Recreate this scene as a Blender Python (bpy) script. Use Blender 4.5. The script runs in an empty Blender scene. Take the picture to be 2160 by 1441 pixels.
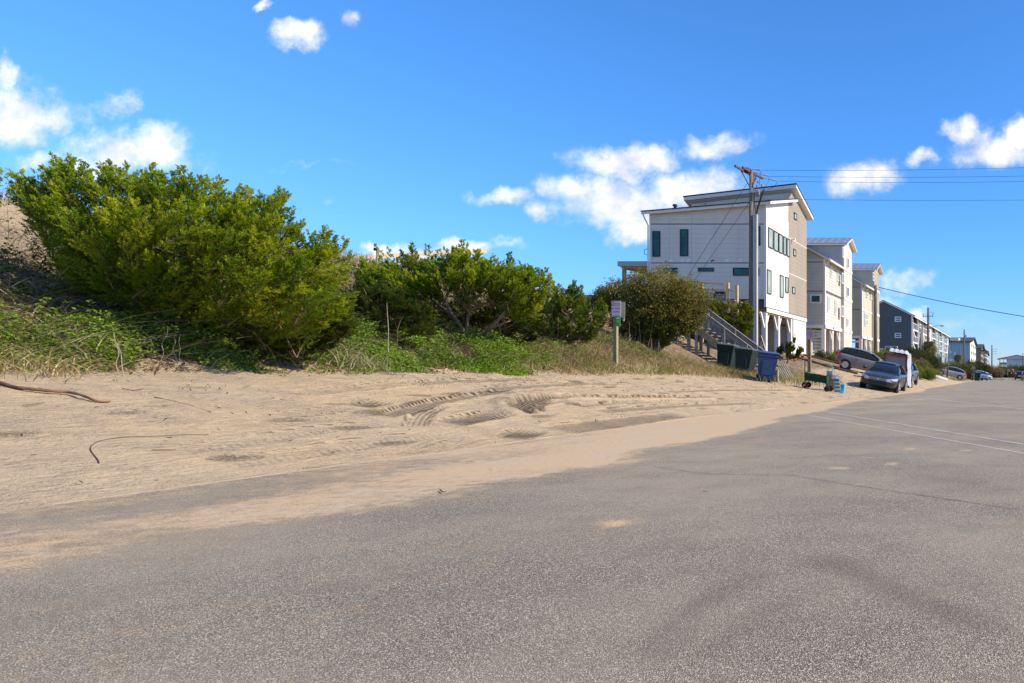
import bpy, bmesh, math, random
import numpy as np
from mathutils import Vector, Matrix

# ------------------------------------------------------------------ camera, world, sun, exposure
SC = bpy.context.scene
COL = SC.collection
EYE, F = 0.95, 1440.0            # eye height (m) and focal length in photo pixels (24 mm on a 36 mm frame)
VU, VV = 2140.0, 790.0           # where the road's direction meets the horizon in the photograph
cam_d = bpy.data.cameras.new('camera')
cam = bpy.data.objects.new('camera', cam_d)
COL.objects.link(cam)
cam.location = (0, 0, EYE)
cam.rotation_euler = (math.radians(90), 0, 0)
cam_d.sensor_width = 36
cam_d.lens = 24
cam_d.shift_x = (1080 - VU) / 2160
cam_d.shift_y = (VV - 720.5) / 2160
cam_d.clip_start = 0.05
cam_d.clip_end = 6000
SC.camera = cam

SUN_EL, SUN_AZ = math.radians(36), math.radians(87)     # azimuth clockwise from +Y (along the road) towards +X
SUN_DIR = Vector((math.sin(SUN_AZ) * math.cos(SUN_EL), math.cos(SUN_AZ) * math.cos(SUN_EL), math.sin(SUN_EL)))
sun_d = bpy.data.lights.new('sun', 'SUN')
sun_d.energy = 4.6
sun_d.angle = math.radians(0.53)
sun_d.color = (1.0, 0.90, 0.76)
sun = bpy.data.objects.new('sun', sun_d)
COL.objects.link(sun)
sun.rotation_euler = (-SUN_DIR).to_track_quat('-Z', 'Y').to_euler()
sun.location = (60, -10, 60)

SC.view_settings.view_transform = 'Standard'
SC.view_settings.look = 'None'
SC.view_settings.exposure = 0.55
SC.view_settings.gamma = 1.0
SC.view_settings.use_curve_mapping = False
SC.cycles.max_bounces = 6
SC.cycles.transparent_max_bounces = 6

world = bpy.data.worlds.new('World')
SC.world = world
world.use_nodes = True


class NT:
    """tiny node helper"""
    def __init__(s, tree):
        s.t = tree
    def n(s, typ, **kw):
        nd = s.t.nodes.new(typ)
        for k, v in kw.items():
            setattr(nd, k, v)
        return nd
    def link(s, a, b):
        s.t.links.new(a, b)
    def put(s, sock, v):
        if hasattr(v, 'is_output') or hasattr(v, 'links'):
            s.t.links.new(v, sock)
        else:
            sock.default_value = v
    def m(s, op, a, b=None, c=None, clamp=False):
        nd = s.n('ShaderNodeMath', operation=op, use_clamp=clamp)
        s.put(nd.inputs[0], a)
        if b is not None: s.put(nd.inputs[1], b)
        if c is not None: s.put(nd.inputs[2], c)
        return nd.outputs[0]
    def v(s, op, a, b=None):
        nd = s.n('ShaderNodeVectorMath', operation=op)
        s.put(nd.inputs[0], a)
        if b is not None: s.put(nd.inputs[1], b)
        return nd.outputs['Value'] if op in ('LENGTH', 'DOT_PRODUCT') else nd.outputs[0]
    def ramp(s, val, a, b, to0=0.0, to1=1.0, smooth=True):
        nd = s.n('ShaderNodeMapRange', interpolation_type='SMOOTHSTEP' if smooth else 'LINEAR')
        s.put(nd.inputs[0], val)
        nd.inputs[1].default_value = a; nd.inputs[2].default_value = b
        nd.inputs[3].default_value = to0; nd.inputs[4].default_value = to1
        return nd.outputs[0]
    def noise(s, vec, scale, detail=3.0, rough=0.55, dist=0.0):
        nd = s.n('ShaderNodeTexNoise')
        if vec is not None: s.link(vec, nd.inputs['Vector'])
        nd.inputs['Scale'].default_value = scale
        nd.inputs['Detail'].default_value = detail
        nd.inputs['Roughness'].default_value = rough
        nd.inputs['Distortion'].default_value = dist
        return nd.outputs['Fac']
    def mix(s, fac, a, b, blend='MIX'):
        nd = s.n('ShaderNodeMix', data_type='RGBA', blend_type=blend)
        s.put(nd.inputs[0], fac)
        for i, x in ((6, a), (7, b)):
            if isinstance(x, (tuple, list)): x = (x[0], x[1], x[2], 1)
            s.put(nd.inputs[i], x)
        return nd.outputs[2]


def build_world():
    w = NT(world.node_tree)
    w.t.nodes.clear()
    out = w.n('ShaderNodeOutputWorld')
    bg = w.n('ShaderNodeBackground')
    bg.inputs['Strength'].default_value = 0.10
    sky = w.n('ShaderNodeTexSky', sky_type='NISHITA')
    sky.sun_disc = False
    sky.sun_elevation = SUN_EL
    sky.sun_rotation = SUN_AZ
    sky.altitude = 0
    sky.air_density = 1.0
    sky.dust_density = 0.15
    sky.ozone_density = 4.0
    hs = w.n('ShaderNodeHueSaturation')
    hs.inputs['Saturation'].default_value = 1.05
    hs.inputs['Value'].default_value = 1.0
    w.link(sky.outputs[0], hs.inputs['Color'])
    tc = w.n('ShaderNodeTexCoord').outputs['Generated']
    sp = w.n('ShaderNodeSeparateXYZ'); w.link(tc, sp.inputs[0])
    x, y, z = sp.outputs
    ys = w.m('MAXIMUM', y, 0.02)
    px, pz = w.m('DIVIDE', x, ys), w.m('DIVIDE', z, ys)
    cb = w.n('ShaderNodeCombineXYZ'); w.link(px, cb.inputs[0]); w.link(pz, cb.inputs[1])
    p = cb.outputs[0]
    nz = w.n('ShaderNodeTexNoise'); w.link(p, nz.inputs['Vector'])
    nz.inputs['Scale'].default_value = 9; nz.inputs['Detail'].default_value = 6; nz.inputs['Roughness'].default_value = 0.6
    wv = w.v('SUBTRACT', nz.outputs['Color'], (0.5, 0.5, 0.5))
    pw = w.v('ADD', p, w.v('MULTIPLY', wv, (0.15, 0.10, 0)))
    fb = w.noise(p, 22, 7, 0.62)
    # drifting cumulus seen over the dune and the street: (photo column, row, half width, half height, density)
    cl = [(610, 82, 70, 32, 1), (740, 36, 40, 30, .7), (562, 8, 26, 12, .8), (40, 245, 150, 66, 1), (6, 165, 34, 60, .7), (-60, 230, 120, 90, 1),
          (232, 226, 62, 30, .7), (275, 322, 150, 58, 1), (85, 335, 70, 24, .7), (1325, 330, 125, 42, 1), (1300, 420, 160, 62, 1),
          (1440, 395, 125, 52, 1), (1200, 402, 80, 36, .9), (1355, 465, 90, 40, .9), (1510, 306, 82, 32, .8), (1058, 420, 78, 24, .75), (1130, 450, 50, 26, .8),
          (1825, 366, 92, 46, .95), (2100, 300, 100, 50, 1), (2150, 280, 60, 38, 1), (2020, 262, 44, 30, .8), (1950, 330, 40, 22, .8),
          (830, 530, 66, 14, 1), (985, 528, 78, 20, 1), (930, 540, 200, 16, .8), (1906, 602, 62, 26, .6), (1870, 640, 60, 30, .5), (1940, 662, 36, 16, .95),
          (2065, 690, 90, 20, .35), (710, 440, 24, 12, .3), (855, 430, 30, 12, .25), (640, 345, 130, 8, .3)]
    dens = None
    for (u, v, ru, rv, a) in cl:
        c = ((u - VU) / F, (VV - v) / F, 0)
        q = w.v('MULTIPLY', w.v('SUBTRACT', pw, c), (F / ru, F / rv, 0))
        d = w.ramp(w.v('LENGTH', q), 1.6, 0.1, 0.0, a * 1.15)
        dens = d if dens is None else w.m('MAXIMUM', dens, d)
    dens = w.m('MULTIPLY', dens, w.ramp(y, 0.03, 0.08))
    # the same broken cloud goes on around the rest of the sky
    ins = w.m('MULTIPLY', w.m('MULTIPLY', w.ramp(px, -1.75, -1.55), w.ramp(px, 0.10, 0.03)), w.m('MULTIPLY', w.ramp(y, 0.03, 0.08), w.ramp(pz, 0.72, 0.6)))
    st = w.v('MULTIPLY', tc, (1, 1, 2.2))
    other = w.m('MULTIPLY', w.ramp(w.noise(st, 3.2, 6, 0.6), 0.54, 0.70), w.m('SUBTRACT', 1.0, ins))
    other = w.m('MULTIPLY', other, w.ramp(z, 0.0, 0.06))
    core = w.m('ADD', dens, w.m('MULTIPLY', w.m('SUBTRACT', fb, 0.5), 1.6))
    core = w.m('MULTIPLY', w.ramp(core, 0.16, 1.40), w.ramp(dens, 0.02, 0.5))
    core = w.m('MAXIMUM', core, other)
    shade = w.noise(w.v('ADD', p, (0, 0.02, 0)), 13, 4, 0.5)
    ccol = w.mix(w.ramp(w.m('ADD', w.m('MULTIPLY', shade, 0.7), w.m('MULTIPLY', fb, 0.4)), 0.42, 0.66), (6.9, 6.7, 7.6), (8.8, 8.7, 8.9))
    # clear blue deepening upwards, as the air in the photograph does
    k = w.ramp(z, 0.0, 0.45)
    tint = w.mix(w.ramp(z, 0.0, 0.16), (0.68, 0.84, 1.26), w.mix(k, (0.62, 1.02, 1.52), (0.66, 1.22, 1.72)))
    skyc = w.mix(1.0, hs.outputs[0], tint, 'MULTIPLY')
    colr = w.mix(core, skyc, ccol)
    w.link(colr, bg.inputs['Color'])
    w.link(bg.outputs[0], out.inputs['Surface'])


build_world()

# ------------------------------------------------------------------ helpers
R = random.Random(7)
NR = np.random.RandomState(11)


def P(u, v, Y):
    """the point of the plane Y = const seen at column u, row v of the photograph"""
    return Vector(((u - VU) / F * Y, Y, EYE + (VV - v) / F * Y))


def Yx(u, X):
    """distance along the road at which a wall standing at X is seen in column u"""
    return X * F / (u - VU)


def Zr(v, Y):
    return EYE + (VV - v) / F * Y


def tag(o, label=None, cat=None, group=None, kind=None):
    if label: o['label'] = label
    if cat: o['category'] = cat
    if group: o['group'] = group
    if kind: o['kind'] = kind
    return o


def thing(name, label, cat, loc=(0, 0, 0), rz=0, group=None):
    o = bpy.data.objects.new(name, None)
    COL.objects.link(o)
    o.location = loc
    o.rotation_euler = (0, 0, rz)
    o.empty_display_size = 0.2
    return tag(o, label, cat, group)


def wloc(o):
    v = Vector((0, 0, 0))
    while o is not None:
        v += Vector(o.location)
        o = o.parent
    return v


def link(name, me, parent=None):
    o = bpy.data.objects.new(name, me)
    COL.objects.link(o)
    o.parent = parent
    return o


def copy_tree(o, parent=None):
    c = o.copy()
    COL.objects.link(c)
    c.parent = parent
    for ch in list(o.children):
        copy_tree(ch, c)
    return c


class MB:
    """collects shapes in world coordinates; build() makes ONE mesh object"""
    def __init__(s):
        s.v = []; s.f = []; s.mi = []
    def poly(s, pts, mi=0):
        b = len(s.v)
        s.v += [tuple(p) for p in pts]
        s.f.append(tuple(range(b, b + len(pts)))); s.mi.append(mi)
        return s
    def hexa(s, p, mi=0):
        b = len(s.v)
        s.v += [tuple(q) for q in p]
        for f in ((0, 3, 2, 1), (4, 5, 6, 7), (0, 1, 5, 4), (1, 2, 6, 5), (2, 3, 7, 6), (3, 0, 4, 7)):
            s.f.append(tuple(b + i for i in f)); s.mi.append(mi)
        return s
    def box(s, x0, x1, y0, y1, z0, z1, mi=0):
        return s.hexa([(x0, y0, z0), (x1, y0, z0), (x1, y1, z0), (x0, y1, z0), (x0, y0, z1), (x1, y0, z1), (x1, y1, z1), (x0, y1, z1)], mi)
    def bar(s, a, b, w, h=None, up=(0, 0, 1), mi=0):
        """rectangular bar from a to b, w wide, h high"""
        a, b = Vector(a), Vector(b)
        h = w if h is None else h
        d = (b - a).normalized()
        upv = Vector(up)
        if abs(d.dot(upv)) > 0.98: upv = Vector((0, 1, 0))
        sx = d.cross(upv).normalized() * (w / 2)
        sz = sx.normalized().cross(d).normalized() * (h / 2)
        return s.hexa([a - sx - sz, a + sx - sz, b + sx - sz, b - sx - sz, a - sx + sz, a + sx + sz, b + sx + sz, b - sx + sz], mi)
    def tube(s, pts, rad, n=8, cap=True, mi=0):
        pts = [Vector(p) for p in pts]
        if not isinstance(rad, (list, tuple)): rad = [rad] * len(pts)
        b0 = len(s.v)
        ref = None
        for i, p in enumerate(pts):
            d = (pts[min(i + 1, len(pts) - 1)] - pts[max(i - 1, 0)]).normalized()
            if ref is None:
                ref = d.cross(Vector((0.31, 0.17, 0.93)))
                if ref.length < 1e-3: ref = d.cross(Vector((1, 0, 0)))
            a = (ref - d * ref.dot(d)).normalized()
            ref = a
            c = d.cross(a)
            for k in range(n):
                t = 2 * math.pi * k / n
                s.v.append(tuple(p + (a * math.cos(t) + c * math.sin(t)) * rad[i]))
        for i in range(len(pts) - 1):
            for k in range(n):
                k2 = (k + 1) % n
                s.f.append((b0 + i * n + k, b0 + i * n + k2, b0 + (i + 1) * n + k2, b0 + (i + 1) * n + k)); s.mi.append(mi)
        if cap:
            s.f.append(tuple(b0 + k for k in reversed(range(n)))); s.mi.append(mi)
            e = b0 + (len(pts) - 1) * n
            s.f.append(tuple(e + k for k in range(n))); s.mi.append(mi)
        return s
    def lathe(s, c, prof, n=16, axis='Z', mi=0):
        """prof: list of (radius, height) about an axis through c"""
        c = Vector(c); b0 = len(s.v)
        for (r, h) in prof:
            for k in range(n):
                t = 2 * math.pi * k / n
                q = (r * math.cos(t), r * math.sin(t), h)
                if axis == 'X': q = (q[2], q[0], q[1])
                if axis == 'Y': q = (q[0], q[2], q[1])
                s.v.append(tuple(c + Vector(q)))
        for i in range(len(prof) - 1):
            for k in range(n):
                k2 = (k + 1) % n
                s.f.append((b0 + i * n + k, b0 + i * n + k2, b0 + (i + 1) * n + k2, b0 + (i + 1) * n + k)); s.mi.append(mi)
        s.f.append(tuple(b0 + k for k in reversed(range(n)))); s.mi.append(mi)
        e = b0 + (len(prof) - 1) * n
        s.f.append(tuple(e + k for k in range(n))); s.mi.append(mi)
        return s
    def loft(s, rings, close=True, cap=True, mi=0):
        b0 = len(s.v); n = len(rings[0])
        for r in rings:
            s.v += [tuple(q) for q in r]
        for i in range(len(rings) - 1):
            for k in range(n if close else n - 1):
                k2 = (k + 1) % n
                s.f.append((b0 + i * n + k, b0 + i * n + k2, b0 + (i + 1) * n + k2, b0 + (i + 1) * n + k)); s.mi.append(mi)
        if cap:
            s.f.append(tuple(b0 + k for k in reversed(range(n)))); s.mi.append(mi)
            e = b0 + (len(rings) - 1) * n
            s.f.append(tuple(e + k for k in range(n))); s.mi.append(mi)
        return s
    def build(s, name, mats, parent=None, smooth=False, bevel=0, subsurf=0, kind=None, label=None):
        off = wloc(parent) if parent else Vector((0, 0, 0))
        me = bpy.data.meshes.new(name)
        me.from_pydata([(a - off.x, b - off.y, c - off.z) for a, b, c in s.v], [], s.f)
        if not isinstance(mats, (list, tuple)): mats = [mats]
        for m in mats: me.materials.append(m)
        if len(mats) > 1: me.polygons.foreach_set('material_index', s.mi)
        bm = bmesh.new(); bm.from_mesh(me)
        bmesh.ops.recalc_face_normals(bm, faces=bm.faces)
        bm.to_mesh(me); bm.free()
        if smooth: me.polygons.foreach_set('use_smooth', [True] * len(me.polygons))
        o = link(name, me, parent)
        if bevel:
            md = o.modifiers.new('bevel', 'BEVEL'); md.width = bevel; md.segments = 2; md.limit_method = 'ANGLE'
        if subsurf:
            md = o.modifiers.new('subsurf', 'SUBSURF'); md.levels = subsurf; md.render_levels = subsurf
        if kind: o['kind'] = kind
        if label: o['label'] = label
        return o


def tri_soup(name, tri, mat, parent=None, col=None, kind=None):
    """tri: (N,3,3) array of world coordinates; col: (N,3) colour per triangle"""
    n = len(tri)
    off = np.array(wloc(parent)) if parent else np.zeros(3)
    v = (tri.reshape(-1, 3) - off).astype(np.float32)
    me = bpy.data.meshes.new(name)
    me.vertices.add(n * 3); me.vertices.foreach_set('co', v.ravel())
    me.loops.add(n * 3); me.loops.foreach_set('vertex_index', np.arange(n * 3, dtype=np.int32))
    me.polygons.add(n); me.polygons.foreach_set('loop_start', np.arange(n, dtype=np.int32) * 3)
    me.polygons.foreach_set('loop_total', np.full(n, 3, dtype=np.int32))
    me.update(calc_edges=True)
    if col is not None:
        a = me.attributes.new('tone', 'FLOAT_COLOR', 'POINT')
        c = np.ones((n * 3, 4), dtype=np.float32)
        c[:, :3] = np.repeat(col, 3, axis=0)
        a.data.foreach_set('color', c.ravel())
    me.materials.append(mat)
    o = link(name, me, parent)
    if kind: o['kind'] = kind
    return o


# ------------------------------------------------------------------ materials
MATS = {}


def mat(name, col, rough=0.7, metal=0.0, var=0.12, scale=3.0, bump=0.0, bscale=60.0, spec=0.3, coat=0.0, dirt=None, stretch=None):
    """procedural painted / plain surface: base colour with wear, fine grain relief"""
    if name in MATS: return MATS[name]
    m = bpy.data.materials.new(name); m.use_nodes = True
    t = NT(m.node_tree)
    b = t.t.nodes['Principled BSDF']
    tc = t.n('ShaderNodeTexCoord').outputs['Object']
    if stretch: tc = t.v('MULTIPLY', tc, stretch)
    n1 = t.noise(tc, scale, 4, 0.6)
    dk = tuple(c * (1 - var) for c in col); lt = tuple(min(1, c * (1 + var)) for c in col)
    c = t.mix(t.ramp(n1, 0.3, 0.7), dk, lt)
    if dirt:
        c = t.mix(t.ramp(t.noise(tc, scale * 2.7, 6, 0.7), 0.5, 0.75, 0, 0.7), c, dirt)
    t.link(c, b.inputs['Base Color'])
    b.inputs['Roughness'].default_value = rough
    b.inputs['Metallic'].default_value = metal
    b.inputs['Specular IOR Level'].default_value = spec
    b.inputs['Coat Weight'].default_value = coat
    if bump:
        bp = t.n('ShaderNodeBump'); bp.inputs['Strength'].default_value = bump; bp.inputs['Distance'].default_value = 0.01
        t.link(t.noise(tc, bscale, 4, 0.6), bp.inputs['Height'])
        t.link(bp.outputs[0], b.inputs['Normal'])
    MATS[name] = m
    return m


def glass(name, col=(0.03, 0.10, 0.10), rough=0.04, spec=0.8):
    m = mat(name, col, rough, 0, 0.5, 1.3, spec=spec)
    return m


def leafmat(name, gain=1.0, transl=0.3):
    if name in MATS: return MATS[name]
    m = bpy.data.materials.new(name); m.use_nodes = True
    t = NT(m.node_tree); t.t.nodes.clear()
    out = t.n('ShaderNodeOutputMaterial')
    at = t.n('ShaderNodeAttribute', attribute_name='tone')
    gm = t.mix(1.0, at.outputs['Color'], (gain, gain, gain), 'MULTIPLY')
    d = t.n('ShaderNodeBsdfPrincipled'); t.link(gm, d.inputs['Base Color']); d.inputs['Roughness'].default_value = 0.55
    d.inputs['Specular IOR Level'].default_value = 0.12
    tr = t.n('ShaderNodeBsdfTranslucent')
    t.link(t.mix(1.0, gm, (1.25, 1.2, 0.7), 'MULTIPLY'), tr.inputs['Color'])
    mx = t.n('ShaderNodeMixShader'); mx.inputs[0].default_value = transl
    t.link(d.outputs[0], mx.inputs[1]); t.link(tr.outputs[0], mx.inputs[2])
    t.link(mx.outputs[0], out.inputs['Surface'])
    MATS[name] = m
    return m


def text(name, s, size, mtl, parent, loc, rot, depth=0.001, align='CENTER'):
    cu = bpy.data.curves.new(name, 'FONT')
    cu.body = s; cu.size = size; cu.extrude = depth; cu.align_x = align; cu.align_y = 'CENTER'
    cu.materials.append(mtl)
    tmp = bpy.data.objects.new(name, cu)
    me = bpy.data.meshes.new_from_object(tmp)
    bpy.data.objects.remove(tmp); bpy.data.curves.remove(cu)
    me.materials.clear(); me.materials.append(mtl)
    o = link(name, me, parent)
    o.location = Vector(loc) - (wloc(parent) if parent else Vector((0, 0, 0)))
    o.rotation_euler = rot
    return o


# value noise on numpy arrays
def _hash(ix, iy, seed):
    h = (ix.astype(np.int64) * 374761393 + iy.astype(np.int64) * 668265263 + seed * 1442695041) & 0xffffffff
    h = ((h ^ (h >> 13)) * 1274126177) & 0xffffffff
    return ((h ^ (h >> 16)) & 0xffffff) / float(0xffffff)


def vnoise(x, y, seed=0):
    ix, iy = np.floor(x), np.floor(y)
    fx, fy = x - ix, y - iy
    fx, fy = fx * fx * (3 - 2 * fx), fy * fy * (3 - 2 * fy)
    a, b = _hash(ix, iy, seed), _hash(ix + 1, iy, seed)
    c, d = _hash(ix, iy + 1, seed), _hash(ix + 1, iy + 1, seed)
    return (a * (1 - fx) + b * fx) * (1 - fy) + (c * (1 - fx) + d * fx) * fy


def fbm(x, y, oct=4, seed=0):
    r = np.zeros(np.broadcast(x, y).shape); a = 0.5; t = 0
    for o in range(oct):
        r = r + a * vnoise(x * 2 ** o, y * 2 ** o, seed + o * 17); t += a; a *= 0.5
    return r / t


def sst(x, a, b):
    t = np.clip((x - a) / (b - a), 0, 1)
    return t * t * (3 - 2 * t)


# ------------------------------------------------------------------ terrain
def X0(Y):
    return -7.0 + 1.2 * sst(Y, 14, 28)


PLY = [0, 40, 46, 60, 75, 108, 168, 250, 400]
PLZ = [2.4, 2.4, 2.45, 2.6, 3.4, 4.3, 3.7, 3.2, 3.0]


def H(X, Y):
    X = np.asarray(X, float); Y = np.asarray(Y, float)
    s = X0(Y) - X
    sp = np.maximum(s, 0)
    fd = sst(Y, 25.0, 29.0)
    slp = 0.2 - 0.034 * sst(Y, 21, 26) * (1 - sst(Y, 36, 41))
    near = slp * sp * sst(sp, -0.8, 0.8) + np.maximum(0, sp - 5) * 0.17 * (1 - fd) + fd * np.maximum(0, sp - 9.0) * 0.36
    crest = 4.75 - 0.02 * np.maximum(0, Y - 24)
    k = sst(near, crest - 0.9, crest + 0.9)
    near = near * (1 - k) + crest * k
    near = near + 0.22 * (fbm(X * 0.45, Y * 0.45, 3, 5) - 0.5) * sst(sp, 5, 9)
    pl = np.interp(Y, PLY, PLZ)
    pw = np.interp(Y, [0, 75, 95, 600], [1.0, 1.0, 2.2, 2.2])
    far = pl * np.clip(sp / 10.5, 0, 1) ** pw
    w = sst(Y, 35, 42)
    z = near * (1 - w) + far * w
    sea = sst(-X, 27, 60)
    z = z * (1 - sea) + (-1.6) * sea
    # right-hand verge
    z = np.where(s < 0, -0.06, z)
    rv = sst(X, 0.8, 1.3)
    z = np.where(X > 0.8, -0.06 + 0.085 * rv + 0.03 * fbm(X * 1.5, Y * 1.5, 3, 9) * rv, z)
    return z


def Hs(x, y):
    return float(H(np.array([x]), np.array([y]))[0])


def G(u, v, Y0_=2.0, Y1_=200):
    """first ground point seen at (u, v)"""
    Ys = np.exp(np.linspace(math.log(Y0_), math.log(Y1_), 4000))
    Xs = (u - VU) / F * Ys
    Zs = EYE + (VV - v) / F * Ys
    h = np.maximum(H(Xs, Ys), np.where((Xs < 0.8), np.where(X0(Ys) - Xs < 0, 0.0, -9), -9))
    i = np.argmax(Zs < h)
    if not (Zs < h).any(): i = len(Ys) - 1
    return Vector((Xs[i], Ys[i], max(Zs[i], h[i])))


def seg_dist(X, Y, pts):
    """distance to a polyline, distance along it, signed offset"""
    best = np.full(X.shape, 1e9); al = np.zeros(X.shape); sg = np.zeros(X.shape)
    acc = 0.0
    for (a, b) in zip(pts[:-1], pts[1:]):
        ax, ay, bx, by = a[0], a[1], b[0], b[1]
        L = math.hypot(bx - ax, by - ay)
        if L < 1e-6: continue
        dx, dy = (bx - ax) / L, (by - ay) / L
        t = np.clip((X - ax) * dx + (Y - ay) * dy, 0, L)
        qx, qy = X - (ax + dx * t), Y - (ay + dy * t)
        d = np.hypot(qx, qy)
        m = d < best
        best = np.where(m, d, best); al = np.where(m, acc + t, al)
        sg = np.where(m, dx * qy - dy * qx, sg)
        acc += L
    return best, al, sg, acc


def smoothpath(pts, n=6):
    out = []
    for i in range(len(pts) - 1):
        p0, p1, p2, p3 = pts[max(i - 1, 0)], pts[i], pts[i + 1], pts[min(i + 2, len(pts) - 1)]
        for k in range(n):
            t = k / n
            out.append(0.5 * ((2 * p1) + (p2 - p0) * t + (2 * p0 - 5 * p1 + 4 * p2 - p3) * t * t + (3 * p1 - p0 - 3 * p2 + p3) * t ** 3))
    out.append(pts[-1])
    return out


# wheel ruts pressed into the shoulder: (photo points, half width, depth, churned dark?, tread?)
RUTS = [([(742, 857), (780, 851), (818, 844)], .16, .05, 1.0, 1), ([(560, 880), (660, 868), (742, 857)], .14, .015, .15, 1),
        ([(793, 879), (860, 862), (922, 847), (1000, 834), (1094, 824)], .15, .05, .6, 1),
        ([(876, 903), (880, 885), (896, 868), (930, 853)], .13, .03, .15, 1),
        ([(1088, 878), (1064, 856), (1076, 842), (1120, 834), (1209, 828)], .13, -.05, 0, 0),
        ([(1112, 874), (1092, 856), (1106, 846), (1160, 839), (1250, 837), (1340, 838), (1430, 838), (1510, 838)], .17, .07, .9, 1),
        ([(1142, 872), (1126, 862), (1140, 852), (1190, 846)], .13, .06, .8, 1),
        ([(930, 893), (1000, 882), (1068, 868)], .22, .05, .75, 1),
        ([(1072, 930), (1100, 917), (1130, 905)], .20, .05, .9, 1), ([(1209, 857), (1270, 852), (1348, 849)], .14, .05, .6, 1),
        ([(857, 967), (930, 944), (1000, 922)], .14, .02, .05, 1), ([(1163, 911), (1300, 892), (1441, 874)], .30, .03, .45, 1),
        ([(400, 990), (560, 965), (760, 935), (940, 912)], .18, .015, .1, 1), ([(300, 960), (480, 935), (700, 905), (830, 890)], .16, .012, .06, 1),
        ([(1000, 822), (1150, 812), (1300, 808)], .2, .03, .3, 1), ([(520, 905), (650, 885), (790, 868)], .16, .012, .1, 1),
        ([(1400, 826), (1560, 822), (1700, 824)], .2, .03, .25, 1), ([(1250, 868), (1420, 856), (1600, 850)], .18, .03, .3, 1),
        ([(860, 812), (980, 803), (1120, 798)], .18, .03, .3, 1), ([(620, 832), (720, 822), (860, 808)], .16, .02, .2, 1)]


def grid_mesh(name, xs, ys, zfun, mat_, attrs=None, kind='structure', smooth=True):
    X, Y = np.meshgrid(xs, ys)
    Z = zfun(X, Y)
    nx, ny = len(xs), len(ys)
    v = np.stack([X, Y, Z], -1).reshape(-1, 3).astype(np.float32)
    i = np.arange(nx * ny).reshape(ny, nx)
    q = np.stack([i[:-1, :-1], i[:-1, 1:], i[1:, 1:], i[1:, :-1]], -1).reshape(-1, 4).astype(np.int32)
    me = bpy.data.meshes.new(name)
    me.vertices.add(len(v)); me.vertices.foreach_set('co', v.ravel())
    me.loops.add(q.size); me.loops.foreach_set('vertex_index', q.ravel())
    me.polygons.add(len(q)); me.polygons.foreach_set('loop_start', np.arange(len(q), dtype=np.int32) * 4)
    me.polygons.foreach_set('loop_total', np.full(len(q), 4, dtype=np.int32))
    me.update(calc_edges=True)
    if smooth: me.polygons.foreach_set('use_smooth', np.ones(len(q), dtype=bool))
    for k, a in (attrs(X, Y) if attrs else {}).items():
        at = me.attributes.new(k, 'FLOAT', 'POINT')
        at.data.foreach_set('value', a.astype(np.float32).ravel())
    me.materials.append(mat_)
    o = link(name, me)
    o['kind'] = kind
    return o


RUTW = [(smoothpath([G(u, v) for u, v in pts], 5), w, d, dk, tr) for pts, w, d, dk, tr in RUTS]
_rut_cache = {}


def rut_fields(X, Y):
    key = (X.shape, float(X[0, 0]), float(Y[-1, -1]))
    if key in _rut_cache: return _rut_cache[key]
    dz = np.zeros(X.shape); dark = np.zeros(X.shape); tm = np.zeros(X.shape); ts = np.zeros(X.shape); tt = np.zeros(X.shape)
    for pts, w, d, dk, tr in RUTW:
        px = [p[0] for p in pts]; py = [p[1] for p in pts]
        sel = (X > min(px) - 1) & (X < max(px) + 1) & (Y > min(py) - 1) & (Y < max(py) + 1)
        if not sel.any(): continue
        dist, al, sg, L = seg_dist(X[sel], Y[sel], pts)
        end = sst(al, 0, 0.5) * sst(L - al, 0, 0.5)
        m = sst(dist, w * 1.15, w * 0.8) * end
        berm = np.exp(-((dist - w * 1.25) / (w * 0.3)) ** 2) * end
        cur = -d * m + abs(d) * 0.5 * berm
        old = dz[sel]; dz[sel] = np.where(np.abs(cur) > np.abs(old), cur, old)
        dark[sel] = np.maximum(dark[sel], m * dk)
        better = m > tm[sel]
        a = ts[sel]; a[better] = al[better]; ts[sel] = a
        b = tt[sel]; b[better] = sg[better]; tt[sel] = b
        if tr: tm[sel] = np.maximum(tm[sel], m * (.3 if d < .03 else 1.0))
    _rut_cache.clear()
    _rut_cache[key] = (dz, dark, tm, ts, tt)
    return _rut_cache[key]


def sand_z(X, Y):
    z = H(X, Y)
    s = X0(Y) - X
    on = sst(s, 0.05, 0.7)
    dz, dark, tm, ts, tt = rut_fields(X, Y)
    churn = sst(s, 0.6, 2.5) * (0.35 + 0.65 * sst(Y, 8, 16))
    z = z + on * (dz + 0.05 * (fbm(X * 1.1, Y * 1.1, 4, 21) - 0.5) + churn * 0.055 * (fbm(X * 5, Y * 5, 3, 31) - 0.5))
    # wavy toe where the sand thins out over the tarmac
    z = z + 0.05 * (fbm(X * 1.3 + 9, Y * 0.7, 3, 41) - 0.42) * np.exp(-(s / 0.5) ** 2) * (Y > 10)
    return z


def sand_attrs(X, Y):
    dz, dark, tm, ts, tt = rut_fields(X, Y)
    s = X0(Y) - X
    veg = sst(s + 1.3 * (fbm(X * 0.8, Y * 0.8, 3, 51) - 0.5), 4.9, 6.3) * (1 - sst(Y, 50, 60))
    bare = sst(-X, 15.5, 17.5) * sst(Y, 17, 15)          # open dune sand left of the big cedar
    veg = veg * (1 - 0.8 * bare)
    lawn = sst(Y, 58, 64) * sst(s, 0.8, 2.2) * sst(fbm(X * 0.35, Y * 0.22, 3, 61), 0.42, 0.55)
    lawn = np.maximum(lawn, sst(X, 0.9, 1.4) * sst(fbm(X * 0.5, Y * 0.3, 2, 3), 0.25, 0.5))
    lawn = np.maximum(lawn, sst(Y, 90, 100) * sst(s, 5, 7))
    return {'dark': dark, 'tread': tm, 'along': ts, 'across': tt, 'veg': veg, 'lawn': lawn}


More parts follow.
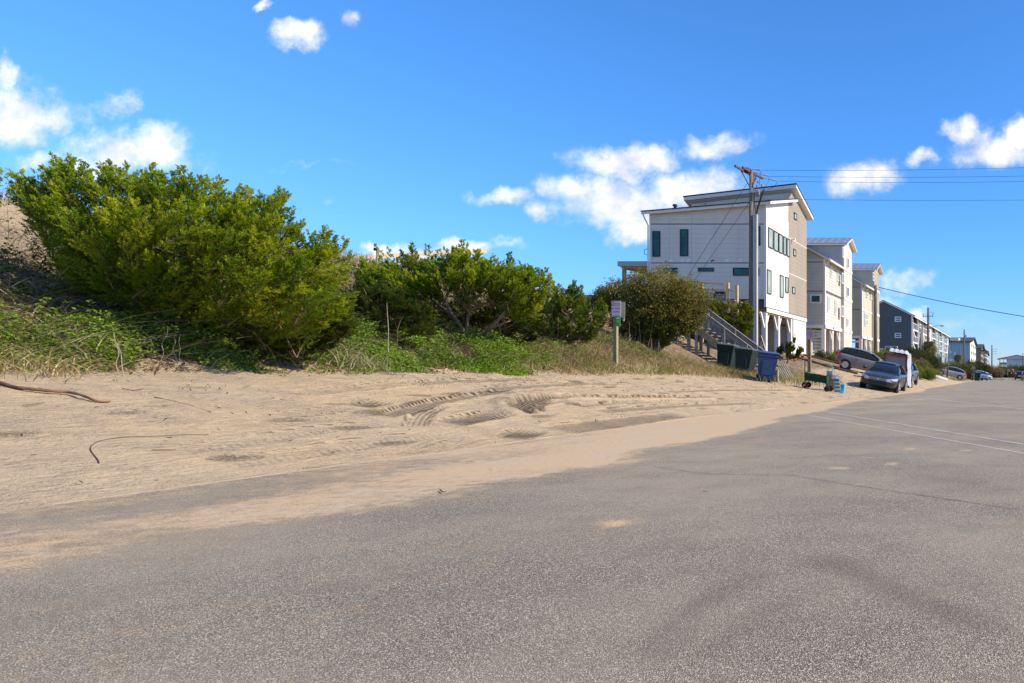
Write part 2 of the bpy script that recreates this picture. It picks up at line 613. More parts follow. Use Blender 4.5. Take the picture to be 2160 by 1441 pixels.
def sand_material():
    m = bpy.data.materials.new('sand_material'); m.use_nodes = True
    t = NT(m.node_tree); b = t.t.nodes['Principled BSDF']
    pos = t.n('ShaderNodeNewGeometry').outputs['Position']
    at = lambda k: t.n('ShaderNodeAttribute', attribute_name=k).outputs['Fac']
    dark, tread, along, across, veg, lawn = map(at, ('dark', 'tread', 'along', 'across', 'veg', 'lawn'))
    n_big = t.noise(pos, 0.35, 4, 0.6)
    n_mid = t.noise(pos, 2.6, 5, 0.65)
    n_fine = t.noise(pos, 38, 4, 0.7)
    n_grain = t.noise(pos, 190, 2, 0.6)
    c = t.mix(t.ramp(n_big, 0.35, 0.65), (0.51, 0.36, 0.195), (0.46, 0.345, 0.215))
    c = t.mix(t.ramp(n_mid, 0.42, 0.66, 0, 0.6), c, (0.33, 0.25, 0.17))
    c = t.mix(t.ramp(n_fine, 0.38, 0.7, 0, 0.45), c, (0.26, 0.195, 0.13))
    c = t.mix(t.ramp(n_grain, 0.5, 0.75, 0, 0.35), c, (0.60, 0.49, 0.35))
    # dark bits of wrack and bark
    vo = t.n('ShaderNodeTexVoronoi', feature='F1'); t.link(pos, vo.inputs['Vector']); vo.inputs['Scale'].default_value = 5.5
    vo.inputs['Randomness'].default_value = 1.0
    spot = t.m('MULTIPLY', t.ramp(vo.outputs['Distance'], 0.12, 0.05), t.ramp(t.noise(pos, 3.1, 2), 0.5, 0.62))
    c = t.mix(t.m('MULTIPLY', spot, 0.75), c, (0.10, 0.075, 0.05))
    # damp sand turned up by tyres; the hatch paints in the tread's shading
    ph0 = t.m('ADD', t.m('MULTIPLY', along, 62.0), t.m('MULTIPLY', t.m('ABSOLUTE', across), 40.0))
    hat = t.ramp(t.m('ADD', t.m('SINE', ph0), t.m('MULTIPLY', t.m('SUBTRACT', t.noise(pos, 9, 3, 0.6), 0.5), 3.0)), -0.6, 0.5, 0.60, 1.0)
    dk = t.m('MULTIPLY', t.m('MULTIPLY', dark, hat), t.ramp(t.noise(pos, 16, 5, 0.75), 0.12, 0.42))
    c = t.mix(t.m('MULTIPLY', dk, 0.95), c, (0.085, 0.07, 0.05))
    # litter under the scrub, turf
    vg = t.m('MULTIPLY', veg, t.ramp(t.noise(pos, 4.5, 5, 0.7), 0.30, 0.5))
    lit = t.mix(t.ramp(t.noise(pos, 30, 4, 0.7), 0.35, 0.65), (0.085, 0.055, 0.03), (0.23, 0.165, 0.095))
    c = t.mix(t.m('MULTIPLY', vg, 0.9), c, lit)
    tf = t.mix(t.ramp(t.noise(pos, 8, 5, 0.7), 0.35, 0.65), (0.12, 0.135, 0.035), (0.26, 0.215, 0.10))
    c = t.mix(lawn, c, tf)
    t.link(c, b.inputs['Base Color'])
    b.inputs['Roughness'].default_value = 0.95
    b.inputs['Specular IOR Level'].default_value = 0.1
    # tread lugs: chevrons across the rut
    ph = t.m('ADD', t.m('MULTIPLY', along, 62.0), t.m('MULTIPLY', t.m('ABSOLUTE', across), 40.0))
    lug = t.m('MULTIPLY', t.m('SINE', ph), tread)
    rib = t.m('MULTIPLY', t.m('SINE', t.m('MULTIPLY', across, 110.0)), tread)
    h = t.m('ADD', t.m('MULTIPLY', t.m('MULTIPLY', lug, t.ramp(t.noise(pos, 7, 4, 0.7), 0.35, 0.55)), 0.020), t.m('MULTIPLY', rib, 0.005))
    h = t.m('ADD', h, t.m('MULTIPLY', n_fine, 0.020))
    stre = t.v('MULTIPLY', pos, (3.2, 0.55, 1.0))
    rough_ = t.ramp(t.noise(pos, 0.9, 4, 0.6), 0.42, 0.62, 0.25, 1.0)
    h = t.m('ADD', h, t.m('MULTIPLY', t.m('MULTIPLY', t.noise(pos, 9, 5, 0.65), rough_), 0.06))
    h = t.m('ADD', h, t.m('MULTIPLY', t.noise(stre, 6, 4, 0.6), 0.028))
    # lumps of turned-up sand
    vc = t.n('ShaderNodeTexVoronoi', feature='F1'); t.link(t.v('MULTIPLY', pos, (1.0, 0.45, 1.0)), vc.inputs['Vector']); vc.inputs['Scale'].default_value = 1.7
    lump = t.m('MULTIPLY', t.ramp(vc.outputs['Distance'], 0.26, 0.06), t.ramp(t.noise(pos, 24, 4, 0.7), 0.42, 0.6))
    h = t.m('ADD', h, t.m('MULTIPLY', lump, 0.05))
    h = t.m('ADD', h, t.m('MULTIPLY', n_grain, 0.004))
    bp = t.n('ShaderNodeBump'); bp.inputs['Strength'].default_value = 1.0; bp.inputs['Distance'].default_value = 1.0
    t.link(h, bp.inputs['Height']); t.link(bp.outputs[0], b.inputs['Normal'])
    return m


def nonuni(segs):
    out = []
    for a, b, d in segs:
        n = max(1, int(round((b - a) / d)))
        out += list(np.linspace(a, b, n, endpoint=False))
    out.append(segs[-1][1])
    return np.array(out)


gx = nonuni([(-1500, -300, 300), (-300, -80, 40), (-80, -30, 5), (-30, -22, .25), (-22, -14.5, .10), (-14.5, -5.2, .042), (-5.2, .6, .5), (.6, 2.5, .1), (2.5, 12, 1), (12, 60, 8), (60, 300, 60), (300, 1500, 300)])
gy = np.concatenate([nonuni([(-600, -60, 180), (-60, -8, 8), (-8, 1, 1.5)])[:-1], nonuni([(1, 5, .2), (5, 9, .045)])[:-1],
                     np.exp(np.linspace(math.log(9), math.log(46), 330)), np.exp(np.linspace(math.log(46.3), math.log(420), 120)), [600, 1000, 2500]])
ground = grid_mesh('ground', gx, gy, sand_z, sand_material(), sand_attrs)


# road ------------------------------------------------------------
DRIFT = [(1.5, -4.35), (3.04, -4.45), (4.15, -4.7), (4.89, -3.72), (5.26, -3.70), (5.9, -4.2), (6.84, -4.23), (7.39, -3.95), (8.55, -4.5), (10, -4.2), (11.4, -4.27),
         (13.5, -4.5), (15.5, -5.0), (18, -4.9), (22, -5.3), (26, -5.45), (33, -5.35), (37, -4.8), (41, -5.2), (45, -5.75), (60, -6.3), (90, -6.8), (600, -7.2)]


def road_attrs(X, Y):
    ed = np.interp(Y, [a for a, b in DRIFT], [b for a, b in DRIFT]) - 0.08
    n = fbm(X * 1.6, Y * 0.9, 4, 71) - 0.5
    d = ed - X + 0.38 * n + 0.30 * (fbm(X * 6, Y * 3, 3, 73) - 0.5)
    wdt = np.interp(Y, [2, 6, 15, 40], [1.2, 0.45, 0.28, 0.15])
    cov = sst(d, -wdt, wdt * 1.4)
    # swept strip of bare tarmac beside the sand
    gap = sst(X, -7.3, -6.8) * sst(X + 0.35 * n, -5.5, -6.1) * sst(Y, 12.5, 9.0)
    cov = cov * (1 - gap * (0.16 + 0.36 * fbm(X * 2.5, Y * 1.2, 3, 77)))
    cov = cov * (0.60 + 0.50 * fbm(X * 1.6 + 5, Y * 0.6, 3, 79)) * (.76 + .24 * sst(Y, 5.5, 9))
    for (u, v, ru, rv) in [(1300, 1105, 55, 14), (1850, 965, 30, 4), (1920, 947, 26, 4), (1880, 978, 22, 4), (1770, 988, 40, 5), (2030, 950, 18, 3), (1930, 842, 30, 3), (1840, 845, 50, 4)]:
        p = G(u, v); p2 = G(u + ru, v); p3 = G(u, v - rv)
        q = ((X - p.x) / abs(p2.x - p.x)) ** 2 + ((Y - p.y) / abs(p3.y - p.y)) ** 2
        cov = np.maximum(cov, 0.58 * sst(fbm(X * 3.1, Y * 1.4, 3, 83) - .12 * q, .22, .50) * np.exp(-q * .5))
    cov = np.maximum(cov, 0.34 * sst(fbm(X * 0.8, Y * 0.8, 3, 81), 0.35, 0.75) * sst(X, 0.5, -4))
    skid = np.zeros(X.shape)
    for pts, w, a in [([(1340, 1425), (1440, 1300), (1560, 1225), (1640, 1195)], .045, .8), ([(1690, 1165), (1800, 1205), (1950, 1275), (2160, 1350)], .05, 1.0),
                      ([(1440, 1441), (1560, 1330), (1650, 1270), (1720, 1250)], .06, .6), ([(1560, 1441), (1700, 1300), (1900, 1260)], .05, .35), ([(1900, 1000), (2160, 1040)], .1, .3)]:
        path = [G(u, v) for u, v in pts]
        dist, al, sg, L = seg_dist(X, Y, path)
        skid = np.maximum(skid, a * np.exp(-(dist / (w * 2)) ** 2) * sst(al, 0, .25) * sst(L - al, 0, .25))
    return {'cover': cov, 'skid': skid}


def asphalt_material():
    m = bpy.data.materials.new('asphalt_material'); m.use_nodes = True
    t = NT(m.node_tree); b = t.t.nodes['Principled BSDF']
    pos = t.n('ShaderNodeNewGeometry').outputs['Position']
    cover = t.n('ShaderNodeAttribute', attribute_name='cover').outputs['Fac']
    skid = t.n('ShaderNodeAttribute', attribute_name='skid').outputs['Fac']
    vo = t.n('ShaderNodeTexVoronoi', feature='F1'); t.link(pos, vo.inputs['Vector']); vo.inputs['Scale'].default_value = 205
    sep = t.n('ShaderNodeSeparateColor'); t.link(vo.outputs['Color'], sep.inputs[0])
    rnd, rnd2 = sep.outputs[0], sep.outputs[1]
    ed = vo.outputs['Distance']
    stone = t.mix(t.m('POWER', rnd, 1.25), (0.158, 0.130, 0.096), (0.86, 0.72, 0.51))
    stone = t.mix(t.ramp(rnd2, 0.93, 0.97), stone, (0.62, 0.57, 0.49))
    stone = t.mix(t.ramp(rnd2, 0.06, 0.03), stone, (0.30, 0.17, 0.07))
    tar = t.mix(t.ramp(ed, 0.35, 0.62), stone, (0.088, 0.074, 0.057))
    big = t.noise(pos, 0.45, 5, 0.6)
    mid = t.noise(pos, 2.2, 5, 0.7)
    clump = t.noise(pos, 48, 3, 0.6)
    tar = t.mix(t.ramp(clump, 0.44, 0.62, 0, 0.6), tar, (0.14, 0.122, 0.095))
    c = t.mix(t.ramp(big, 0.36, 0.64, 0, 0.45), tar, (0.40, 0.315, 0.21))
    c = t.mix(t.ramp(mid, 0.45, 0.7, 0, 0.38), c, (0.17, 0.145, 0.108))
    # wandering hairline crack sealed with tar, oil drips
    c = t.mix(t.m('MULTIPLY', skid, 0.45), c, (0.08, 0.068, 0.055))
    vo2 = t.n('ShaderNodeTexVoronoi', feature='F1'); t.link(pos, vo2.inputs['Vector']); vo2.inputs['Scale'].default_value = 1.35
    blot = t.m('MULTIPLY', t.ramp(vo2.outputs['Distance'], 0.050, 0.020), t.ramp(t.noise(pos, 55, 4, 0.7), 0.38, 0.5))
    c = t.mix(t.m('MULTIPLY', blot, 0.8), c, (0.03, 0.03, 0.03))
    # blown sand: fills the pits between the stones first, then covers them
    fine = t.noise(pos, 85, 4, 0.75)
    lowf = t.noise(pos, 6.5, 5, 0.7)
    thr = t.m('ADD', t.m('MULTIPLY', t.ramp(fine, 0.30, 0.70), 0.42), t.m('ADD', t.m('MULTIPLY', rnd, 0.22), t.m('MULTIPLY', t.ramp(lowf, 0.3, 0.7), 0.26)))
    lvl = t.m('SUBTRACT', cover, thr)
    sandm = t.ramp(lvl, -0.05, 0.09)
    scol = t.mix(t.ramp(t.noise(pos, 1.4, 4, 0.6), 0.35, 0.65), (0.53, 0.365, 0.20), (0.50, 0.375, 0.235))
    scol = t.mix(t.ramp(t.noise(pos, 120, 3, 0.7), 0.45, 0.75, 0, 0.5), scol, (0.23, 0.165, 0.105))
    c = t.mix(t.m('MULTIPLY', sandm, 0.92), c, scol)
    t.link(c, b.inputs['Base Color'])
    b.inputs['Roughness'].default_value = 0.9
    b.inputs['Specular IOR Level'].default_value = 0.2
    h = t.m('ADD', t.m('MULTIPLY', t.m('SUBTRACT', 1.0, ed), 0.0035), t.m('MULTIPLY', fine, 0.003))
    h = t.m('MULTIPLY', h, t.m('SUBTRACT', 1.0, t.m('MULTIPLY', sandm, 0.75)))
    h = t.m('ADD', h, t.m('MULTIPLY', t.m('MULTIPLY', t.noise(pos, 14, 4, 0.6), sandm), 0.012))
    bp = t.n('ShaderNodeBump'); bp.inputs['Strength'].default_value = 0.9; bp.inputs['Distance'].default_value = 1.0
    t.link(h, bp.inputs['Height']); t.link(bp.outputs[0], b.inputs['Normal'])
    return m


rx = nonuni([(-7.35, -3.2, .05), (-3.2, .95, .09)])
ry = np.concatenate([nonuni([(-40, 0, 8), (0, 1.5, .3)])[:-1], np.exp(np.linspace(math.log(1.5), math.log(290), 560))])
road = grid_mesh('road', rx, ry, lambda X, Y: 0.0 * X, asphalt_material(), road_attrs)

# ------------------------------------------------------------------ colours of built things
M_white = mat('white_paint', (0.74, 0.70, 0.64), 0.5, var=0.04, bump=0.1)
M_white_siding = mat('white_fibre_cement', (0.68, 0.605, 0.51), 0.6, var=0.05, scale=1.2, bump=0.15)
M_tan_siding = mat('tan_fibre_cement', (0.32, 0.255, 0.185), 0.6, var=0.06, scale=1.2, bump=0.15)
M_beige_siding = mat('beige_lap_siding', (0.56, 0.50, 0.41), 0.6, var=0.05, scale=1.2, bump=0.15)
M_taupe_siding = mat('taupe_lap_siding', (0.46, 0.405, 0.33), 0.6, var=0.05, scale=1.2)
M_cream_siding = mat('cream_board_and_batten', (0.50, 0.44, 0.315), 0.6, var=0.05, scale=1.2)
M_grey_siding = mat('slate_grey_siding', (0.105, 0.105, 0.106), 0.6, var=0.08, scale=1.2)
M_green_siding = mat('sage_green_siding', (0.20, 0.27, 0.23), 0.6, var=0.06)
M_blue_siding = mat('blue_siding', (0.27, 0.38, 0.48), 0.6, var=0.05)
M_pale_blue = mat('pale_blue_siding', (0.42, 0.50, 0.58), 0.6, var=0.05)
M_brown_siding = mat('weathered_brown_siding', (0.26, 0.21, 0.17), 0.7, var=0.12)
M_dark_gap = mat('dark_joint_and_shade', (0.10, 0.095, 0.09), 0.9)
M_roof_dark = mat('dark_shingle', (0.05, 0.05, 0.055), 0.85, var=0.2, bump=0.4)
M_roof_metal = mat('standing_seam_metal', (0.33, 0.345, 0.37), 0.42, 0.5, var=0.05)
M_black_frame = mat('black_window_frame', (0.02, 0.022, 0.022), 0.4)
M_glass_green = glass('green_tinted_glass', (0.02, 0.085, 0.075), 0.15, 0.35)
M_glass_pale = mat('pale_green_glass', (0.30, 0.36, 0.30), 0.35, 0, 0.15, 1.2, spec=0.25)
M_glass_blue = glass('blue_tinted_glass', (0.08, 0.13, 0.16))
M_pine = mat('new_pine_timber', (0.58, 0.38, 0.19), 0.7, var=0.15, stretch=(1, 1, 6), bump=0.2)
M_ceiling = mat('plywood_ceiling', (0.45, 0.25, 0.10), 0.7, var=0.2)
M_grey_wood = mat('weathered_grey_timber', (0.26, 0.23, 0.20), 0.85, var=0.25, scale=6, bump=0.5, dirt=(0.12, 0.10, 0.085))
M_pale_wood = mat('sun_bleached_timber', (0.21, 0.185, 0.15), 0.85, var=0.15, scale=6, bump=0.3)
M_green_wood = mat('treated_green_timber', (0.26, 0.24, 0.13), 0.85, var=0.2, scale=5, bump=0.3)
M_pole = mat('creosoted_pole', (0.135, 0.105, 0.08), 0.85, var=0.3, scale=9, bump=0.5, stretch=(1, 1, 0.15))
M_pole_pale = mat('silvered_pole', (0.17, 0.135, 0.10), 0.85, var=0.25, scale=9, bump=0.5, stretch=(1, 1, 0.15))
M_arm = mat('brown_crossarm_timber', (0.12, 0.065, 0.04), 0.8, var=0.3)
M_conduit = mat('grey_plastic_conduit', (0.40, 0.385, 0.36), 0.55, var=0.06)
M_steel = mat('galvanised_steel', (0.45, 0.46, 0.47), 0.4, 0.8, var=0.08)
M_porcelain = mat('insulator_porcelain', (0.30, 0.24, 0.20), 0.3)
M_wire = mat('cable_black', (0.03, 0.03, 0.033), 0.6)
M_black = mat('black_plastic', (0.02, 0.02, 0.021), 0.5, var=0.2)
M_rubber = mat('tyre_rubber', (0.025, 0.025, 0.026), 0.85, var=0.15, bump=0.3)
M_concrete = mat('pale_concrete', (0.50, 0.47, 0.42), 0.9, var=0.08, bump=0.4, dirt=(0.36, 0.32, 0.26))


def window(parent, Y=None, X=None, box=None, fr=M_black_frame, pane=M_glass_green, w=0.05, proud=0.06, name='window', mull=0):
    """window > frame, pane. box = (a0, a1, z0, z1) on the plane Y = const (facing -Y) or X = const (facing +X)"""
    a0, a1, z0, z1 = box
    if a1 < a0: a0, a1 = a1, a0
    f = MB()
    def bx(p0, p1, q0, q1, d0, d1):
        if Y is not None: f.box(p0, p1, Y - d1, Y - d0, q0, q1)
        else: f.box(X + d0, X + d1, p0, p1, q0, q1)
    bx(a0, a1, z1 - w, z1, 0, proud); bx(a0, a1, z0, z0 + w, 0, proud)
    bx(a0, a0 + w, z0 + w, z1 - w, 0, proud); bx(a1 - w, a1, z0 + w, z1 - w, 0, proud)
    if mull:
        zc = (z0 + z1) / 2
        bx(a0 + w, a1 - w, zc - w / 2, zc + w / 2, 0, proud * .8)
    o = f.build(name, fr, parent)
    g = MB()
    if Y is not None: g.box(a0 + w, a1 - w, Y - proud * .5, Y - 0.002, z0 + w, z1 - w)
    else: g.box(X + 0.002, X + proud * .5, a0 + w, a1 - w, z0 + w, z1 - w)
    g.build('pane', pane, o)
    return o


def side_win(parent, Y, u0, v0, u1, v1, **k):
    a, b = P(u0, v0, Y), P(u1, v1, Y)
    return window(parent, Y=Y, box=(a.x, b.x, b.z, a.z), **k)


def street_win(parent, X, u0, v0, v1, u1, **k):
    """u0: near edge with its top row v0 and bottom row v1; u1: far edge"""
    y0, y1 = Yx(u0, X), Yx(u1, X)
    return window(parent, X=X, box=(y0, y1, Zr(v1, y0), Zr(v0, y0)), **k)


def boards_side(parent, mtl, Y, x0, x1, z0, z1, pitch, cuts, gap=0.012, th=0.022, name='siding_board'):
    """separate siding boards sharing mesh data; cuts = x positions of the butt joints"""
    xs = [x0] + [c for c in cuts if x0 + .1 < c < x1 - .1] + [x1]
    n = int(round((z1 - z0) / pitch)); p = (z1 - z0) / n
    for a, b in zip(xs[:-1], xs[1:]):
        src = None
        for i in range(n):
            if src is None:
                src = MB().box(a + gap / 2, b - gap / 2, Y - th, Y, z0 + gap, z0 + p).build(name, mtl, parent)
                base = src
            else:
                o = link(name, base.data, parent); o.location = (0, 0, i * p)


def boards_street(parent, mtl, X, y0, y1, z0, z1, pitch, cuts, gap=0.006, th=0.022, name='siding_board'):
    ys = [y0] + [c for c in cuts if y0 + .1 < c < y1 - .1] + [y1]
    n = int(round((z1 - z0) / pitch)); p = (z1 - z0) / n
    for a, b in zip(ys[:-1], ys[1:]):
        base = None
        for i in range(n):
            if base is None:
                base = MB().box(X, X + th, a + gap / 2, b - gap / 2, z0 + gap, z0 + p).build(name, mtl, parent)
            else:
                o = link(name, base.data, parent); o.location = (0, 0, i * p)


# ------------------------------------------------------------------ the white modern house
def modern_house():
    Yf, XL, XR = 46.5, -24.86, -16.92
    Yt, Ye = 52.06, 55.5
    Yw = Yx(1663, XR)            # where white meets tan on the street face
    h = thing('modern_house', 'white modern house on piles with offset shed roofs, beside the tallest pole', 'house', (XR, Yf, Hs(XR, Yf)))
    zf, z6 = 5.53, 6.08
    lo = lambda x: 11.95 + (12.60 - 11.95) * (x - XL) / (XR - XL)       # eave height over the side face
    zl = lambda x, y: lo(x) + 1.55 * (y - Yf) / (Yt - Yf)
    # body under the lower roof
    m = MB()
    m.poly([(XL, Yf, z6), (XR, Yf, z6), (XR, Yf, lo(XR)), (XL, Yf, lo(XL))])
    m.poly([(XR, Yf, zf), (XR, Yw, zf), (XR, Yw, zl(XR, Yw)), (XR, Yf, lo(XR))])
    m.poly([(XL, Yf, zf), (XL, Ye, zf), (XL, Ye, 12.9), (XL, Yt, zl(XL, Yt)), (XL, Yf, lo(XL))])
    m.poly([(XL, Ye, zf), (XR, Ye, zf), (XR, Ye, 13.2), (XL, Ye, 12.9)])
    m.poly([(XL, Yf, zf), (XR, Yf, zf), (XR, Ye, zf), (XL, Ye, zf)])
    m.build('wall', M_white_siding, h)
    MB().box(XL, XR - .02, Yf + .15, Yf + .5, zf - .1, z6).build('recess_shade_box', M_dark_gap, h)  # skirt box in a dark colour that stands for the recess's shade
    # tan stair tower wall
    zu = lambda x, y: (14.0 + 0.9 * (x - XL) / (XR - XL)) - 1.15 * (y - Yt) / (Ye - Yt)
    m = MB()
    m.poly([(XR + .004, Yw, 5.25), (XR + .004, Ye, 5.25), (XR + .004, Ye, zu(XR, Ye)), (XR + .004, Yt, zu(XR, Yt)), (XR + .004, Yw, zl(XR, Yw) + .2)])
    m.build('tan_wall', M_tan_siding, h)
    # clerestory wall
    m = MB().hexa([(XL + .2, Yt, 12.8), (XR, Yt, 12.8), (XR, Yt + .15, 12.8), (XL + .2, Yt + .15, 12.8),
                   (XL + .2, Yt, zu(XL, Yt) - .05), (XR, Yt, zu(XR, Yt) - .05), (XR, Yt + .15, zu(XR, Yt) - .1), (XL + .2, Yt + .15, zu(XL, Yt) - .1)])
    m.build('clerestory_wall', M_white_siding, h)
    for i in range(1, 6):
        x = XL + .2 + i * 1.3
        MB().box(x, x + .03, Yt - .012, Yt - .001, 13.4, zu(x, Yt) - .35).build('batten', M_white, h)
    # siding boards, side face: three storeys of panels
    cuts = [P(u, 0, Yf).x for u in (1413, 1459, 1508, 1557)]
    z_floor, z_up = Zr(555, Yf), Zr(473, Yf)
    boards_side(h, M_white_siding, Yf, XL + .12, XR - .12, z6, z_floor - .03, 0.30, cuts)
    boards_side(h, M_white_siding, Yf, XL + .12, XR - .12, z_floor + .03, z_up - .03, 0.33, cuts)
    boards_side(h, M_white_siding, Yf, XL + .12, XR - .12, z_up + .03, 11.82, 0.33, cuts)
    for z in (z_floor, z_up):
        MB().box(XL + .12, XR - .12, Yf - .03, Yf - .001, z - .022, z + .022).build('band', M_dark_gap, h)
    MB().box(XL, XL + .12, Yf - .04, Yf + .08, z6, 11.9).build('corner_trim', M_white, h)
    MB().box(XR - .12, XR + .03, Yf - .04, Yf + .10, zf, 12.5).build('corner_trim', M_white, h)
    # street face
    cy = [Yf + 1.5, Yf + 3.0]
    boards_street(h, M_white_siding, XR, Yf + .1, Yw, zf + .02, z_floor - .03, 0.33, cy)
    boards_street(h, M_white_siding, XR, Yf + .1, Yw, z_floor + .03, z_up - .03, 0.33, cy)
    boards_street(h, M_white_siding, XR, Yf + .1, Yw, z_up + .03, 12.35, 0.33, cy)
    boards_street(h, M_tan_siding, XR + .004, Yw + .02, Ye - .02, 5.27, z_floor - .03, 0.33, [53.3])
    boards_street(h, M_tan_siding, XR + .004, Yw + .02, Ye - .02, z_floor + .03, z_up - .03, 0.33, [53.3])
    boards_street(h, M_tan_siding, XR + .004, Yw + .02, Ye - .02, z_up + .03, 13.2, 0.33, [53.3])
    MB().box(XR + .002, XR + .045, Yf + .02, Ye, 5.22, 5.50).build('skirt_board', M_white, h)
    MB().box(XR + .002, XR + .06, Yf, Ye, 5.50, 5.53).build('flashing', M_black, h)
    for z in (z_floor, z_up):
        MB().box(XR + .006, XR + .035, Yw, Ye, z - .025, z + .025).build('band', M_white, h)
    # lower shed roof, rising away from the camera
    e = .3
    def slab(x0, x1, y0, y1, zf_, th, name, mt):
        m = MB().hexa([(x0, y0, zf_(x0, y0)), (x1, y0, zf_(x1, y0)), (x1, y1, zf_(x1, y1)), (x0, y1, zf_(x0, y1)),
                       (x0, y0, zf_(x0, y0) + th), (x1, y0, zf_(x1, y0) + th), (x1, y1, zf_(x1, y1) + th), (x0, y1, zf_(x0, y1) + th)])
        return m.build(name, mt, h)
    r = slab(XL - .38, XR + .42, Yf - .35, Yt - .002, lambda x, y: zl(x, y) - .06, .20, 'lower_roof', M_white)
    r2 = slab(XL - .42, XR + .46, Yf - .40, Yt - .004, lambda x, y: zl(x, y) + .142, .07, 'lower_roof_shingles', M_roof_dark)
    slab(XL - .15, XR + .42, Yt - .45, Ye + .5, lambda x, y: zu(x, y) - .02, .24, 'upper_roof', M_white)
    slab(XL - .19, XR + .46, Yt - .50, Ye + .54, lambda x, y: zu(x, y) + .222, .07, 'upper_roof_shingles', M_roof_dark)
    # windows
    for q in ((1376.7, 487.8, 1392.9, 541.6), (1435, 484, 1452, 540.7), (1588, 476.7, 1604, 518.4), (1400, 565, 1429, 577), (1473, 565, 1506, 573), (1546.7, 565, 1601.6, 581.6)):
        side_win(h, Yf - .022, *q)
    z1 = lambda x0, a, b, x1: (1280 + x0 / 4.5, 340 + a / 4.5, 340 + b / 4.5, 1280 + x1 / 4.5)
    for q in ((1530, 625, 815, 1573), (1582, 657, 842, 1622), (1630, 685, 865, 1664), (1673, 710, 885, 1699), (1706, 730, 900, 1731), (1518, 1025, 1255, 1556), (1640, 1078, 1290, 1672), (1692, 1097, 1245, 1718)):
        street_win(h, XR + .022, *z1(*q), pane=M_glass_pale)
    for q in ((1775, 485, 548, 1798), (1769, 830, 895, 1790), (1759, 1190, 1255, 1782)):
        street_win(h, XR + .026, *z1(*q), pane=M_glass_pale)
    # vent plates and house number on the side wall
    for u in (1416, 1439.5, 1452, 1534.5, 1562):
        p = P(u, 550, Yf)
        MB().box(p.x - .12, p.x + .12, Yf - .05, Yf - .022, p.z - .1, p.z + .1).build('vent_plate', M_white, h)
    p = P(1503, 550, Yf)
    MB().bar((p.x - .1, Yf - .03, p.z - .05), (p.x + .1, Yf - .03, p.z + .05), .05, .08).build('wall_mark', M_dark_gap, h)
    # down pipe at the sea corner
    MB().tube([(XL - .3, Yf - .3, 11.9), (XL - .28, Yf - .25, 11.7), (XL - .06, Yf - .08, 11.1), (XL - .06, Yf - .08, 6.1)], .05, 6).build('down_pipe', M_white, h)
    p = P(1424, 440, 48.5)
    m = MB().lathe((p.x, 48.5, p.z - .6), [(.12, 0), (.12, .45), (.22, .47), (.22, .6), (.10, .62), (.10, .75), (.18, .77), (.14, .9)], 10)
    m.build('roof_vent', M_black, h)
    p = P(1462, 415, 53)
    MB().lathe((p.x, 53, p.z - .25), [(.08, 0), (.08, .2), (.2, .22), (.16, .32), (.02, .36)], 10).build('roof_vent', M_steel, h)
    p = P(1488, 432, 47.5)
    MB().tube([(p.x, 47.5, p.z - .4), (p.x, 47.5, p.z + .1)], .035, 6).build('vent_pipe', M_black, h)
    p = P(1669, 505, Yx(1669, XR))
    MB().tube([(XR, p.y, p.z), (XR + .3, p.y, p.z), (XR + .3, p.y, p.z - .12)], .07, 8).build('wall_lamp', M_white, h)
    # underside, piles, braces, enclosure, door
    MB().box(XL + .3, XR - .03, Yf + .2, Ye - .1, 5.36, 5.5).build('ceiling', M_ceiling, h)
    for i in range(9):
        x = XL + .6 + i * .9
        MB().box(x, x + .08, Yf + .3, Ye - .2, 5.12, 5.36).build('joist', M_ceiling, h)
    gz = lambda x, y: Hs(x, y) - .3
    for (x, y) in ((XR - .2, Yf + .25), (XR - .2, 49.25), (XR - .2, 52.0), (-20.6, Yf + .3), (-24.4, Yf + .3), (-20.6, 50.5)):
        MB().box(x - .15, x + .15, y - .15, y + .15, gz(x, y), 5.2).build('pile', M_white, h)
    for y in (46.75, 49.25, 52.0):
        for sg in (1, -1):
            if y == 52.0 and sg == 1: continue
            MB().bar((XR - .2, y + sg * .12, 4.15), (XR - .2, y + sg * .75, 5.15), .12, .14).build('brace', M_white, h)
    m = MB().box(XL + .4, XR - .02, 52.3, Ye - .02, gz(XR, 53), 5.2)
    m.build('enclosure_wall', M_white_siding, h)
    boards_side(h, M_taupe_siding, 52.3, XL + .5, -18.2, 2.4, 5.0, .28, [-21], name='enclosure_board')
    dx0, dx1 = -18.15, -17.35
    MB().box(dx0 - .08, dx1 + .08, 52.2, 52.298, 2.3, 4.75).build('door_frame', M_black_frame, h)
    d = MB().box(dx0, dx1, 52.15, 52.198, 2.32, 4.66).build('door', M_conduit, h)
    MB().lathe((dx1 - .1, 52.11, 3.4), [(.04, -.03), (.04, .03)], 8, 'Y').build('handle', M_black, d)
    MB().box(XR - .018, XR + .03, 54.6, 54.8, 2.75, 3.05).build('outlet_cover', M_black, h)
    MB().box(XR - .018, XR + .02, 52.5, 52.62, 3.95, 4.05).build('permit_card', mat('red_card', (.6, .08, .06)), h)
    MB().box(XR - .018, XR + .02, 52.5, 52.62, 3.65, 3.8).build('permit_card', mat('blue_card', (.3, .4, .65)), h)
    # open porch on the sea side
    m = MB().box(-27.1, XL - .02, Yf + .1, Yf + 4, Zr(561, Yf), Zr(550.5, Yf))
    pr = m.build('porch_roof', M_conduit, h)
    MB().box(-26.9, XL - .02, Yf + .2, Yf + 3.9, Zr(561, Yf) - .14, Zr(561, Yf) - .01).build('porch_ceiling', M_ceiling, h)
    for x in (-26.75,):
        for y in (Yf + .3, Yf + 3.7):
            MB().box(x - .1, x + .1, y - .1, y + .1, 4.5, Zr(561, Yf) - .14).build('porch_post', M_green_wood, h)
    MB().box(-27.1, XL, Yf + .1, Yf + 4, 5.2, 5.5).build('porch_deck', M_grey_wood, h)
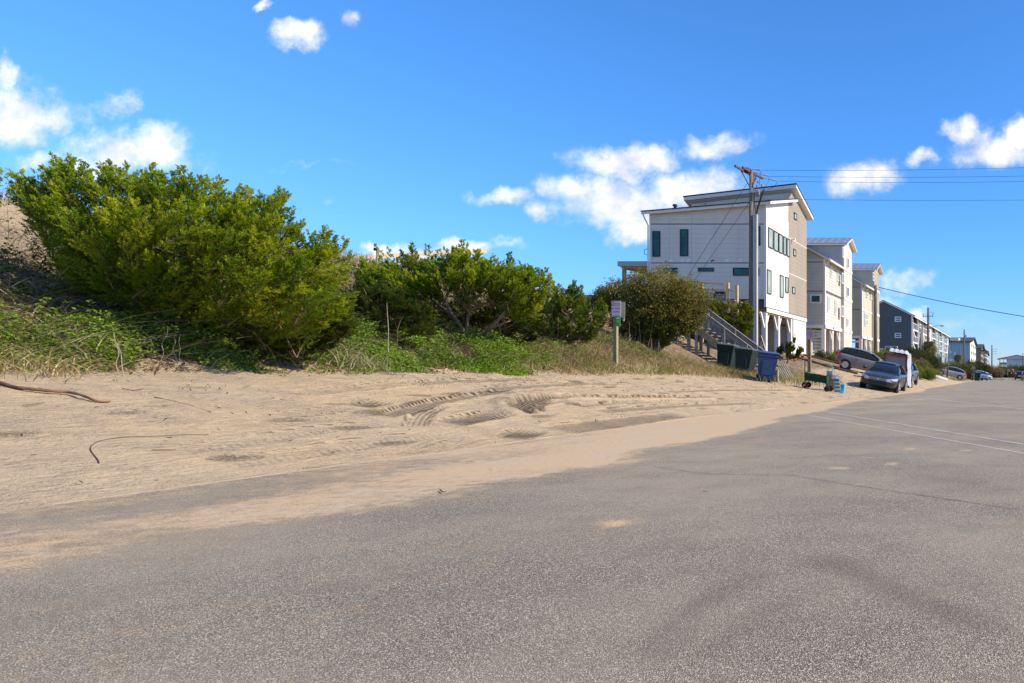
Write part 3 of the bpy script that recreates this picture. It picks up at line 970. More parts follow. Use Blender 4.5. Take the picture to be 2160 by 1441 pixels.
    MB().tube([(XL - .02, Yf - .05, Zr(524, Yf)), (XL - .3, Yf - .1, Zr(528, Yf)), (XL - .3, Yf - .1, Zr(536, Yf)), (XL - .02, Yf - .05, Zr(540, Yf))], .02, 5).build('cable_loop', M_wire, h)
    return h


modern_house()


# ------------------------------------------------------------------ the two tall gabled houses
def tall_house(name, label, XR, Y0, Ys, Y1, zb, ze, zt, body, bay, side, gz, wins, towerwins, sidewins, batten=False, mull=0):
    XL = XR - 8
    h = thing(name, label, 'house', (XR, Y0, Hs(XR, Y0)))
    xr = XR - 4.2                       # ridge of the main roof
    zr = ze + 2.3
    m = MB()
    m.poly([(XL, Y0, zb), (XR, Y0, zb), (XR, Y0, ze), (xr, Y0, zr), (XL, Y0, ze)])
    m.poly([(XL, Ys, zb), (XR, Ys, zb), (XR, Ys, ze), (xr, Ys, zr), (XL, Ys, ze)])
    m.poly([(XL, Y0, zb), (XL, Ys, zb), (XL, Ys, ze), (XL, Y0, ze)])
    m.poly([(XL, Y0, zb), (XR, Y0, zb), (XR, Ys, zb), (XL, Ys, zb)])
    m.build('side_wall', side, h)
    MB().poly([(XR, Y0, zb), (XR, Ys, zb), (XR, Ys, ze), (XR, Y0, ze)]).build('street_wall', body, h)
    # siding relief, joined
    m = MB(); n = int((ze - zb) / .26)
    if batten:
        for i in range(18):
            x = XL + .3 + i * .43
            zt_ = min(ze + (x - XL) * (zr - ze) / (xr - XL), ze + (XR - x) * (zr - ze) / (XR - xr)) - .12
            m.box(x, x + .05, Y0 - .022, Y0 - .001, zb + .02, zt_)
    else:
        for i in range(n):
            z = zb + i * (ze - zb) / n
            m.hexa([(XL + .1, Y0 - .024, z), (XR - .1, Y0 - .024, z), (XR - .1, Y0 - .001, z), (XL + .1, Y0 - .001, z),
                    (XL + .1, Y0 - .006, z + .25), (XR - .1, Y0 - .006, z + .25), (XR - .1, Y0 - .001, z + .25), (XL + .1, Y0 - .001, z + .25)])
            m.hexa([(XR + .001, Y0 + .1, z), (XR + .024, Y0 + .1, z), (XR + .024, Ys, z), (XR + .001, Ys, z),
                    (XR + .001, Y0 + .1, z + .25), (XR + .006, Y0 + .1, z + .25), (XR + .006, Ys, z + .25), (XR + .001, Ys, z + .25)])
    m.build('siding', body if not batten else side, h, kind='stuff')
    zm = (zb + ze) / 2 + .02
    MB().box(XL, XR - .1, Y0 - .035, Y0 - .026, zm - .03, zm + .03).build('band', M_dark_gap, h)
    MB().box(XL, XR - .1, Y0 - .035, Y0 - .026, ze - .35, ze - .30).build('band', M_dark_gap, h)
    MB().box(XR + .026, XR + .045, Y0, Ys, zm - .08, zm + .08).build('band', M_dark_gap if not batten else M_white, h)
    MB().box(XR - .12, XR + .05, Y0 - .05, Y0 + .12, zb, ze).build('corner_trim', M_white, h)
    MB().box(XL, XR + .06, Y0 - .06, Y0 - .002, zb - .28, zb).build('skirt_board', M_white, h)
    MB().box(XR + .002, XR + .08, Y0 - .06, Y1, zb - .28, zb - .001).build('skirt_board', M_white, h)
    MB().box(XR + .08, XR + .09, Y0 + 2.2, Y0 + 2.7, zb - .2, zb - .05).build('number_plate', M_dark_gap, h)
    # roof planes
    o = .45
    sl = (zr - ze) / (XR - xr)
    for s_, xa in ((1, XR + o), (-1, XL - o)):
        xe = xa; zee = ze - sl * o if s_ == 1 else ze - (zr - ze) / (xr - XL) * o
        m = MB().hexa([(xe, Y0 - .35, zee), (xe, Ys - .01, zee), (xr, Ys - .01, zr), (xr, Y0 - .35, zr),
                       (xe, Y0 - .35, zee + .16), (xe, Ys - .01, zee + .16), (xr, Ys - .01, zr + .16), (xr, Y0 - .35, zr + .16)])
        m.build('roof', M_white, h)
        m = MB().hexa([(xe, Y0 - .40, zee + .165), (xe, Ys - .01, zee + .165), (xr, Ys - .01, zr + .165), (xr, Y0 - .40, zr + .165),
                       (xe, Y0 - .40, zee + .21), (xe, Ys - .01, zee + .21), (xr, Ys - .01, zr + .21), (xr, Y0 - .40, zr + .21)])
        m.build('roof_covering', M_roof_metal, h)
    MB().box(XR + o, XR + o + .12, Y0 - .35, Ys, ze - sl * o - .02, ze - sl * o + .13).build('gutter', M_white, h)
    MB().tube([(XR + o, Y0 - .2, ze - sl * o), (XR + .05, Y0 - .12, ze - .7), (XR + .05, Y0 - .12, zb)], .045, 6).build('down_pipe', M_white, h)
    # tower bay that runs from the ground to its own gable
    XT = XR + .28
    yc = (Ys + Y1) / 2
    m = MB()
    m.poly([(XL + 1, Ys, zb), (XT, Ys, zb), (XT, Ys, zt), (XL + 1, Ys, zt)])
    m.poly([(XL + 1, Y1, zb), (XT, Y1, zb), (XT, Y1, zt), (XL + 1, Y1, zt)])
    m.poly([(XL + 1, Ys, zb), (XL + 1, Y1, zb), (XL + 1, Y1, zt), (XL + 1, Ys, zt)])
    m.build('tower_side', side if batten else M_conduit, h)
    z0g = gz - .4
    MB().poly([(XT, Ys, z0g), (XT, Y1, z0g), (XT, Y1, zt), (XT, yc, zt + .75), (XT, Ys, zt)]).poly([(XR - 1.5, Ys, z0g), (XT, Ys, z0g), (XT, Ys, zb), (XR - 1.5, Ys, zb)]).build('tower_front', bay, h)
    m = MB()
    for i in range(9):
        y = Ys + .1 + i * (Y1 - Ys - .2) / 8
        m.box(XT + .001, XT + .025, y - .025, y + .025, z0g + .6, zt + .7 - abs(y - yc) * .7)
    m.build('battens', bay, h, kind='stuff')
    for z in (zb - .15, zm, ze):
        MB().box(XT + .002, XT + .05, Ys, Y1, z - .13, z + .13).build('band', M_white, h)
    for ya, yb, za, zb_ in ((Ys - .4, yc, zt - .05, zt + .82), (yc, Y1 + .4, zt + .82, zt - .05)):
        m = MB().hexa([(XL + .6, ya, za), (XT + .42, ya, za), (XT + .42, yb, zb_), (XL + .6, yb, zb_),
                       (XL + .6, ya, za + .14), (XT + .42, ya, za + .14), (XT + .42, yb, zb_ + .14), (XL + .6, yb, zb_ + .14)])
        m.build('tower_roof', M_white, h)
        m = MB().hexa([(XL + .6, ya - .03, za + .145), (XT + .46, ya - .03, za + .145), (XT + .46, yb, zb_ + .145), (XL + .6, yb, zb_ + .145),
                       (XL + .6, ya - .03, za + .18), (XT + .46, ya - .03, za + .18), (XT + .46, yb, zb_ + .18), (XL + .6, yb, zb_ + .18)])
        rc = m.build('tower_roof_covering', M_roof_metal, h)
        for i in range(12):
            x = XL + 1.0 + i * .66
            MB().bar((x, ya - .03, za + .20), (x, yb, zb_ + .20), .04, .05).build('roof_seam', M_roof_metal, rc)
    for q in wins: street_win(h, XR + .024, *q, fr=M_white, pane=M_glass_pale, w=.09, mull=mull)
    for q in towerwins: street_win(h, XT + .026, *q, fr=M_white, pane=M_glass_blue, w=.08, mull=mull)
    for q in sidewins: side_win(h, Y0 - .026, *q, fr=M_white, pane=M_glass_green, w=.12)
    # piles, arch braces, slatted screen
    ys = [Y0 + .2, Y0 + (Ys - Y0) * .5, Ys - .3]
    for y in ys:
        MB().box(XR - .32, XR - .02, y - .14, y + .14, gz - .6, zb - .28).build('pile', M_white, h)
        for sg in (1, -1):
            if (sg < 0 and y == ys[0]): continue
            MB().bar((XR - .17, y + sg * .1, zb - 1.1), (XR - .17, y + sg * .55, zb - .3), .14, .14).build('brace', M_white, h)
    for x in (XR - 4, XL + .3):
        MB().box(x - .15, x + .15, Y0 + .1, Y0 + .4, gz - .6, zb - .28).build('pile', M_white, h)
    MB().box(XL + .3, XR - 2.2, Y0 + 2.6, Ys - .1, gz - .6, zb - .05).build('ground_floor_wall', side, h)
    if batten:
        for a, b in (((XR - 2.0, gz + .9), (XR - .2, zb - .6)), ((XR - 2.0, gz + .9), (XR - .3, gz - .3))):
            MB().bar((a[0], Y0 + .1, a[1]), (b[0], Y0 + .1, b[1]), .12, .2).build('cross_brace', M_white, h)
    else:
        for i in range(8):
            z = zb - .45 - i * .26
            MB().box(XR - 3.6, XR - .35, Y0 + .05, Y0 + .09, z - .17, z).build('slat', M_beige_siding, h)
        MB().box(XR - 2.6, XR - 1.0, Y0 - .5, Y0 - .1, gz - .3, gz + 1.0).build('utility_box', M_conduit, h)
    return h


L5 = lambda a, b, c, d: (1740 + a / 5.54, 500 + b / 5.54, 500 + c / 5.54, 1740 + d / 5.54)
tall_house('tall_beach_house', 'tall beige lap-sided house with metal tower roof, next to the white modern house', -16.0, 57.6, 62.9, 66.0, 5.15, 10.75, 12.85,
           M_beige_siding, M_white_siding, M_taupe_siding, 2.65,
           [L5(60, 335, 468, 80), L5(140, 385, 510, 158), L5(28, 690, 868, 50), L5(110, 725, 900, 132)],
           [L5(195, 415, 540, 215), L5(253, 580, 695, 276), L5(192, 800, 930, 212), L5(256, 950, 1040, 270), L5(201, 110, 235, 213), L5(258, 240, 360, 276)],
           [(1709, 621, 1732.5, 640), (1690, 621, 1703, 639)])
tall_house('tall_beach_house', 'tall cream board-and-batten house with metal tower roof, behind the second utility pole', -16.1, 72.0, 77.0, 79.8, 5.05, 10.5, 12.7,
           M_cream_siding, M_cream_siding, M_cream_siding, 3.4,
           [L5(483, 600, 700, 505), L5(530, 620, 725, 548), L5(466, 885, 1040, 482), L5(484, 893, 1035, 501)],
           [L5(556, 410, 505, 571)], [], batten=True, mull=1)


# ------------------------------------------------------------------ the terrace of townhouses
def townhouse(name, label, XR, Y0, Y1, gz, ze, zr, col, side=None, sidewins=(), brackets=True, group=None):
    XL = XR - 9.0; xr = (XL + XR) / 2
    h = thing(name, label, 'townhouse', (XR, Y0, gz), group=group)
    side = side or col
    m = MB()
    for y in (Y0, Y1):
        m.poly([(XL, y, gz - 1.5), (XR, y, gz - 1.5), (XR, y, ze), (xr, y, zr), (XL, y, ze)])
    m.poly([(XL, Y0, gz - 1.5), (XL, Y1, gz - 1.5), (XL, Y1, ze), (XL, Y0, ze)])
    m.poly([(XR - 1.2, Y0, gz - 1.5), (XR - 1.2, Y1, gz - 1.5), (XR - 1.2, Y1, ze), (XR - 1.2, Y0, ze)])
    m.build('wall', side, h)
    w = (Y1 - Y0)
    # a projecting bay fills the far half of the street front
    MB().box(XR - 1.19, XR - .02, Y0 + w * .55, Y1 - .02, gz - 1, ze - .05).build('bay', col, h)
    st = (ze - gz) / 3
    for k in range(3):
        z = gz + k * st
        if k: MB().box(XR - 1.18, XR + .05, Y0 + .02, Y0 + w * .55 - .02, z - .15, z + .05).build('balcony_floor', M_white, h)
        if k:
            rl = MB().box(XR - .02, XR + .04, Y0 + .05, Y0 + w * .54, z + .95, z + 1.02).build('balcony_rail', M_white, h)
            m = MB()
            for i in range(14):
                y = Y0 + .2 + i * (w * .5 / 14)
                m.box(XR - .005, XR + .025, y - .02, y + .02, z + .1, z + .95)
            m.build('baluster', M_white, rl, kind='stuff')
        window(h, X=XR - 1.19, box=(Y0 + w * .12, Y0 + w * .42, z + .2, z + 2.0), fr=M_white, pane=M_glass_blue, w=.12)
        window(h, X=XR - .02, box=(Y0 + w * .68, Y0 + w * .86, z + .7, z + 2.0), fr=M_white, pane=M_glass_blue, w=.12, mull=1)
    for y in (Y0 + .12, Y0 + w * .54):
        MB().box(XR - .15, XR + .12, y - .14, y + .14, gz - 1.2, ze).build('column', M_white, h)
    if brackets:
        for z in (gz + st, gz + 2 * st):
            MB().bar((XR + .1, Y0 + .3, z - .3), (XR + .1, Y0 + w * .22, z - st * .62), .14, .25).build('bracket', M_white, h)
    for s_, xe in ((1, XR + .5), (-1, XL - .5)):
        sl = (zr - ze) / (XR - xr)
        zee = ze - sl * .5
        m = MB().hexa([(xe, Y0 - .3, zee), (xe, Y1, zee), (xr, Y1, zr), (xr, Y0 - .3, zr), (xe, Y0 - .3, zee + .2), (xe, Y1, zee + .2), (xr, Y1, zr + .2), (xr, Y0 - .3, zr + .2)])
        m.build('roof', M_white, h)
        m = MB().hexa([(xe, Y0 - .32, zee + .202), (xe, Y1, zee + .202), (xr, Y1, zr + .202), (xr, Y0 - .32, zr + .202), (xe, Y0 - .32, zee + .28), (xe, Y1, zee + .28), (xr, Y1, zr + .28), (xr, Y0 - .32, zr + .28)])
        m.build('roof_shingles', M_roof_dark, h)
    for q in sidewins: side_win(h, Y0 - .01, *q, fr=M_white, pane=M_glass_blue, w=.14, mull=1)
    return h


TG = 'townhouses in the long terrace beyond the cream house'
tw = [(108, 120, 'dark slate-grey end townhouse of the terrace with white window trim', M_grey_siding, M_grey_siding),
      (120.02, 133, 'white second townhouse of the terrace, between the grey and the green fronts', M_white_siding, M_white_siding),
      (133.02, 146, 'sage-green third townhouse of the terrace with white columns', M_green_siding, M_green_siding),
      (146.02, 157, 'blue-fronted fourth townhouse of the terrace, next to the green front', M_blue_siding, M_blue_siding),
      (157.02, 168, 'pale grey townhouse at the far end of the terrace', M_pale_blue, M_pale_blue)]
for i, (a, b, lab, c, sd) in enumerate(tw):
    townhouse('townhouse', lab, -16.2, a, b, 4.1, 10.25, 12.45, c, sd, [(1887.3, 668, 1901, 679), (1887.3, 702.5, 1901, 713)] if i == 0 else (), group=TG)

# white railed deck against the grey end wall
dk = thing('raised_deck', 'raised deck with white balustrade in front of the dark grey end wall', 'deck', (-19, 99, 3.5))
a, b = P(1850, 751, 100), P(1888, 757, 100)
MB().box(a.x - 1, b.x, 98.5, 107.9, a.z - .35, a.z).build('deck_floor', M_white, dk)
MB().box(a.x - 1, b.x, 98.5, 98.6, a.z + .98, a.z + 1.08).build('rail', M_white, dk)
MB().box(b.x - .1, b.x, 98.61, 107.9, a.z + .98, a.z + 1.08).build('rail', M_white, dk)
m = MB()
for i in range(26):
    x = a.x - 1 + .1 + i * (b.x - a.x + .8) / 26
    m.box(x, x + .07, 98.52, 98.58, a.z + .05, a.z + .98)
for i in range(12):
    y = 98.9 + i * .75
    m.box(b.x - .08, b.x - .02, y, y + .07, a.z + .05, a.z + .98)
m.build('baluster', M_white, dk, kind='stuff')
for x in (a.x - .9, (a.x + b.x) / 2, b.x - .12):
    MB().box(x, x + .12, 98.5, 98.62, 2.2, a.z + 1.1).build('post', M_white, dk)
ac = thing('air_conditioner', 'pair of pale air conditioning units on the railed deck', 'air conditioner', (-18.6, 101, a.z))
for dx in (0, 1.0):
    MB().box(-19.2 + dx, -18.4 + dx, 101, 101.8, a.z, a.z + 1.5).build('cabinet', M_conduit, ac, bevel=.03)
    MB().lathe((-18.8 + dx, 100.97, a.z + .95), [(.28, -.02), (.28, .02), (.06, .03)], 14, 'Y').build('fan_grille', M_black, ac)


# ------------------------------------------------------------------ far buildings
def far_house(name, label, X1, X0_, Y0, Y1, gz, ze, zr, side, front, roof=M_roof_dark, gable='street', wins=(), storeys=3, dormer=False, cat='house'):
    h = thing(name, label, cat, (X1, Y0, gz))
    MB().box(X0_, X1, Y0, Y1, gz - 1, ze).build('side_wall', side, h)
    yc = (Y0 + Y1) / 2; xc = (X0_ + X1) / 2
    o = .7
    if gable == 'street':
        MB().poly([(X1 + .01, Y0, gz - 1), (X1 + .01, Y1, gz - 1), (X1 + .01, Y1, ze), (X1 + .01, yc, zr), (X1 + .01, Y0, ze)]).build('street_wall', front, h)
        for ya, yb in ((Y0 - o, yc), (Y1 + o, yc)):
            m = MB().hexa([(X0_ - o, ya, ze - .2), (X1 + o, ya, ze - .2), (X1 + o, yb, zr), (X0_ - o, yb, zr), (X0_ - o, ya, ze + .1), (X1 + o, ya, ze + .1), (X1 + o, yb, zr + .3), (X0_ - o, yb, zr + .3)])
            m.build('roof', roof, h)
    else:
        MB().poly([(X1 + .01, Y0, gz - 1), (X1 + .01, Y1, gz - 1), (X1 + .01, Y1, ze), (X1 + .01, Y0, ze)]).build('street_wall', front, h)
        MB().poly([(X0_, Y0 - .01, ze), (X1, Y0 - .01, ze), (xc, Y0 - .01, zr)]).build('gable', side, h)
        for xa, xb in ((X0_ - o, xc), (X1 + o, xc)):
            m = MB().hexa([(xa, Y0 - o, ze - .2), (xa, Y1 + o, ze - .2), (xb, Y1 + o, zr), (xb, Y0 - o, zr), (xa, Y0 - o, ze + .1), (xa, Y1 + o, ze + .1), (xb, Y1 + o, zr + .3), (xb, Y0 - o, zr + .3)])
            m.build('roof', roof, h)
    for q in wins: side_win(h, Y0 - .02, *q, fr=M_white, pane=M_glass_blue, w=.22, proud=.12, mull=1)
    st = (ze - gz) / storeys
    for k in range(storeys):
        for j in range(3):
            y = Y0 + (Y1 - Y0) * (.15 + .3 * j)
            window(h, X=X1 + .02, box=(y, y + (Y1 - Y0) * .14, gz + k * st + .8, gz + k * st + 2.1), fr=M_white, pane=M_glass_blue, w=.18, proud=.1)
    if dormer:
        a, b = P(2004, 722, Y0 - .5), P(2022, 714, Y0 - .5)
        MB().box(a.x, b.x, Y0 - .4, Y0 + 6, a.z, b.z + .3).build('dormer', front, h)
        for u in (2004.5, 2011):
            side_win(h, Y0 - .42, u + .5, 717, u + 4, 721, fr=M_white, pane=M_glass_blue, w=.15)
    return h


far_house('blue_house', 'large blue house with dark hipped dormer roof and white street gable, beyond the terrace', -14.0, -21.6, 215, 247, 4.2, 11.3, 13.2, M_blue_siding, M_white_siding,
          wins=[(2003, 740, 2007, 746), (2012, 743, 2016.5, 749.5), (2003, 756, 2007, 762), (2011.5, 758.5, 2016.5, 764)], dormer=True)
far_house('brown_house', 'weathered brown house with white-edged balconies, beyond the blue house', -12.9, -21, 262, 285, 3.8, 11.0, 12.8, M_brown_siding, M_brown_siding)
bh = far_house('pale_house', 'pale grey-green house stepping down behind the brown house', -12.2, -20, 290, 315, 3.4, 9.6, 11.2, M_pale_blue, M_beige_siding)
for (y0, y1, z) in ((262, 285, 4.9), (262, 285, 7.6)):
    pass
bal = thing('wooden_balcony', 'white-edged balcony with stair rails on the weathered brown house', 'balcony', (-12.5, 262, 5))
for z in (5.0, 7.8):
    MB().box(-12.88, -11.4, 262, 285, z - .25, z).build('floor', M_white, bal)
    MB().box(-11.5, -11.4, 262, 285, z + .9, z + 1.05).build('rail', M_white, bal)
for y in (262.2, 269, 277, 284.6):
    MB().box(-11.65, -11.4, y, y + .3, 2.5, 10.2).build('post', M_brown_siding, bal)
MB().box(-12.88, -11.0, 261, 286, 10.2, 10.5).build('canopy', M_roof_dark, bal)
MB().bar((-13, 261, 8.2), (-16, 261, 4.4), .2, .5).build('stringer', M_brown_siding, bal)
st = thing('beach_stair', 'white-railed wooden stair climbing the scrub beside the far houses', 'stairs', (-8.5, 290, 3))
for dz in (0, .9):
    a, b = P(2104, 773 - dz * 4, 280), P(2112, 779.5 - dz * 4, 280)
    MB().bar(a, b, .2, .22).build('rail', M_white, st)
a, b = P(2104, 776, 281), P(2112, 782.5, 281)
MB().bar(a, b, 1.2, .35).build('stringer', M_pale_wood, st)

# blue two-storey house that closes the street
Yb = 300
bx0, bx1 = P(2123, 0, Yb).x, 9.0
h = thing('closing_house', 'pale blue two-storey house with open corner porch closing the end of the street', 'house', (0, Yb, 2.5))
ze, gz = Zr(757, Yb), Zr(783, Yb)
zr = Zr(750, Yb)
MB().box(bx0, bx1, Yb, Yb + 12, gz - 2, ze).build('wall', M_pale_blue, h)
xr = P(2144.5, 0, Yb).x
MB().poly([(bx0 - 3.4, Yb - .9, ze), (bx1, Yb - .9, ze), (xr, Yb - .9, zr)]).poly([(bx0 - 3.4, Yb + 12, ze), (bx1, Yb + 12, ze), (xr, Yb + 12, zr)]).build('gable', M_pale_blue, h)
for xa in (bx0 - 4.0, bx1 + .6):
    MB().hexa([(xa, Yb - 1.2, ze - .25), (xa, Yb + 12.6, ze - .25), (xr, Yb + 12.6, zr), (xr, Yb - 1.2, zr), (xa, Yb - 1.2, ze + .05), (xa, Yb + 12.6, ze + .05), (xr, Yb + 12.6, zr + .3), (xr, Yb - 1.2, zr + .3)]).build('roof', M_brown_siding, h)
for x in (bx0 - 3.0, bx0 - 1.3):
    for y in (Yb + .2, Yb + 7):
        MB().box(x - .1, x + .1, y - .1, y + .1, gz, ze - .1).build('porch_post', M_white, h)
MB().box(bx0 - 3.3, bx0 - .02, Yb, Yb + 8, Zr(770, Yb) - .3, Zr(770, Yb)).build('porch_floor', M_white, h)
MB().box(bx0 - 3.2, bx0 - .02, Yb + .05, Yb + .12, Zr(769.6, Yb), Zr(764.5, Yb)).build('porch_rail', M_brown_siding, h)
for q in ((2131, 760, 2134.5, 766), (2136, 760, 2139.5, 766), (2148.5, 761, 2152.5, 767), (2154.5, 761, 2158.5, 767), (2131, 773, 2134, 777.5), (2136, 773, 2139, 778), (2145, 773, 2149, 777), (2155.5, 774, 2158.5, 777.5)):
    side_win(h, Yb - .02, *q, fr=M_white, pane=M_glass_blue, w=.22, proud=.12)


# ------------------------------------------------------------------ poles, arms and wires
def pole(name, label, u, vtop, Y, r, m=M_pole, lean=(0, 0), gzz=None):
    top = P(u, vtop, Y)
    bx = top.x - lean[0]; by = Y - lean[1]
    z0 = Hs(bx, by) if gzz is None else gzz
    t = thing(name, label, 'utility pole', (bx, by, z0))
    MB().tube([(bx, by, z0 - .4), (bx + lean[0] * .5, by + lean[1] * .5, (z0 + top.z) / 2), top], [r * 1.2, r, r * .82], 12).build('shaft', m, t, smooth=True)
    return t, top


Yp = 44.0
t, top = pole('utility_pole', 'tall wooden utility pole with double crossarm and grey conduit in front of the white house', 1585, 361, Yp, .155, M_pole_pale)
A0, A1 = P(1553, 358.5, 42.7), P(1590, 381, 44.4)
B0, B1 = P(1569, 355, 43.1), P(1613, 384, 45.4)
zA = 13.85
for (a, b) in (((-17.45, 42.6), (-17.15, 44.9)), ((-17.1, 42.9), (-16.72, 45.4))):
    MB().bar((a[0], a[1], zA + .12), (b[0], b[1], zA + .12), .10, .13).build('crossarm', M_arm, t)
for q in (((-17.3, 43.2, zA), (-17.0, 43.95, zA - .9)), ((-17.0, 44.9, zA), (-17.0, 44.1, zA - .9)), ((-16.9, 44.6, zA + .05), (-16.95, 44.05, zA - .6))):
    MB().bar(*q, .05, .06).build('arm_brace', M_arm, t)
MB().box(top.x - .25, top.x - .05, 43.6, 43.8, zA + .02, zA + .32).build('transformer_bracket', M_black, t)
ends = []
for (u, v, Yq) in ((1604, 359, 43.2), (1623, 372, 44.0), (1640, 382, 45.0)):
    p = P(u, v, Yq)
    q = Vector((-17.0 + (p.x + 17.0) * .1, Yq, zA + .15))
    ins = MB().tube([q, (q + p) / 2 - Vector((0, 0, .03)), p], [.03, .02, .02], 6)
    for k in range(4):
        c = q + (p - q) * (.72 + .08 * k)
        ins.lathe((c.x, c.y, c.z), [(.02, -.03), (.06, -.01), (.06, .01), (.02, .03)], 8, 'X')
    ins.build('strain_insulator', M_porcelain, t)
    ends.append(p)
for (dx, dy, dz) in ((.05, -.2, .25), (.35, .2, -.45), (.55, .35, -.62)):
    MB().lathe((top.x + dx, Yp + dy, zA + dz), [(.03, -.08), (.09, -.06), (.05, 0), (.08, .04), (.02, .1)], 8).build('insulator', M_porcelain, t)
cg = P(1594.5, 453, Yp)
MB().box(cg.x - .13, cg.x + .13, Yp - .2, Yp + .05, Hs(cg.x, Yp) - .3, cg.z).build('conduit', M_conduit, t, bevel=.015)
MB().box(top.x - .02, top.x + .17, Yp - .2, Yp + .1, P(0, 408, Yp).z, P(0, 403, Yp).z).build('strap', M_steel, t)
br = P(1602, 408, Yp)
MB().bar((top.x + .1, Yp, br.z), (br.x + .1, Yp, br.z + .05), .09, .09).build('cutout_bracket', M_porcelain, t)
for k in range(3):
    x = top.x + .25 + k * .12
    MB().tube([(x, Yp - .1, br.z + .25), (x + .05, Yp - .1, br.z - .15)], .035, 6).build('fuse_cutout', M_porcelain, t)
cab = MB()
cab.tube(smoothpath([P(1597, 390, Yp), P(1592, 404, Yp), P(1591, 425, Yp), P(1593, 440, Yp), P(1594, 453, Yp)], 4), .025, 5)
cab.tube(smoothpath([P(1612, 400, Yp), P(1607, 415, Yp), P(1600, 437, Yp), P(1596, 453, Yp)], 4), .03, 5)
cab.tube(smoothpath([P(1608, 402, Yp), P(1604, 418, Yp), P(1598, 437, Yp), P(1595, 453, Yp)], 4), .03, 5)
cab.tube(smoothpath([P(1604, 361, 43.2), P(1603, 375, 43.5), P(1602, 385, Yp), P(1600, 402, Yp)], 4), .012, 4)
cab.tube(smoothpath([P(1623, 374, Yp), P(1620, 385, Yp), P(1614, 394, Yp), P(1609, 402, Yp)], 4), .012, 4)
cab.tube(smoothpath([P(1640, 384, Yp), P(1634, 393, Yp), P(1624, 399, Yp), P(1612, 402, Yp)], 4), .012, 4)
cab.build('riser_cable', M_wire, t, kind='stuff')
gz_ = P(1450, 590, 40)
MB().tube([P(1577, 385, Yp), P(1450, 584, 41.5)], .014, 5).build('guy_wire', M_wire, t)
MB().tube([P(1580, 428, Yp), P(1466, 590, 41.5)], .014, 5).build('guy_wire', M_wire, t)


def sag(a, b, s, n=14):
    return [Vector(a).lerp(Vector(b), i / n) - Vector((0, 0, s * 4 * (i / n) * (1 - i / n))) for i in range(n + 1)]


def wire(label, a, b, s=.2, r=.010, g='power lines crossing the street from the near pole'):
    o = MB().tube(sag(a, b, s), r, 5).build('power_line', M_wire)
    return tag(o, label, 'cable', g)


wire('topmost power line leaving the near pole across the street', ends[0], (14, 43.2, 14.6), .25, g=None)
wire('second power line from the top leaving the near pole', ends[1], (14, 44, 14.2), .25, g=None)
wire('third power line leaving the near pole, just above the house roof', ends[2], (14, 45, 14.2), .3, g=None)
wire('thin lowest line crossing the street in front of the white house roof', P(1604, 420, 44), (14, 44, 12.4), .15, .010, g=None)

t, top2 = pole('utility_pole', 'plain wooden utility pole standing before the cream house corner', 1847, 602, 70, .17, M_pole)
MB().bar((top2.x + .1, 70, top2.z - .35), (top2.x + .55, 70, top2.z - .5), .05, .05).build('line_hook', M_steel, t)
wire('sagging black telephone cable running from the second pole to the right edge', top2 + Vector((.3, 0, -.2)), (14, 62, 4.6), .55, .035, g=None)
tg_, top3 = pole('utility_pole', 'third wooden utility pole along the street, with a street lamp arm', 1958, 649, 103, .19, M_pole)
MB().bar(P(1947, 667, 103), P(1968.5, 667, 103), .08, .1).build('crossarm', M_arm, tg_)
for u in (1947.5, 1967.5):
    p = P(u, 666, 103)
    MB().lathe((p.x, 103, p.z), [(.03, -.3), (.08, -.1), (.05, .1), (.07, .25), (.02, .35)], 8).build('insulator', M_porcelain, tg_)
MB().bar(P(1961, 658, 103), P(1973, 661, 103), .05, .05).build('line_hook', M_steel, tg_)
MB().bar(P(1961, 681, 103), P(1968, 682.5, 103), .06, .05).build('line_hook', M_steel, tg_)
sl = thing('street_lamp', 'cobra-head street lamp on a curved arm fixed to the third pole', 'street lamp', P(1960, 692, 103))
MB().tube(smoothpath([P(1959, 694, 102.8), P(1966, 690, 102.8), P(1975, 687.5, 102.8), P(1985, 687, 102.8)], 4), .04, 6).build('arm', M_steel, sl)
p = P(1987.5, 687.5, 102.8)
MB().lathe((p.x, p.y, p.z), [(.03, -.32), (.11, -.2), (.13, .1), (.06, .3)], 8, 'X').build('lamp_head', M_conduit, sl)
pole('utility_pole', 'short leaning grey post against the terrace columns', 1944, 700, 100, .17, M_pole_pale, lean=(.45, 0))
t, top4 = pole('utility_pole', 'fourth wooden utility pole, in front of the blue house', 2034, 695, 140, .17, M_pole)
MB().bar(P(2032, 704, 140), P(2036.5, 704, 140), .08, .1).build('line_hook', M_steel, t)
MB().box(top4.x + .05, top4.x + .5, 139.6, 139.9, Zr(711, 140), Zr(707, 140)).build('meter_box', M_conduit, t)
pole('utility_pole', 'thin leaning wooden pole left of the silver car roof', 2002, 728, 98, .10, M_pole, lean=(.3, 0))
pole('utility_pole', 'short bare pole between the palm and the blue house wall', 2024.5, 729, 150, .12, M_pole)
pole('utility_pole', 'shortest bare post right of the small palm', 2031, 745, 135, .10, M_pole)
t, top5 = pole('utility_pole', 'farthest left-side pole with three line arms, beyond the blue house', 2092.3, 728, 220, .22, M_pole)
for v in (737, 742, 747):
    MB().bar(P(2093, v, 220), P(2103, v - .4, 220), .07, .12).build('line_arm', M_steel, t)
t, top6 = pole('utility_pole', 'thin pole rising over the roof of the closing house at the right edge', 2157.5, 745, 290, .18, M_pole, gzz=1.5)
MB().bar(P(2155, 752, 290), P(2160, 752, 290), .15, .15).build('crossarm', M_arm, t)

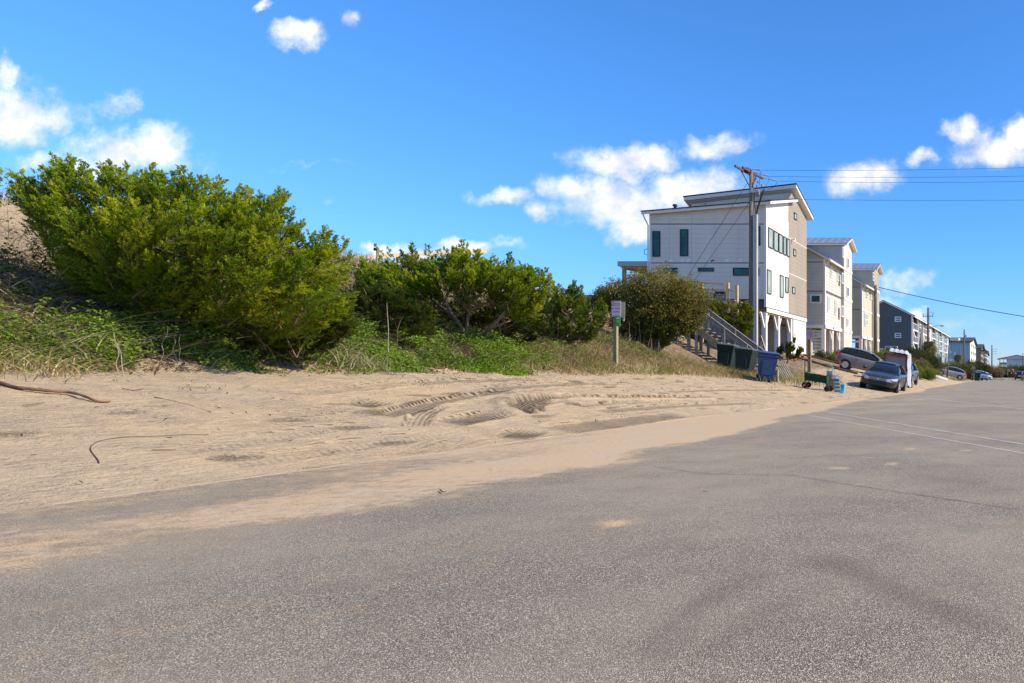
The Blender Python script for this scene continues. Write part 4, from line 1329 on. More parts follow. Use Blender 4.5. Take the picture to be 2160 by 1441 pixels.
# ------------------------------------------------------------------ vegetation
M_leaf = leafmat('foliage', 1.0, 0.32)
M_needle = leafmat('cedar_foliage', 1.0, 0.42)
M_straw = leafmat('dry_straw', 1.0, 0.25)
M_bark = mat('cedar_bark', (0.20, 0.13, 0.08), 0.9, var=0.3, scale=14, bump=0.6, stretch=(1, 1, 0.3))
M_twig = mat('dead_twig', (0.34, 0.29, 0.23), 0.9, var=0.25)
PG_ = np.array


def frames(d, rs):
    d = d / np.maximum(np.linalg.norm(d, axis=1, keepdims=True), 1e-9)
    r = rs.normal(size=d.shape)
    x = np.cross(d, r); x /= np.maximum(np.linalg.norm(x, axis=1, keepdims=True), 1e-9)
    return x, np.cross(d, x), d


def tuft_template(n, L, leaf, w, rs, ang=0.55):
    """leaflets round an axis +Z: (n,3,3)"""
    t = rs.uniform(0.0, 1.0, n)
    a = rs.uniform(0, 2 * np.pi, n)
    al = ang * (1.15 - 0.6 * t) * rs.uniform(0.7, 1.25, n)
    d = np.stack([np.sin(al) * np.cos(a), np.sin(al) * np.sin(a), np.cos(al)], 1)
    base = np.stack([0 * t, 0 * t, t * L], 1)
    ll = leaf * rs.uniform(0.7, 1.3, n) * (1.1 - 0.35 * t)
    side = np.cross(d, rs.normal(size=d.shape)); side /= np.linalg.norm(side, axis=1, keepdims=True)
    ww = (w * rs.uniform(0.7, 1.3, n))[:, None]
    mid = base + d * (ll * 0.35)[:, None]
    return np.stack([mid - side * ww, mid + side * ww, base + d * ll[:, None]], 1)


def place(templates, pos, dirs, scale, rs):
    """stamp templates on positions; returns (N*n,3,3)"""
    out = []; idx = []
    k = rs.randint(0, len(templates), len(pos))
    for j, T in enumerate(templates):
        s = np.where(k == j)[0]
        if not len(s): continue
        x, y, z = frames(dirs[s], rs)
        B = np.stack([x, y, z], 1)                        # (m,3,3) rows = axes
        v = np.einsum('nij,mjk->mnik', T, B) * scale[s][:, None, None, None] + pos[s][:, None, None, :]
        out.append(v.reshape(-1, 3, 3)); idx.append(np.repeat(s, len(T)))
    return np.concatenate(out), np.concatenate(idx)


def in_poly(px, py, poly):
    ins = np.zeros(len(px), bool)
    n = len(poly)
    for i in range(n):
        x1, y1 = poly[i]; x2, y2 = poly[(i + 1) % n]
        c = ((y1 > py) != (y2 > py)) & (px < (x2 - x1) * (py - y1) / (y2 - y1 + 1e-12) + x1)
        ins ^= c
    return ins


def poly_edge_dist(px, py, poly):
    d = np.full(len(px), 1e9)
    n = len(poly)
    for i in range(n):
        x1, y1 = poly[i]; x2, y2 = poly[(i + 1) % n]
        L2 = (x2 - x1) ** 2 + (y2 - y1) ** 2 + 1e-12
        t = np.clip(((px - x1) * (x2 - x1) + (py - y1) * (y2 - y1)) / L2, 0, 1)
        d = np.minimum(d, np.hypot(px - x1 - t * (x2 - x1), py - y1 - t * (y2 - y1)))
    return d


def cedar(name, label, base_px, poly, Ry, nplume, plen, limbs, seed, tips=(), cat='shrub', tone=((.048, .080, .008), (.50, .56, .022)), leaf=.050, lw=.0068, up=.30, Yset=None, focus=None, lf=1.0, group=None):
    rs = np.random.RandomState(seed)
    b = G(*base_px) if Yset is None else P(base_px[0], base_px[1], Yset)
    Yc = b.y
    t = thing(name, label, cat, (b.x, b.y, Hs(b.x, b.y)), group=group)
    us, vs = [p[0] for p in poly], [p[1] for p in poly]
    cu, cv = [], []
    while len(cu) < nplume:
        x = rs.uniform(min(us), max(us), nplume); z = rs.uniform(min(vs), max(vs), nplume)
        k = in_poly(x, z, poly)
        cu += list(x[k]); cv += list(z[k])
    cu, cv = PG_(cu[:nplume]), PG_(cv[:nplume])
    e = poly_edge_dist(cu, cv, poly); em = e.max()
    th = Ry * np.sqrt(np.clip(e / em * 1.5, 0, 1))
    yo = rs.uniform(0.15, 1.0, nplume) * np.where(rs.rand(nplume) < 0.66, -1, 1)
    cy = Yc + yo * th
    tip = np.stack([(cu - VU) / F * cy, cy, EYE + (VV - cv) / F * cy], 1)
    # leaders that break the outline
    sk = []
    for i in range(len(poly)):
        (u1, v1), (u2, v2) = poly[i], poly[(i + 1) % len(poly)]
        if u2 > u1:
            for q in range(int((u2 - u1) / 24 + rs.rand())):
                f_ = rs.rand(); sk.append((u1 + (u2 - u1) * f_ + rs.uniform(-6, 10), v1 + (v2 - v1) * f_ - rs.uniform(-6, 18)))
    tips = list(tips) + sk
    if len(tips):
        tp = PG_([tuple(P(u, v + 7, Yc + rs.uniform(-.3, .5) * Ry)) for u, v in tips])
        tip = np.concatenate([tip, tp])
    fp = P(focus[0], focus[1], Yc) if focus else Vector((b.x, b.y, b.z + 0.2))
    base = PG_([[fp.x, fp.y, fp.z]])
    d = tip - base
    d /= np.linalg.norm(d, axis=1, keepdims=True)
    d = d + PG_([[0, 0, up]]) + rs.normal(size=d.shape) * 0.22
    d /= np.linalg.norm(d, axis=1, keepdims=True)
    n = len(tip)
    pl = plen * rs.uniform(0.6, 1.25, n)
    nar = np.ones(n); nar[nplume:] = .62
    if n > nplume:
        d[nplume:] = d[nplume:] * .7 + PG_([[0, 0, .6]]); d[nplume:] /= np.linalg.norm(d[nplume:], axis=1, keepdims=True)
    start = tip - d * pl[:, None]
    # twigs off every plume
    pos, dr, sc, ton = [], [], [], []
    K = 18
    QS = (.3, .65, 1.0)
    x, y, z = frames(d, rs)
    hue = rs.uniform(0, 1, n)
    for k in range(K):
        tt = (k + rs.uniform(0, 1, n)) / K
        a = rs.uniform(0, 2 * np.pi, n)
        rad = x * np.cos(a)[:, None] + y * np.sin(a)[:, None]
        td = d * 0.80 + rad * 0.66 + PG_([[0, 0, .10]])
        td /= np.linalg.norm(td, axis=1, keepdims=True)
        tl = pl * (0.34 * (1 - tt) + 0.07) * nar
        o = start + d * (tt * pl)[:, None]
        for q in QS:
            pos.append(o + td * (tl * q)[:, None] * rs.uniform(.8, 1.1, n)[:, None])
            dr.append(td + d * 0.35 + rs.normal(size=d.shape) * 0.15)
            sc.append(rs.uniform(0.8, 1.25, n) * (1.15 - .3 * q))
            ton.append(np.clip(-0.04 + 0.38 * hue + 0.62 * tt * (.45 + .55 * q) + rs.normal(size=n) * 0.10, 0, 1))  # yellower young tips; darker bases also put interior shade into the colour
    pos, dr, sc, ton = np.concatenate(pos), np.concatenate(dr), np.concatenate(sc), np.concatenate(ton)
    T = [tuft_template(int(14 * lf), leaf * 1.5, leaf, lw, rs) for _ in range(6)]
    tri, ix = place(T, pos, dr, sc, rs)
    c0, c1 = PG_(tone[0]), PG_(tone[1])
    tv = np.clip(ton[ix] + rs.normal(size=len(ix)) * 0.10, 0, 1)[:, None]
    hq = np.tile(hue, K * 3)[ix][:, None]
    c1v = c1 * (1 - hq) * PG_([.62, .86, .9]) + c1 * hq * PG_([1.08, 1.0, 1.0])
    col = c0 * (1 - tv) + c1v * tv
    br = rs.rand(len(ix)) < 0.035
    col[br] = PG_([.20, .10, .035])
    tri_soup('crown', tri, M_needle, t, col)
    # limbs and branchlets
    m = MB()
    lp = []
    for L, r in limbs:
        pts = smoothpath([P(u, v, Yc + dy) for u, v, dy in L], 4)
        m.tube(pts, [r * (1 - .65 * i / len(pts)) for i in range(len(pts))], 6)
        lp += [(tuple(p)) for p in pts]
    m.build('trunk', M_bark, t, smooth=True)
    m = MB()
    if lp:
        LP = PG_(lp)
        for i in rs.choice(n, min(n, 120), replace=False):
            s_ = start[i]
            dd = np.linalg.norm(LP - s_, axis=1) + 0.6 * np.maximum(0, LP[:, 2] - s_[2] + .1)
            q = LP[np.argmin(dd)]
            mid = (PG_(q) + s_) / 2 + PG_([0, 0, -.08]) + rs.normal(size=3) * .05
            m.tube([Vector(q), Vector(mid), Vector(s_), Vector(start[i] + d[i] * pl[i] * .6)], [.013, .011, .008, .004], 4, cap=False)
        m.build('branch', M_bark, t, kind='stuff')
    return t


def leaf_cards(pos, nrm, size, rs, aspect=.5):
    """two-triangle pointed leaves"""
    n = len(pos)
    x, y, z = frames(nrm, rs)
    a = x * size[:, None]; b = y * (size * aspect)[:, None]
    sag_ = -z * (size * .25)[:, None]
    t1 = np.stack([pos - a * .5, pos + b * .5, pos + a * .5 + sag_], 1)
    t2 = np.stack([pos - a * .5, pos + a * .5 + sag_, pos - b * .5], 1)
    return np.concatenate([t1, t2])


def leafy(name, label, lobes, n, size, tone, seed, cat='shrub', stems=True, inner=.45, aspect=.5, group=None, kind=None, root=None, upb=.3):
    """broad-leaved shrub: lobes = [(centre Vector, rx, ry, rz)]; leaves on twiglets over a broken shell"""
    rs = np.random.RandomState(seed)
    b = root if root is not None else Vector((lobes[0][0].x, lobes[0][0].y, Hs(lobes[0][0].x, lobes[0][0].y)))
    t = thing(name, label, cat, b, group=group)
    if kind: t['kind'] = kind
    vol = PG_([l[1] * l[2] + l[2] * l[3] + l[1] * l[3] for l in lobes]); vol = vol / vol.sum()
    P_, N_, V_ = [], [], []
    for (c, rx, ry, rz), f in zip(lobes, vol):
        k = max(10, int(n * f / 9))
        d = rs.normal(size=(k, 3)); d /= np.linalg.norm(d, axis=1, keepdims=True)
        r = rs.uniform(inner, 1.0, k) ** 0.6
        bump = rs.choice([1, 1, 1.08, 1.2], k) + .22 * np.sin(d[:, 0] * 7 + seed) * np.cos(d[:, 2] * 6 + 1) + .12 * np.sin(d[:, 1] * 13)
        cen = PG_(c) + d * r[:, None] * bump[:, None] * PG_([rx, ry, rz])
        hue = rs.uniform(0, 1, k)
        for q in range(9):
            P_.append(cen + rs.normal(size=(k, 3)) * size * .9)
            N_.append(d * .5 + PG_([[0, 0, upb]]) + rs.normal(size=(k, 3)) * .7)
            V_.append(np.clip(.15 + .5 * hue + .25 * d[:, 2] + rs.normal(size=k) * .14, 0, 1))
    P_, N_, V_ = np.concatenate(P_), np.concatenate(N_), np.concatenate(V_)
    tri = leaf_cards(P_, N_, size * rs.uniform(.7, 1.3, len(P_)), rs, aspect)
    v = np.concatenate([V_, V_])[:, None]
    tri_soup('crown', tri, M_leaf, t, PG_(tone[0]) * (1 - v) + PG_(tone[1]) * v)
    if stems:
        m = MB()
        for (c, rx, ry, rz) in lobes:
            for q in range(5):
                e = Vector(c) + Vector((rs.normal() * rx * .5, rs.normal() * ry * .4, rs.normal() * rz * .3))
                m.tube([b - Vector((0, 0, .1)), (b + e) / 2 + Vector((rs.normal() * .1, 0, -.1)), e], [.05 * rz, .035 * rz, .012 * rz], 5, cap=False)
        m.build('stem', M_bark, t, kind='stuff')
    return t


def blades(pos, length, width, lean, rs, curve=.6, seg=3):
    """curved grass blades -> triangles; lean: (n,3) horizontal lean vectors"""
    n = len(pos)
    az = rs.uniform(0, 2 * np.pi, n)
    side = np.stack([np.cos(az), np.sin(az), 0 * az], 1) * (width / 2)[:, None]
    def pt(t):
        return pos + np.stack([0 * length, 0 * length, length * (t - curve * .35 * t * t)], 1) + lean * (length * (t * .35 + curve * t * t))[:, None]
    out = []
    prev = pt(0.0); pw = 1.0
    for k in range(1, seg + 1):
        t = k / seg; cur = pt(t); cw = 1 - t ** 1.5
        a, b = prev - side * pw, prev + side * pw
        if k < seg:
            c, d = cur - side * cw, cur + side * cw
            out += [np.stack([a, b, d], 1), np.stack([a, d, c], 1)]
        else:
            out.append(np.stack([a, b, cur], 1))
        prev, pw = cur, cw
    return np.concatenate(out), len(out)


def scatter(n, x0, x1, y0, y1, dens, rs):
    X = rs.uniform(x0, x1, n); Y = rs.uniform(y0, y1, n)
    k = rs.rand(n) < dens(X, Y)
    X, Y = X[k], Y[k]
    return X, Y, H(X, Y)


def ground_stuff(name, label, tri, col, mtl):
    o = tri_soup(name, tri, mtl, None, col, 'stuff')
    return tag(o, label)


def tones(c0, c1, v):
    v = np.clip(v, 0, 1)[:, None]
    return PG_(c0) * (1 - v) + PG_(c1) * v


S_ = lambda X, Y: X0(Y) - X

# --- cedars -------------------------------------------------------
big_poly = [(20, 372), (60, 375), (90, 395), (78, 362), (115, 345), (150, 345), (190, 365), (235, 352), (270, 372), (325, 358), (345, 375), (385, 372), (415, 388), (455, 388), (470, 402), (510, 402), (545, 420), (590, 415),
            (612, 440), (610, 462), (632, 480), (640, 510), (690, 495), (712, 520), (720, 555), (738, 560), (742, 600), (738, 640), (700, 680), (640, 695), (560, 680), (470, 672), (380, 660), (300, 640), (215, 620), (150, 590), (110, 545), (90, 500), (60, 460), (40, 425), (20, 395)]
cedar('cedar_bush', 'largest spreading green cedar bush on the dune foot, far left', (330, 702), big_poly, 1.0, 540, .66,
      [([(330, 720, .1), (318, 660, 0), (300, 600, .2), (240, 540, .2), (150, 450, .2)], .034), ([(330, 720, .1), (335, 650, 0), (340, 560, .2), (330, 470, .4), (330, 400, .4)], .036),
       ([(330, 720, .1), (355, 650, 0), (420, 570, .2), (480, 500, .2), (520, 440, 0)], .036), ([(330, 720, .1), (400, 660, .2), (500, 600, .2), (600, 560, .2), (680, 540, .2)], .034),
       ([(330, 720, .1), (290, 650, .3), (220, 600, .4), (150, 520, .3), (70, 420, .1)], .02), ([(330, 720, .1), (300, 610, .2), (300, 560, .1), (297, 490, .2)], .02), ([(330, 720, 0), (310, 600, .2), (340, 555, .2)], .02)],
      101, tips=[(8, 358), (30, 362), (60, 372), (78, 355), (120, 338), (135, 334), (150, 340), (222, 348), (228, 352), (245, 352), (326, 346), (340, 360), (380, 352), (384, 372), (440, 372), (465, 375), (512, 392), (528, 398), (575, 412), (592, 398), (600, 405), (590, 420),
                 (612, 440), (632, 466), (655, 488), (690, 480), (700, 496), (725, 502), (718, 520), (742, 535), (100, 372), (50, 385), (300, 370), (410, 380), (265, 365)], focus=(315, 640), up=.46)
cedar('cedar_bush', 'lower skirt of cedar growth under the largest cedar bush, shade put into its tone', (420, 745), [(75, 585), (150, 590), (300, 650), (480, 668), (640, 690), (735, 640), (745, 690), (690, 735), (560, 742), (430, 738), (300, 725), (190, 700), (110, 665), (70, 630)], .5, 200, .4,
      [([(430, 745, 0), (420, 700, 0), (400, 660, .1)], .02), ([(430, 745, 0), (520, 710, 0), (620, 690, .1)], .02)], 108, tone=((.035, .055, .010), (.17, .19, .02)), Yset=11.6)  # dark tone stands for the shadow under the big bush

mid_poly = [(748, 562), (775, 552), (800, 545), (840, 550), (868, 538), (900, 550), (930, 545), (978, 524), (1010, 548), (1050, 548), (1085, 558), (1125, 566), (1158, 580), (1164, 615), (1140, 645), (1140, 680), (1110, 668), (1080, 640), (1040, 614),
            (975, 598), (905, 606), (880, 622), (850, 650), (812, 668), (780, 640), (760, 600)]
cedar('cedar_bush', 'middle cedar bush with bare forked trunk showing, before the boardwalk rail', (985, 722), mid_poly, .9, 380, .52,
      [([(985, 726, 0), (980, 705, 0), (960, 672, -.1), (944, 645, -.1), (942, 625, 0), (958, 595, .1), (970, 560, .2)], .052),
       ([(985, 726, 0), (985, 690, -.1), (990, 660, -.1), (1010, 645, 0), (1040, 635, .1), (1095, 620, .1)], .04), ([(990, 724, 0), (1020, 706, -.3), (1055, 670, -.4), (1080, 640, -.2), (1100, 610, 0)], .052),
       ([(978, 724, 0), (960, 706, -.2), (930, 698, -.3), (905, 668, -.4), (885, 640, -.3), (868, 610, -.1), (862, 580, 0)], .035), ([(990, 716, 0), (1030, 695, .3), (1090, 672, .4), (1120, 660, .4)], .03), ([(960, 672, 0), (920, 640, .3), (880, 600, .5), (840, 570, .4)], .035)],
      102, tips=[(760, 545), (800, 522), (818, 520), (868, 512), (872, 520), (902, 514), (940, 520), (975, 503), (982, 510), (1008, 524), (1075, 530), (1080, 545), (1118, 556), (1160, 575), (1165, 590), (765, 540), (1012, 526), (850, 525), (1040, 535), (1100, 552), (1140, 568), (925, 522)], focus=(985, 690), up=.45)
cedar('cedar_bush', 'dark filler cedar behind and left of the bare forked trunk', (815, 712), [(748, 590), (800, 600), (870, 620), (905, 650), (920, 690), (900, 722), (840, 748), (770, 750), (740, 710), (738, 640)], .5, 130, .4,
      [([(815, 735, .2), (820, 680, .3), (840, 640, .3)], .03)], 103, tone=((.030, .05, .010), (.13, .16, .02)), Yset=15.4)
cedar('cedar_bush', 'dark filler cedar added behind the forked trunk, centre', (990, 712), [(900, 640), (960, 612), (1040, 620), (1110, 640), (1150, 650), (1160, 700), (1120, 722), (1060, 716), (1000, 700), (930, 712), (900, 690)], .5, 110, .4,
      [([(1000, 735, .2), (1000, 690, .3), (1020, 650, .3)], .03)], 109, tone=((.028, .045, .010), (.10, .125, .018)), Yset=18.3)  # dark-toned growth added to darken the slope band behind the trunk
print('GY', G(985, 722), G(330, 702), G(1195, 728))
cedar('cedar_bush', 'small feathery cedar between the middle cedar and the parking sign', (1195, 728), [(1152, 628), (1165, 604), (1195, 610), (1214, 596), (1228, 618), (1238, 640), (1262, 636), (1284, 648), (1280, 680), (1256, 712), (1200, 722), (1160, 706), (1150, 660)], .9, 150, .42,
      [([(1195, 735, 0), (1195, 680, 0), (1185, 630, 0)], .035), ([(1197, 730, 0), (1220, 690, -.2), (1250, 660, -.1)], .025), ([(1193, 730, 0), (1175, 690, .1), (1165, 650, .1)], .02)], 104, tips=[(1165, 590), (1212, 588), (1218, 600), (1180, 596), (1278, 638), (1262, 630), (1240, 625)],
      tone=((.05, .085, .018), (.34, .39, .03)), leaf=.045, lw=.009)
cedar('cedar_bush', 'low feathery cedar under the wax myrtle, left of the stair', (1380, 722), [(1325, 662), (1350, 650), (1395, 655), (1430, 660), (1450, 680), (1440, 705), (1410, 728), (1370, 730), (1335, 715)], .7, 90, .4,
      [([(1380, 735, 0), (1385, 700, 0), (1400, 670, 0)], .03)], 105, tips=[(1350, 645), (1440, 668), (1452, 690)], tone=((.05, .085, .018), (.32, .37, .03)), Yset=27.5, leaf=.05, lw=.010)
cedar('cedar_bush', 'rounded cedar standing between the stair and the utility pole', (1545, 712), [(1492, 645), (1510, 634), (1545, 640), (1575, 636), (1590, 650), (1590, 690), (1578, 712), (1540, 706), (1510, 685)], 1.0, 130, .5,
      [([(1548, 735, 0), (1548, 690, 0), (1540, 660, 0)], .04)], 106, tips=[(1512, 626), (1500, 636), (1560, 630), (1585, 640)], tone=((.045, .075, .014), (.34, .35, .025)), Yset=38, leaf=.06, lw=.014)
cedar('cedar_sapling', 'sparse young cedar on the sand in front of the piles', (1660, 765), [(1632, 742), (1645, 735), (1668, 722), (1690, 735), (1688, 750), (1660, 760), (1640, 755)], .4, 16, .35,
      [([(1660, 768, 0), (1662, 745, 0), (1665, 722, 0)], .025)], 107, tips=[(1648, 722), (1667, 718), (1690, 730), (1628, 738)], cat='young tree', Yset=38, leaf=.08, lw=.015, tone=((.06, .075, .02), (.14, .18, .03)))

# --- wax myrtle behind the sign ------------------------------------
Ym = 28.0
lob = [(P(u, v, Ym + dy), a, b_, c) for u, v, dy, a, b_, c in [(1390, 620, 0, 1.15, 1.1, .95), (1330, 632, .2, .95, .9, .85), (1445, 632, -.1, .95, .9, .75), (1290, 625, .6, .6, .6, .45), (1400, 672, -.4, 1.15, .8, .75), (1340, 680, -.2, .9, .8, .7), (1450, 665, -.3, .6, .6, .6), (1268, 640, .8, .45, .5, .35)]]
leafy('wax_myrtle', 'dense rounded olive-green broadleaf shrub behind the parking sign', lob, 60000, .075, ((.030, .045, .012), (.34, .27, .045)), 201, root=Vector((P(1385, 720, Ym).x, Ym, 1.9)), inner=.55)

# --- street scrub beyond --------------------------------------------
def scrub(label, u, v, Y, a, c, tone, seed, n=5000, size=.12, name='shrub', ry=None):
    p = P(u, v, Y)
    l = [(p, a, ry or a, c), (p + Vector((a * .6, -.2, -c * .15)), a * .6, (ry or a) * .7, c * .75), (p + Vector((-a * .55, .1, -c * .1)), a * .6, (ry or a) * .7, c * .8)]
    leafy(name, label, l, n, size, tone, seed, stems=False)


LIME = ((.07, .10, .015), (.22, .24, .03)); DARK = ((.022, .035, .012), (.075, .085, .025)); OLV = ((.05, .06, .02), (.15, .14, .045)); BRN = ((.10, .07, .035), (.26, .19, .10))
scrub('bright lime-green shrub row before the cream house piles', 1860, 753, 62, 1.0, .45, LIME, 301)
scrub('small green shrub at the foot of the beige house corner', 1758, 757, 53, .55, .35, LIME, 302, 3000, .1)
scrub('green shrub between the two tall houses', 1775, 748, 58, .7, .4, OLV, 303, 3000, .1)
scrub('dark shrub beneath the utility box of the beige house', 1735, 752, 54, .6, .4, DARK, 304, 2500, .1)
scrub('large dark green shrub mound under the terrace posts', 1946, 762, 84, 1.9, 1.05, DARK, 305, 9000, .16)
scrub('dark shrub behind the tarp-covered crate', 1905, 745, 88, 2.2, .7, DARK, 306, 8000, .18)
scrub('lime-green rose shrub right behind the tarp-covered crate', 1926, 785, 52, .62, .62, LIME, 307, 5000, .09)
scrub('second lime-green shrub nearer the street driveway', 1948, 788, 60, .95, .55, LIME, 308, 6000, .11)
scrub('olive shrub between the lime-green shrubs and the silver car', 1940, 775, 68, 1.1, .6, OLV, 309, 5000, .12)
scrub('reddish-brown dry bush in front of the silver car', 1969, 787, 76, .7, .42, BRN, 310, 3000, .12)
scrub('brown dry scrub behind the driveway edge', 1930, 768, 74, 1.3, .5, BRN, 311, 3500, .14)
scrub('dark hedge right of the silver car below the blue house', 2056, 778, 150, 3.0, 1.5, DARK, 312, 9000, .28)
scrub('olive hedge in front of the blue house, beside the silver car', 2042, 789, 118, 1.6, .8, OLV, 313, 5000, .2)
scrub('dry tan scrub bank beyond the dark hedge', 2085, 785, 165, 3.2, 1.1, BRN, 314, 7000, .3)
scrub('grey-green scrub below the far wooden stair', 2110, 786, 200, 4.5, 1.6, OLV, 315, 9000, .36)
scrub('dark thicket in front of the closing house', 2135, 785, 240, 5.5, 2.0, DARK, 316, 12000, .4, ry=3)
scrub('dark thicket at the right edge of the street', 2165, 786, 235, 4.5, 2.0, DARK, 317, 9000, .4, ry=3)
scrub('low green planting along the terrace driveways', 2020, 776, 120, 2.5, .7, OLV, 318, 5000, .25)
scrub('clump of yellow-green grass below the third pole', 1968, 772, 96, 1.5, .5, OLV, 319, 4000, .16)


scrub('dark scrub under the sea end of the white house', 1400, 690, 47, 3.4, 1.7, DARK, 321, 14000, .16, ry=1.5)
scrub('olive scrub between the stair and the white house piles', 1490, 705, 44.5, 2.0, 1.2, OLV, 322, 9000, .14, ry=1.0)


def palm(label, u, vtop, vbase, Y, r, seed):
    rs = np.random.RandomState(seed)
    c = P(u, vtop, Y); b = P(u, vbase, Y)
    t = thing('palm_tree', label, 'palm tree', b)
    MB().tube([b - Vector((0, 0, .4)), (b + c) / 2, c], [.28, .22, .2], 8).build('trunk', M_pole, t)
    n = 260
    a = rs.uniform(0, 2 * np.pi, n); e = rs.uniform(-.9, 1.3, n)
    d = np.stack([np.cos(a) * np.cos(e), np.sin(a) * np.cos(e), np.sin(e)], 1)
    out = []; tv = []
    L = r * rs.uniform(.7, 1.1, n)[:, None]
    pt = lambda q: PG_(c) + d * L * q - PG_([[0, 0, .55]]) * L * q * q
    for q in np.linspace(.15, .95, 9):
        o = pt(q); tg = pt(q + .1) - pt(q)
        sd = np.cross(tg, PG_([[0, 0, 1.]])); sd /= np.linalg.norm(sd, axis=1, keepdims=True) + 1e-9
        for sg in (-1, 1):
            ll = L * .42 * (1 - .6 * abs(q - .5))
            out.append(np.stack([o, o + tg * .5, o + sd * sg * ll * .7 + tg * .6 - PG_([[0, 0, .25]]) * ll], 1)); tv.append(rs.rand(n))
    v = np.concatenate(tv)
    tri_soup('crown', np.concatenate(out), M_leaf, t, tones((.06, .06, .02), (.22, .19, .08), v))


palm('brownish palm with a round head before the terrace fronts', 1960, 727, 760, 92, 1.3, 401)
palm('small palm with thick trunk before the blue house', 2021, 752, 777, 135, 1.0, 402)

# --- dune foot: vines, litter, grass --------------------------------
rs = np.random.RandomState(500)


def f_green(X, Y):
    s = S_(X, Y)
    e = sst(s + .9 * (fbm(X * 1.3, Y * 1.3, 3, 91) - .5), 4.75, 5.25)
    t_ = sst(Y, 11, 13)
    up_ = 1 - np.clip((s - (5.4 + .7 * t_)) / (1.2 + .9 * t_), 0, 1)
    n = sst(fbm(X * 1.4 + 4, Y * 1.4, 4, 92), .30, .48)
    left = sst(Y, 7.6, 8.6)
    mid = 0.8 + .2 * sst(Y, 12.0, 13.5)
    right = 1 - .93 * sst(Y + .5 * (s - 6), 16.2, 18.6)
    return e * up_ * n * left * mid * right


X, Y, Z = scatter(76000, -15.5, -11, 6.5, 20, f_green, rs)
n = len(X)
hgt = rs.uniform(.02, .30, n) * sst(S_(X, Y), 4.8, 6.2) + .02
mound = .22 * fbm(X * 2.2, Y * 2.2, 3, 95) * sst(S_(X, Y), 4.9, 6)
pos, nr, sz, tv = [], [], [], []
for k in range(4):
    pos.append(np.stack([X + rs.normal(size=n) * .03, Y + rs.normal(size=n) * .03, Z + hgt + mound + rs.normal(size=n) * .015], 1))
    nr.append(PG_([[.15, -.15, 1]]) + rs.normal(size=(n, 3)) * .45)
    sz.append(rs.uniform(.030, .062, n)); tv.append(.35 + .9 * (fbm(X * 2, Y * 2, 2, 97) - .4) + .5 * (hgt - .1) + rs.normal(size=n) * .2)
tri = leaf_cards(np.concatenate(pos), np.concatenate(nr), np.concatenate(sz), rs, .62)
tv = np.concatenate(tv)
ground_stuff('vine_cover', 'bright green low vines along the dune foot', tri, tones((.07, .115, .010), (.25, .37, .03), np.concatenate([tv, tv])), M_leaf)

# understory beneath and between the bushes, leaf colour darkened to stand for their shade
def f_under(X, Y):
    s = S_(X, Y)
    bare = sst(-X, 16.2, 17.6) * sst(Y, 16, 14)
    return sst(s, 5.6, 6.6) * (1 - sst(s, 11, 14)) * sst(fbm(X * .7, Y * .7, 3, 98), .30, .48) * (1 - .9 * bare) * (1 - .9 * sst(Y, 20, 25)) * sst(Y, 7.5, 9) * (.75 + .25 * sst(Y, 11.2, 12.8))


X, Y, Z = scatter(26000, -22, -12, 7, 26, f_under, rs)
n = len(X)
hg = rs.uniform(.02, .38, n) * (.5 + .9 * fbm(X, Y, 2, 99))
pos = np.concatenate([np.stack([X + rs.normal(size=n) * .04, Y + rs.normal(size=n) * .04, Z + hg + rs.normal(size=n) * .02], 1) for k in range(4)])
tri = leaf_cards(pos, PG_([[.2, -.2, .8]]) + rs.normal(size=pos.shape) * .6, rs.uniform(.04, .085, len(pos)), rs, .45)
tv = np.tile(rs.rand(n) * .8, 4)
ground_stuff('undergrowth', 'dark green undergrowth beneath the cedar bushes, their shade put into its colour', tri, tones((.035, .050, .012), (.14, .18, .03), np.concatenate([tv, tv])), M_leaf)

# dead vines and twigs tangled through it
def f_tw(X, Y):
    s = S_(X, Y)
    return sst(s, 4.7, 5.6) * (1 - sst(s, 10, 14)) * (1 - .7 * sst(Y, 19, 22)) * sst(fbm(X * 1.1, Y * 1.1, 3, 88), .25, .5)


X, Y, Z = scatter(12000, -20, -11.5, 6, 24, f_tw, rs)
n = len(X)
tri, k = blades(np.stack([X, Y, Z - .02], 1), rs.uniform(.25, .95, n), rs.uniform(.008, .018, n), rs.normal(size=(n, 3)) * PG_([.9, .9, 0]), rs, 1.3, 4)
v = np.tile(rs.rand(n), k)
ground_stuff('dead_vines', 'tangle of dead brown and grey vines on the dune foot', tri, tones((.13, .09, .06), (.42, .34, .24), v), M_straw)

# fallen leaves
X, Y, Z = scatter(42000, -19, -11.3, 6, 21, lambda X, Y: sst(S_(X, Y) + .5 * (fbm(X * 2, Y * 2, 2, 87) - .5), 4.7, 5.1) * (1 - sst(S_(X, Y), 9, 12)), rs)
n = len(X)
tri = leaf_cards(np.stack([X, Y, Z + rs.uniform(.01, .06, n)], 1), PG_([[0, 0, 1]]) + rs.normal(size=(n, 3)) * .5, rs.uniform(.03, .075, n), rs, .5)
v = rs.rand(n)
ground_stuff('leaf_litter', 'brown leaf litter under the vines', tri, tones((.10, .05, .025), (.36, .24, .13), np.concatenate([v, v])), M_straw)

# dry grass slope around the sign, thinning towards the stair
def f_dry(X, Y):
    s = S_(X, Y)
    e = sst(s + .7 * (fbm(X * 1.5, Y * 1.5, 3, 71) - .5), 4.5, 5.1)
    return e * (1 - sst(s, 9.5, 12)) * sst(Y + .5 * (s - 6), 14.5, 17.5) * (1 - sst(Y, 29.5, 32)) * (.35 + .65 * sst(fbm(X * 1.2, Y * 1.2, 3, 72), .3, .5))


